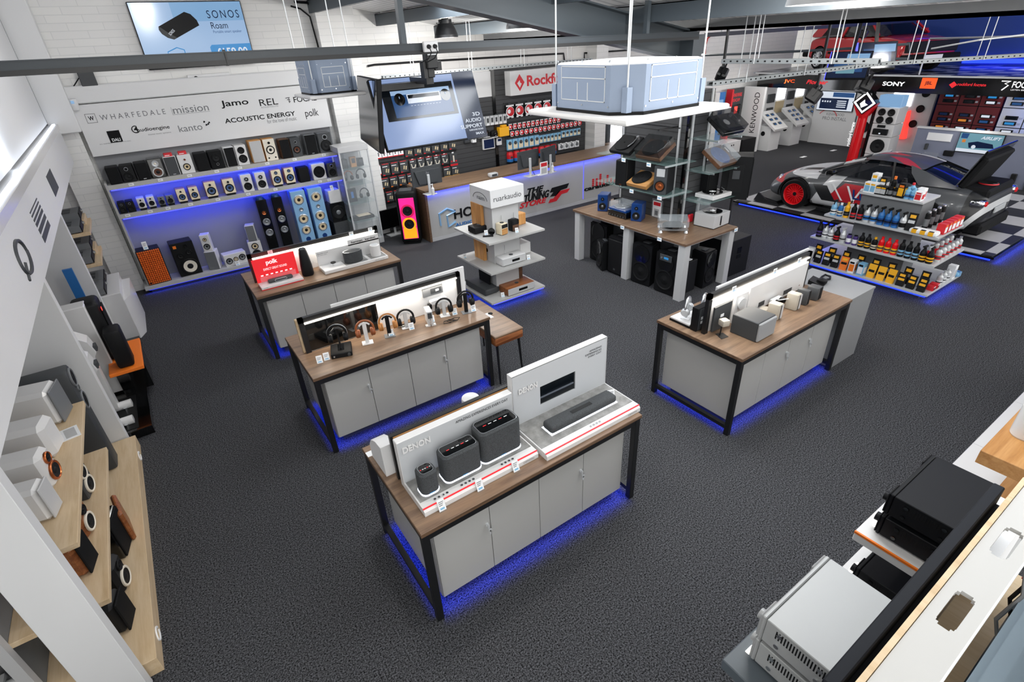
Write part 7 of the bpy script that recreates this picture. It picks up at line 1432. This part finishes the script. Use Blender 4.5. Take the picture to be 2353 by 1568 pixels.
# ================================================================ units below the camera on the right
t = thing('amplifier_wall', 'black framed back of a display unit with amplifier shelves, bottom right', 'display unit', (0, 0, 0))
MB('navy black').box(1.05, 2.22, .165, .2, 0, 2.0, .004).build('front_frame', t); MB('navy black').box(1.05, 2.2, .15, .17, .1, 1.93).build('recess', t)
b = MB('oak').box(1.0, 2.3, .13, .145, .1, 2.02); b.build('plywood_edge', t)
b = MB('board white'); L0, L1 = 1.02, 2.4
for x0, x1 in ((L0, 1.44), (1.61, 1.83), (2.0, L1)): b.box(x0, x1, .02, .128, 2.0, 2.015)
for x0 in (1.44, 1.83):
    for k in range(17):
        u = x0 + k * .01; e = min(k + .5, 16.5 - k) * .01; hw = .024 if e >= .024 else math.sqrt(max(0, .024 ** 2 - (.024 - e) ** 2))
        b.box(u, u + .01, .02, .076 - hw, 2.0, 2.015); b.box(u, u + .01, .076 + hw, .128, 2.0, 2.015)
b.build('slotted_board', t); MB('white paint').box(L0, L1, .015, .02, 1.94, 2.015).build('board_lip', t); MB('oak').box(1.0, 2.4, -.02, .125, 1.5, 1.52).build('inner_shelf', t)
MB('black matt').box(1.0, 2.5, -.4, -.36, 0, 2.0).build('rear_panel', t); MB('screen dark').box(1.0, 2.5, -.36, .1, 1.3, 1.32).build('dark_base', t)
def fshelf(name, x0, x1, z, m, edge=None, y=.56):
    t = thing('amplifier_shelf', name, 'shelf', (0, 0, 0)); MB(m).box(x0, x1, .205, y, z - .06, z, .004).build('board', t)
    if edge: MB(edge).box(x0 - .002, x0 + .008, .205, y, z - .012, z + .001).build('edge_stripe', t)
    MB('led white').box(x0 + .1, x0 + .25, y - .05, y - .035, z, z + .002).build('light_strip', t)
fshelf('dark grey shelf under the two silver amplifiers', 1.28, 2.05, 1.32, 'steel paint'); fshelf('white shelf with an orange end stripe under the black amplifiers', 2.3, 3.1, 1.34, 'white gloss', 'orange', .56); fshelf('lower white shelf with one black amplifier', 2.25, 3.0, .96, 'white gloss', None, .58)
def big_amp(label, x, y, z, m, front, w=.44, d=.38, h=.11, knob=True, cap=0):
    t = thing('amplifier', label, 'amplifier', (x, y, z), PI, 'large amplifiers at the bottom right')
    MB(m).box(-w / 2, w / 2, .014, d, .01, h, .003).build('case', t); b = MB(front).box(-w / 2, w / 2, -.004, .012, .005, h + .002, .004); b.box(-w / 2, -w * .28, -.012, -.004, .01, h, .004).box(w * .28, w / 2, -.012, -.004, .01, h, .004); b.build('front_panel', t)
    b = MB('black matt')
    for k in range(18): b.box(w / 2 - .0, w / 2 + .001, d * .2 + k * .011, d * .2 + k * .011 + .005, h * .55, h * .85)
    b.build('side_vent', t)
    for q in (.07, d - .06):
        for v in (.3, .75): MB('chrome' if m != 'amp black' else 'black gloss').cyl((w / 2, q, h * v), (w / 2 + .005, q, h * v), .01, n=12).build('side_screw', t)
    if knob: MB(front).cyl((w * .38, -.012, h * .5), (w * .38, -.035, h * .5), .022, n=18).build('volume_knob', t)
    for s in (-1, 1): MB('rubber').cyl((s * w * .4, .06, 0), (s * w * .4, .06, .012), .018, n=10).build('foot', t)
big_amp('upper silver amplifier on the dark grey shelf', 1.59, .495, 1.465, 'silver case', 'silver case', d=.28, h=.135); big_amp('lower silver amplifier on the dark grey shelf', 1.59, .495, 1.32, 'silver case', 'silver case', d=.28, h=.135)
big_amp('upper black amplifier on the orange striped white shelf', 2.58, .495, 1.475, 'amp black', 'amp black', d=.28, h=.125); big_amp('lower black amplifier on the orange striped white shelf', 2.58, .495, 1.34, 'amp black', 'amp black', d=.28, h=.12); big_amp('single black amplifier on the lower white shelf', 2.56, .5, .96, 'amp black', 'amp black', d=.28, h=.13)
t = thing('base_cabinet', 'long low white base cabinet running along the right edge of the photo', 'cabinet', (0, 0, 0)); MB('white gloss').box(2.2, 7.5, .1, .69, .02, .34, .004).build('body', t); MB('dark grey').box(2.25, 7.45, .12, .64, 0, .02).build('plinth', t)
for k in range(1, 6): MB('light grey').box(2.2 + k * .95, 2.203 + k * .95, .2, .691, .03, .341).build('panel_joint', t)
t = thing('wall_unit', 'tall white wall panel beside the oak shelf at the right edge', 'display unit', (0, 0, 0)); MB('white panel').box(3.3, 7.5, .08, .2, .34, 1.6).box(2.3, 3.3, .1, .2, .34, 1.36).build('panel', t); MB('light grey').box(3.3, 7.5, .06, .08, .34, 1.62).build('rear_edge', t); MB('honey oak flat').box(3.4, 7.4, .2, .36, .5, .53).build('low_shelf', t)
solo('oak_shelf', MB('honey oak flat').box(3.8, 4.9, .2, .47, 1.0, 1.1, .003), 'thick honey oak shelf at the right edge of the photo', 'shelf'); b = MB('white gloss').lathe([(0, 0), (.07, 0), (.075, .01), (.075, .22), (.07, .23), (0, .23)], n=24); solo('cylinder_speaker', b, 'white cylinder speaker on the thick oak shelf at the right edge', 'speaker', (4.17, .36, 1.1))
t = thing('television', 'pale screen of a television lying back behind the slotted white board, bottom right corner', 'television', (0, 0, 0)); b = MB('screen pale box').add([(1.25, -.02, 1.88), (2.6, -.02, 1.88), (2.6, -.3, 1.6), (1.25, -.3, 1.6), (1.25, -.04, 1.86), (2.6, -.04, 1.86), (2.6, -.32, 1.58), (1.25, -.32, 1.58)], [(0, 1, 2, 3), (4, 7, 6, 5), (0, 4, 5, 1), (2, 6, 7, 3), (1, 5, 6, 2), (0, 3, 7, 4)]); b.build('screen', t)
for k, (m, l, dx) in enumerate((('black plastic', 'black cable hanging behind the slotted white board', 0), ('mid grey', 'grey cable with an inline plug behind the slotted white board', -.12), ('red wire', 'short red wire behind the slotted white board', -.02))): cable(l, m, [(2.05 + dx, .01, 1.98 - .02 * k), (1.98 + dx, -.02, 1.9), (1.93 + dx, .0, 1.8), (1.95 + dx, -.03, 1.7)] if k < 2 else [(2.0, .012, 1.95), (2.02, -.01, 1.9), (1.98, 0, 1.86)], .006)
# ================================================================ things hung from the roof
def ac(label, x0, y0, s, z, h=.3, m='galvanised', rods=True):
    t = thing('ceiling_unit', label, 'air conditioner', (x0 + s / 2, y0 + s / 2, z), 0, 'air conditioning cassettes')
    MB('white gloss').box(-s / 2, s / 2, -s / 2, s / 2, 0, .035, .015, seg=2).build('grille_panel', t); b = MB('white paint').box(-s * .3, s * .3, -s * .3, s * .3, -.006, 0); b.build('air_grille', t)
    q = s / 2 - .09 * s; c = .15 * s; pts = [(-q + c, -q), (q - c, -q), (q, -q + c), (q, q - c), (q - c, q), (-q + c, q), (-q, q - c), (-q, -q + c)]
    MB(m).prism(pts, 'z', .05, .05 + h).build('casing', t); MB('rubber').prism([(p[0] * 1.02, p[1] * 1.02) for p in pts], 'z', .035, .052).build('gasket', t); MB('white paint').prism([(p[0] * .99, p[1] * .99) for p in pts], 'z', .05 + h, .055 + h).build('top_plate', t)
    w = q - c - .04
    for ax in (0, 1):
        b = MB('silver paint'); y = -q - .002
        f = (lambda u0, u1, v0, v1: b.box(u0, u1, y, y + .004, v0, v1)) if ax == 0 else (lambda u0, u1, v0, v1: b.box(y, y + .004, u0, u1, v0, v1))
        for zz in (.1, .22, .28): f(-w, w, zz, zz + .005)
        for u in (-w, w - .005): f(u, u + .005, .1, .285)
        for u in (-.05, .04): f(u, u + .006, .1, .2)
        b.build('pressed_lines', t)
        b = MB('chrome')
        for u in (-w - .03, 0, w + .03):
            for zz in (.08, .31): b.cyl((u, y - .002, zz), (u, y + .004, zz), .006, n=6) if ax == 0 else b.cyl((y - .002, u, zz), (y + .004, u, zz), .006, n=6)
        b.build('screws', t)
    for sx in (-1, 1):
        for sy in (-1, 1):
            p = q - c * .5 + .012; MB('galvanised').box(sx * p - .02, sx * p + .02, sy * p - .02, sy * p + .02, .05, .18).build('bracket', t); MB('silver paint').cyl((sx * p, sy * p, .18), (sx * p, sy * p, roofz(x0 + s / 2 + sx * p) - z), .0055, n=6).build('hanging_rod', t)
    return t
F_ = P(1438, 293, z=3.06); ac('large air conditioning cassette hung on rods, upper middle of the photo', F_.x, F_.y, .9, 3.06, .24); ac('smaller looking air conditioning cassette near the brick pier', 1.62, 5.95, .6, 3.06, .3)
def tray(label, a, b_, w=.1, rods=4):
    a, b_ = Vector(a), Vector(b_); L = (b_ - a).length; ang = math.atan2(b_.y - a.y, b_.x - a.x)
    t = thing('cable_tray', label, 'cable tray', a, ang, 'perforated cable trays'); b = MB('perforated steel'); b.box(0, L, -w / 2, w / 2, 0, .003); b.box(0, L, -w / 2, -w / 2 + .003, 0, .05); b.box(0, L, w / 2 - .003, w / 2, 0, .05); b.build('tray', t)
    b = MB('black matt')
    for k in range(int(L / .09)): b.box(.03 + k * .09, .055 + k * .09, -w / 2 - .001, -w / 2 + .0, .018, .034)
    b.build('perforations', t); MB('black plastic').tube([(k * L / 12, .02 * math.sin(k * 2.1), .03 + .006 * math.sin(k)) for k in range(13)], .012).build('cables', t)
    for k in range(rods):
        x = L * (k + .5) / rods; p = a + (b_ - a) * ((k + .5) / rods); z1 = max(.2, roofz(p.x) - a.z); MB('silver paint').cyl((x, -w / 2 - .01, 0), (x, -w / 2 - .01, z1), .006, n=6).cyl((x, w / 2 + .01, 0), (x, w / 2 + .01, z1), .006, n=6).build('hanging_rod', t)
A_, B2_, C_ = P(1630, 198, z=2.88), P(2010, 152, z=2.88), P(2353, 131, z=2.88); C_ = B2_ + (C_ - B2_) * 1.4
tray('perforated steel tray to the right of the large cassette', A_, B2_, .1, 3); tray('perforated steel tray continuing to the right edge of the photo', B2_, C_, .12, 3)
tray('perforated steel tray along the slat wall behind the hung televisions', (3.9, 9.6, 3.0), (8.6, 9.5, 3.0), .1, 4)
T0, T1_ = P(1660, 146, z=3.1), P(2020, 147, z=3.1); tray('thin perforated steel tray level behind the spotlights', T0, T1_, .06, 2)
solo('hanging_pipe', MB('steel paint').tube([P(1618, 127, y=7.2), P(1700, 124, y=6.6), P(1850, 117, y=5.6), P(1960, 111, y=4.9), P(2090, 101, y=4.2), P(2090, 135, y=4.2), P(1660, 140, y=7.0)], .02), 'dark pipe loop hung right of the large cassette', 'pipe'); solo('pipe', MB('black metal').tube([P(845, 152, y=10.84), P(860, 149, y=10.84), P(960, 142, y=10.84), P(1295, 123, y=10.84), P(1297, 140, y=10.84)], .02), 'black pipe running from the far cassette along the block wall', 'pipe'); solo('pipe', MB('black metal').tube([P(1343, 138, y=10.85), P(1343, 122, y=10.85), P(1475, 113, y=10.85)], .02), 'black pipe on the wall above the doorway', 'pipe'); solo('pipe', MB('silver paint').tube([P(2140, 112, y=4.0), P(2250, 92, y=3.4), P(2353, 80, y=3.0)], .012), 'thin silver conduit before the blue lit wall', 'pipe')
b = MB('black metal').box(8.2, 15.6, 6.3, 6.36, 3.36, 3.42); t = thing('ceiling_rail', 'dark rail hung across the mezzanine in front of the red hatchback', 'rail', (0, 0, 0)); b.build('rail', t)
for x in (8.6, 10.4, 12.6, 14.8): MB('silver paint').cyl((x, 6.33, 3.4), (x, 6.33, roofz(x)), .008, n=6).build('hanging_rod', t)
from mathutils import Euler
def spot(label, px, y, rot, s=1., top=2.9):
    t = thing('spotlight', label, 'spotlight', P(*px, y=y)); X_ = Euler(rot).to_matrix().to_4x4(); zt = top - t.location.z; b = MB('black metal'); b.X = X_; b.box(-.11 * s, .11 * s, -.09 * s, .09 * s, -.12 * s, .06 * s, .02).build('housing', t); b = MB('black gloss'); b.X = X_; b.lathe([(.09 * s, -.125 * s), (0, -.12 * s)], n=18).build('lens', t); MB('black metal').box(-.015, .015, -.015, .015, .08, zt).build('drop_rod', t); b = MB('black metal'); b.X = X_; b.box(-.14 * s, -.12 * s, -.01, .01, -.05 * s, .12 * s).box(.12 * s, .14 * s, -.01, .01, -.05 * s, .12 * s).box(-.14 * s, .14 * s, -.01, .01, .1 * s, .12 * s); b.build('yoke', t)
spot('black spotlight hung under the tray beside the wall television', (1874, 215), 4.44, (.5, .2, .4), 1., 3.7); spot('black spotlight hung under the purple edged screens', (1988, 192), 4.38, (.4, .3, .8)); spot('blue lit spotlight just right of the large cassette', (1660, 168), 5.4, (.4, -.6, .3), .8, 3.6); spot('black track spotlight aimed at the mezzanine', (1985, 75), 6.33, (.3, 0, .2), .8, 3.1)
def scr_avr(s, w, h):
    q = lambda u, v, l=0: Vector((-w / 2 + u * w, -.0045 - l, h / 2 - v * h)); R_ = lambda m, u0, v0, u1, v1, l=0: s.use(m).quad(q(u0, v0, l), q(u1, v0, l), q(u1, v1, l), q(u0, v1, l))
    R_('screen navy', .78, .0, 1, 1); R_('screen dark', .08, .12, .76, .6, .001); R_('screen blue', .16, .19, .72, .56, .0015); R_('screen pale', .16, .19, .72, .25, .0018); R_('screen white', .3, .25, .62, .38, .002); R_('screen dark', .31, .26, .61, .31, .0022)
    for k in range(10): R_('screen white', .32 + k * .03, .41, .335 + k * .03, .415, .002)
    for u in (.23, .67): s.use('black gloss').lathe([(.05 * w, -.003), (0, -.004)], q(u, .31, 0), 'y', 20); s.use('screen pale').tube([q(u, .27, .005), q(u, .3, .005)], .004, 4)
    for k, (x_, u, v, wd_, hh) in enumerate((('3D', .89, .67, .08, .055), ('AUDIO', .8, .755, .17, .055), ('SUPPORT', .74, .84, .23, .055), ('SURROUND SOUND', .82, .885, .15, .025), ('IMAX', .88, .95, .09, .035))): text(s, x_, q(u, v, .002), w * wd_, h * hh, 'screen white', bold=.02)
th = math.radians(20); tv('hung_television', 'hung television showing a blue amplifier and the words 3D AUDIO SUPPORT', 1.24, .72, (2.8, 5.64, 2.87), (-th, 0, 0), scr_avr, 'screen mid')
tv('hung_television', 'dark hung television back to back with the lit one, seen edge on', 1.15, .7, (2.25, 6.1, 2.87), (-.12, 0, -1.76), lambda s, w, h: None, 'screen dark')
t = thing('screen_mount', 'black bracket holding the two hung televisions under the rail', 'bracket', (2.68, 5.3, 3.4)); b = MB('black metal').box(-.06, .06, -.05, .05, -.12, .06, .01); b.box(-.04, .04, .0, .08, -.2, .0, .008); b.box(-.04, .04, .05, .45, -.26, -.2).box(-.45, .05, .3, .45, -.3, -.24).box(-.09, -.05, -.02, .06, -.2, -.05).box(.05, .12, .0, .04, -.14, -.06); b.build('bracket', t); MB('silver').box(-.05, .05, -.055, -.05, 0, .03).build('clamp', t)
for k, (px, l, rz) in enumerate((((1950, 150), 'hung screen with a violet edge, left one below the hatchback', -1.25), ((2015, 128), 'hung screen with a pale blue picture, right one below the hatchback', -.75))):
    t = thing('hung_television', l, 'television', P(*px, y=4.6 - k * .2), rot=(-.35, 0, rz)); MB('black plastic').box(-.28, .28, 0, .05, -.2, .2, .006).build('casing', t); b = MB('screen navy').box(-.265, .265, -.004, 0, -.18, .185); b.box(-.2, .2, -.006, -.004, -.1, .1, m='screen blue').box(-.05, .25, -.007, -.006, .05, .16, m='screen sky').box(-.15, .1, -.008, -.007, -.12, -.06, m='screen teal'); b.build('screen', t); MB('led violet').box(-.29, -.28, .0, .05, -.2, .2).build('violet_edge', t)
    MB('black metal').box(-.02, .02, .05, .09, 0, 1.15).build('bracket', t)
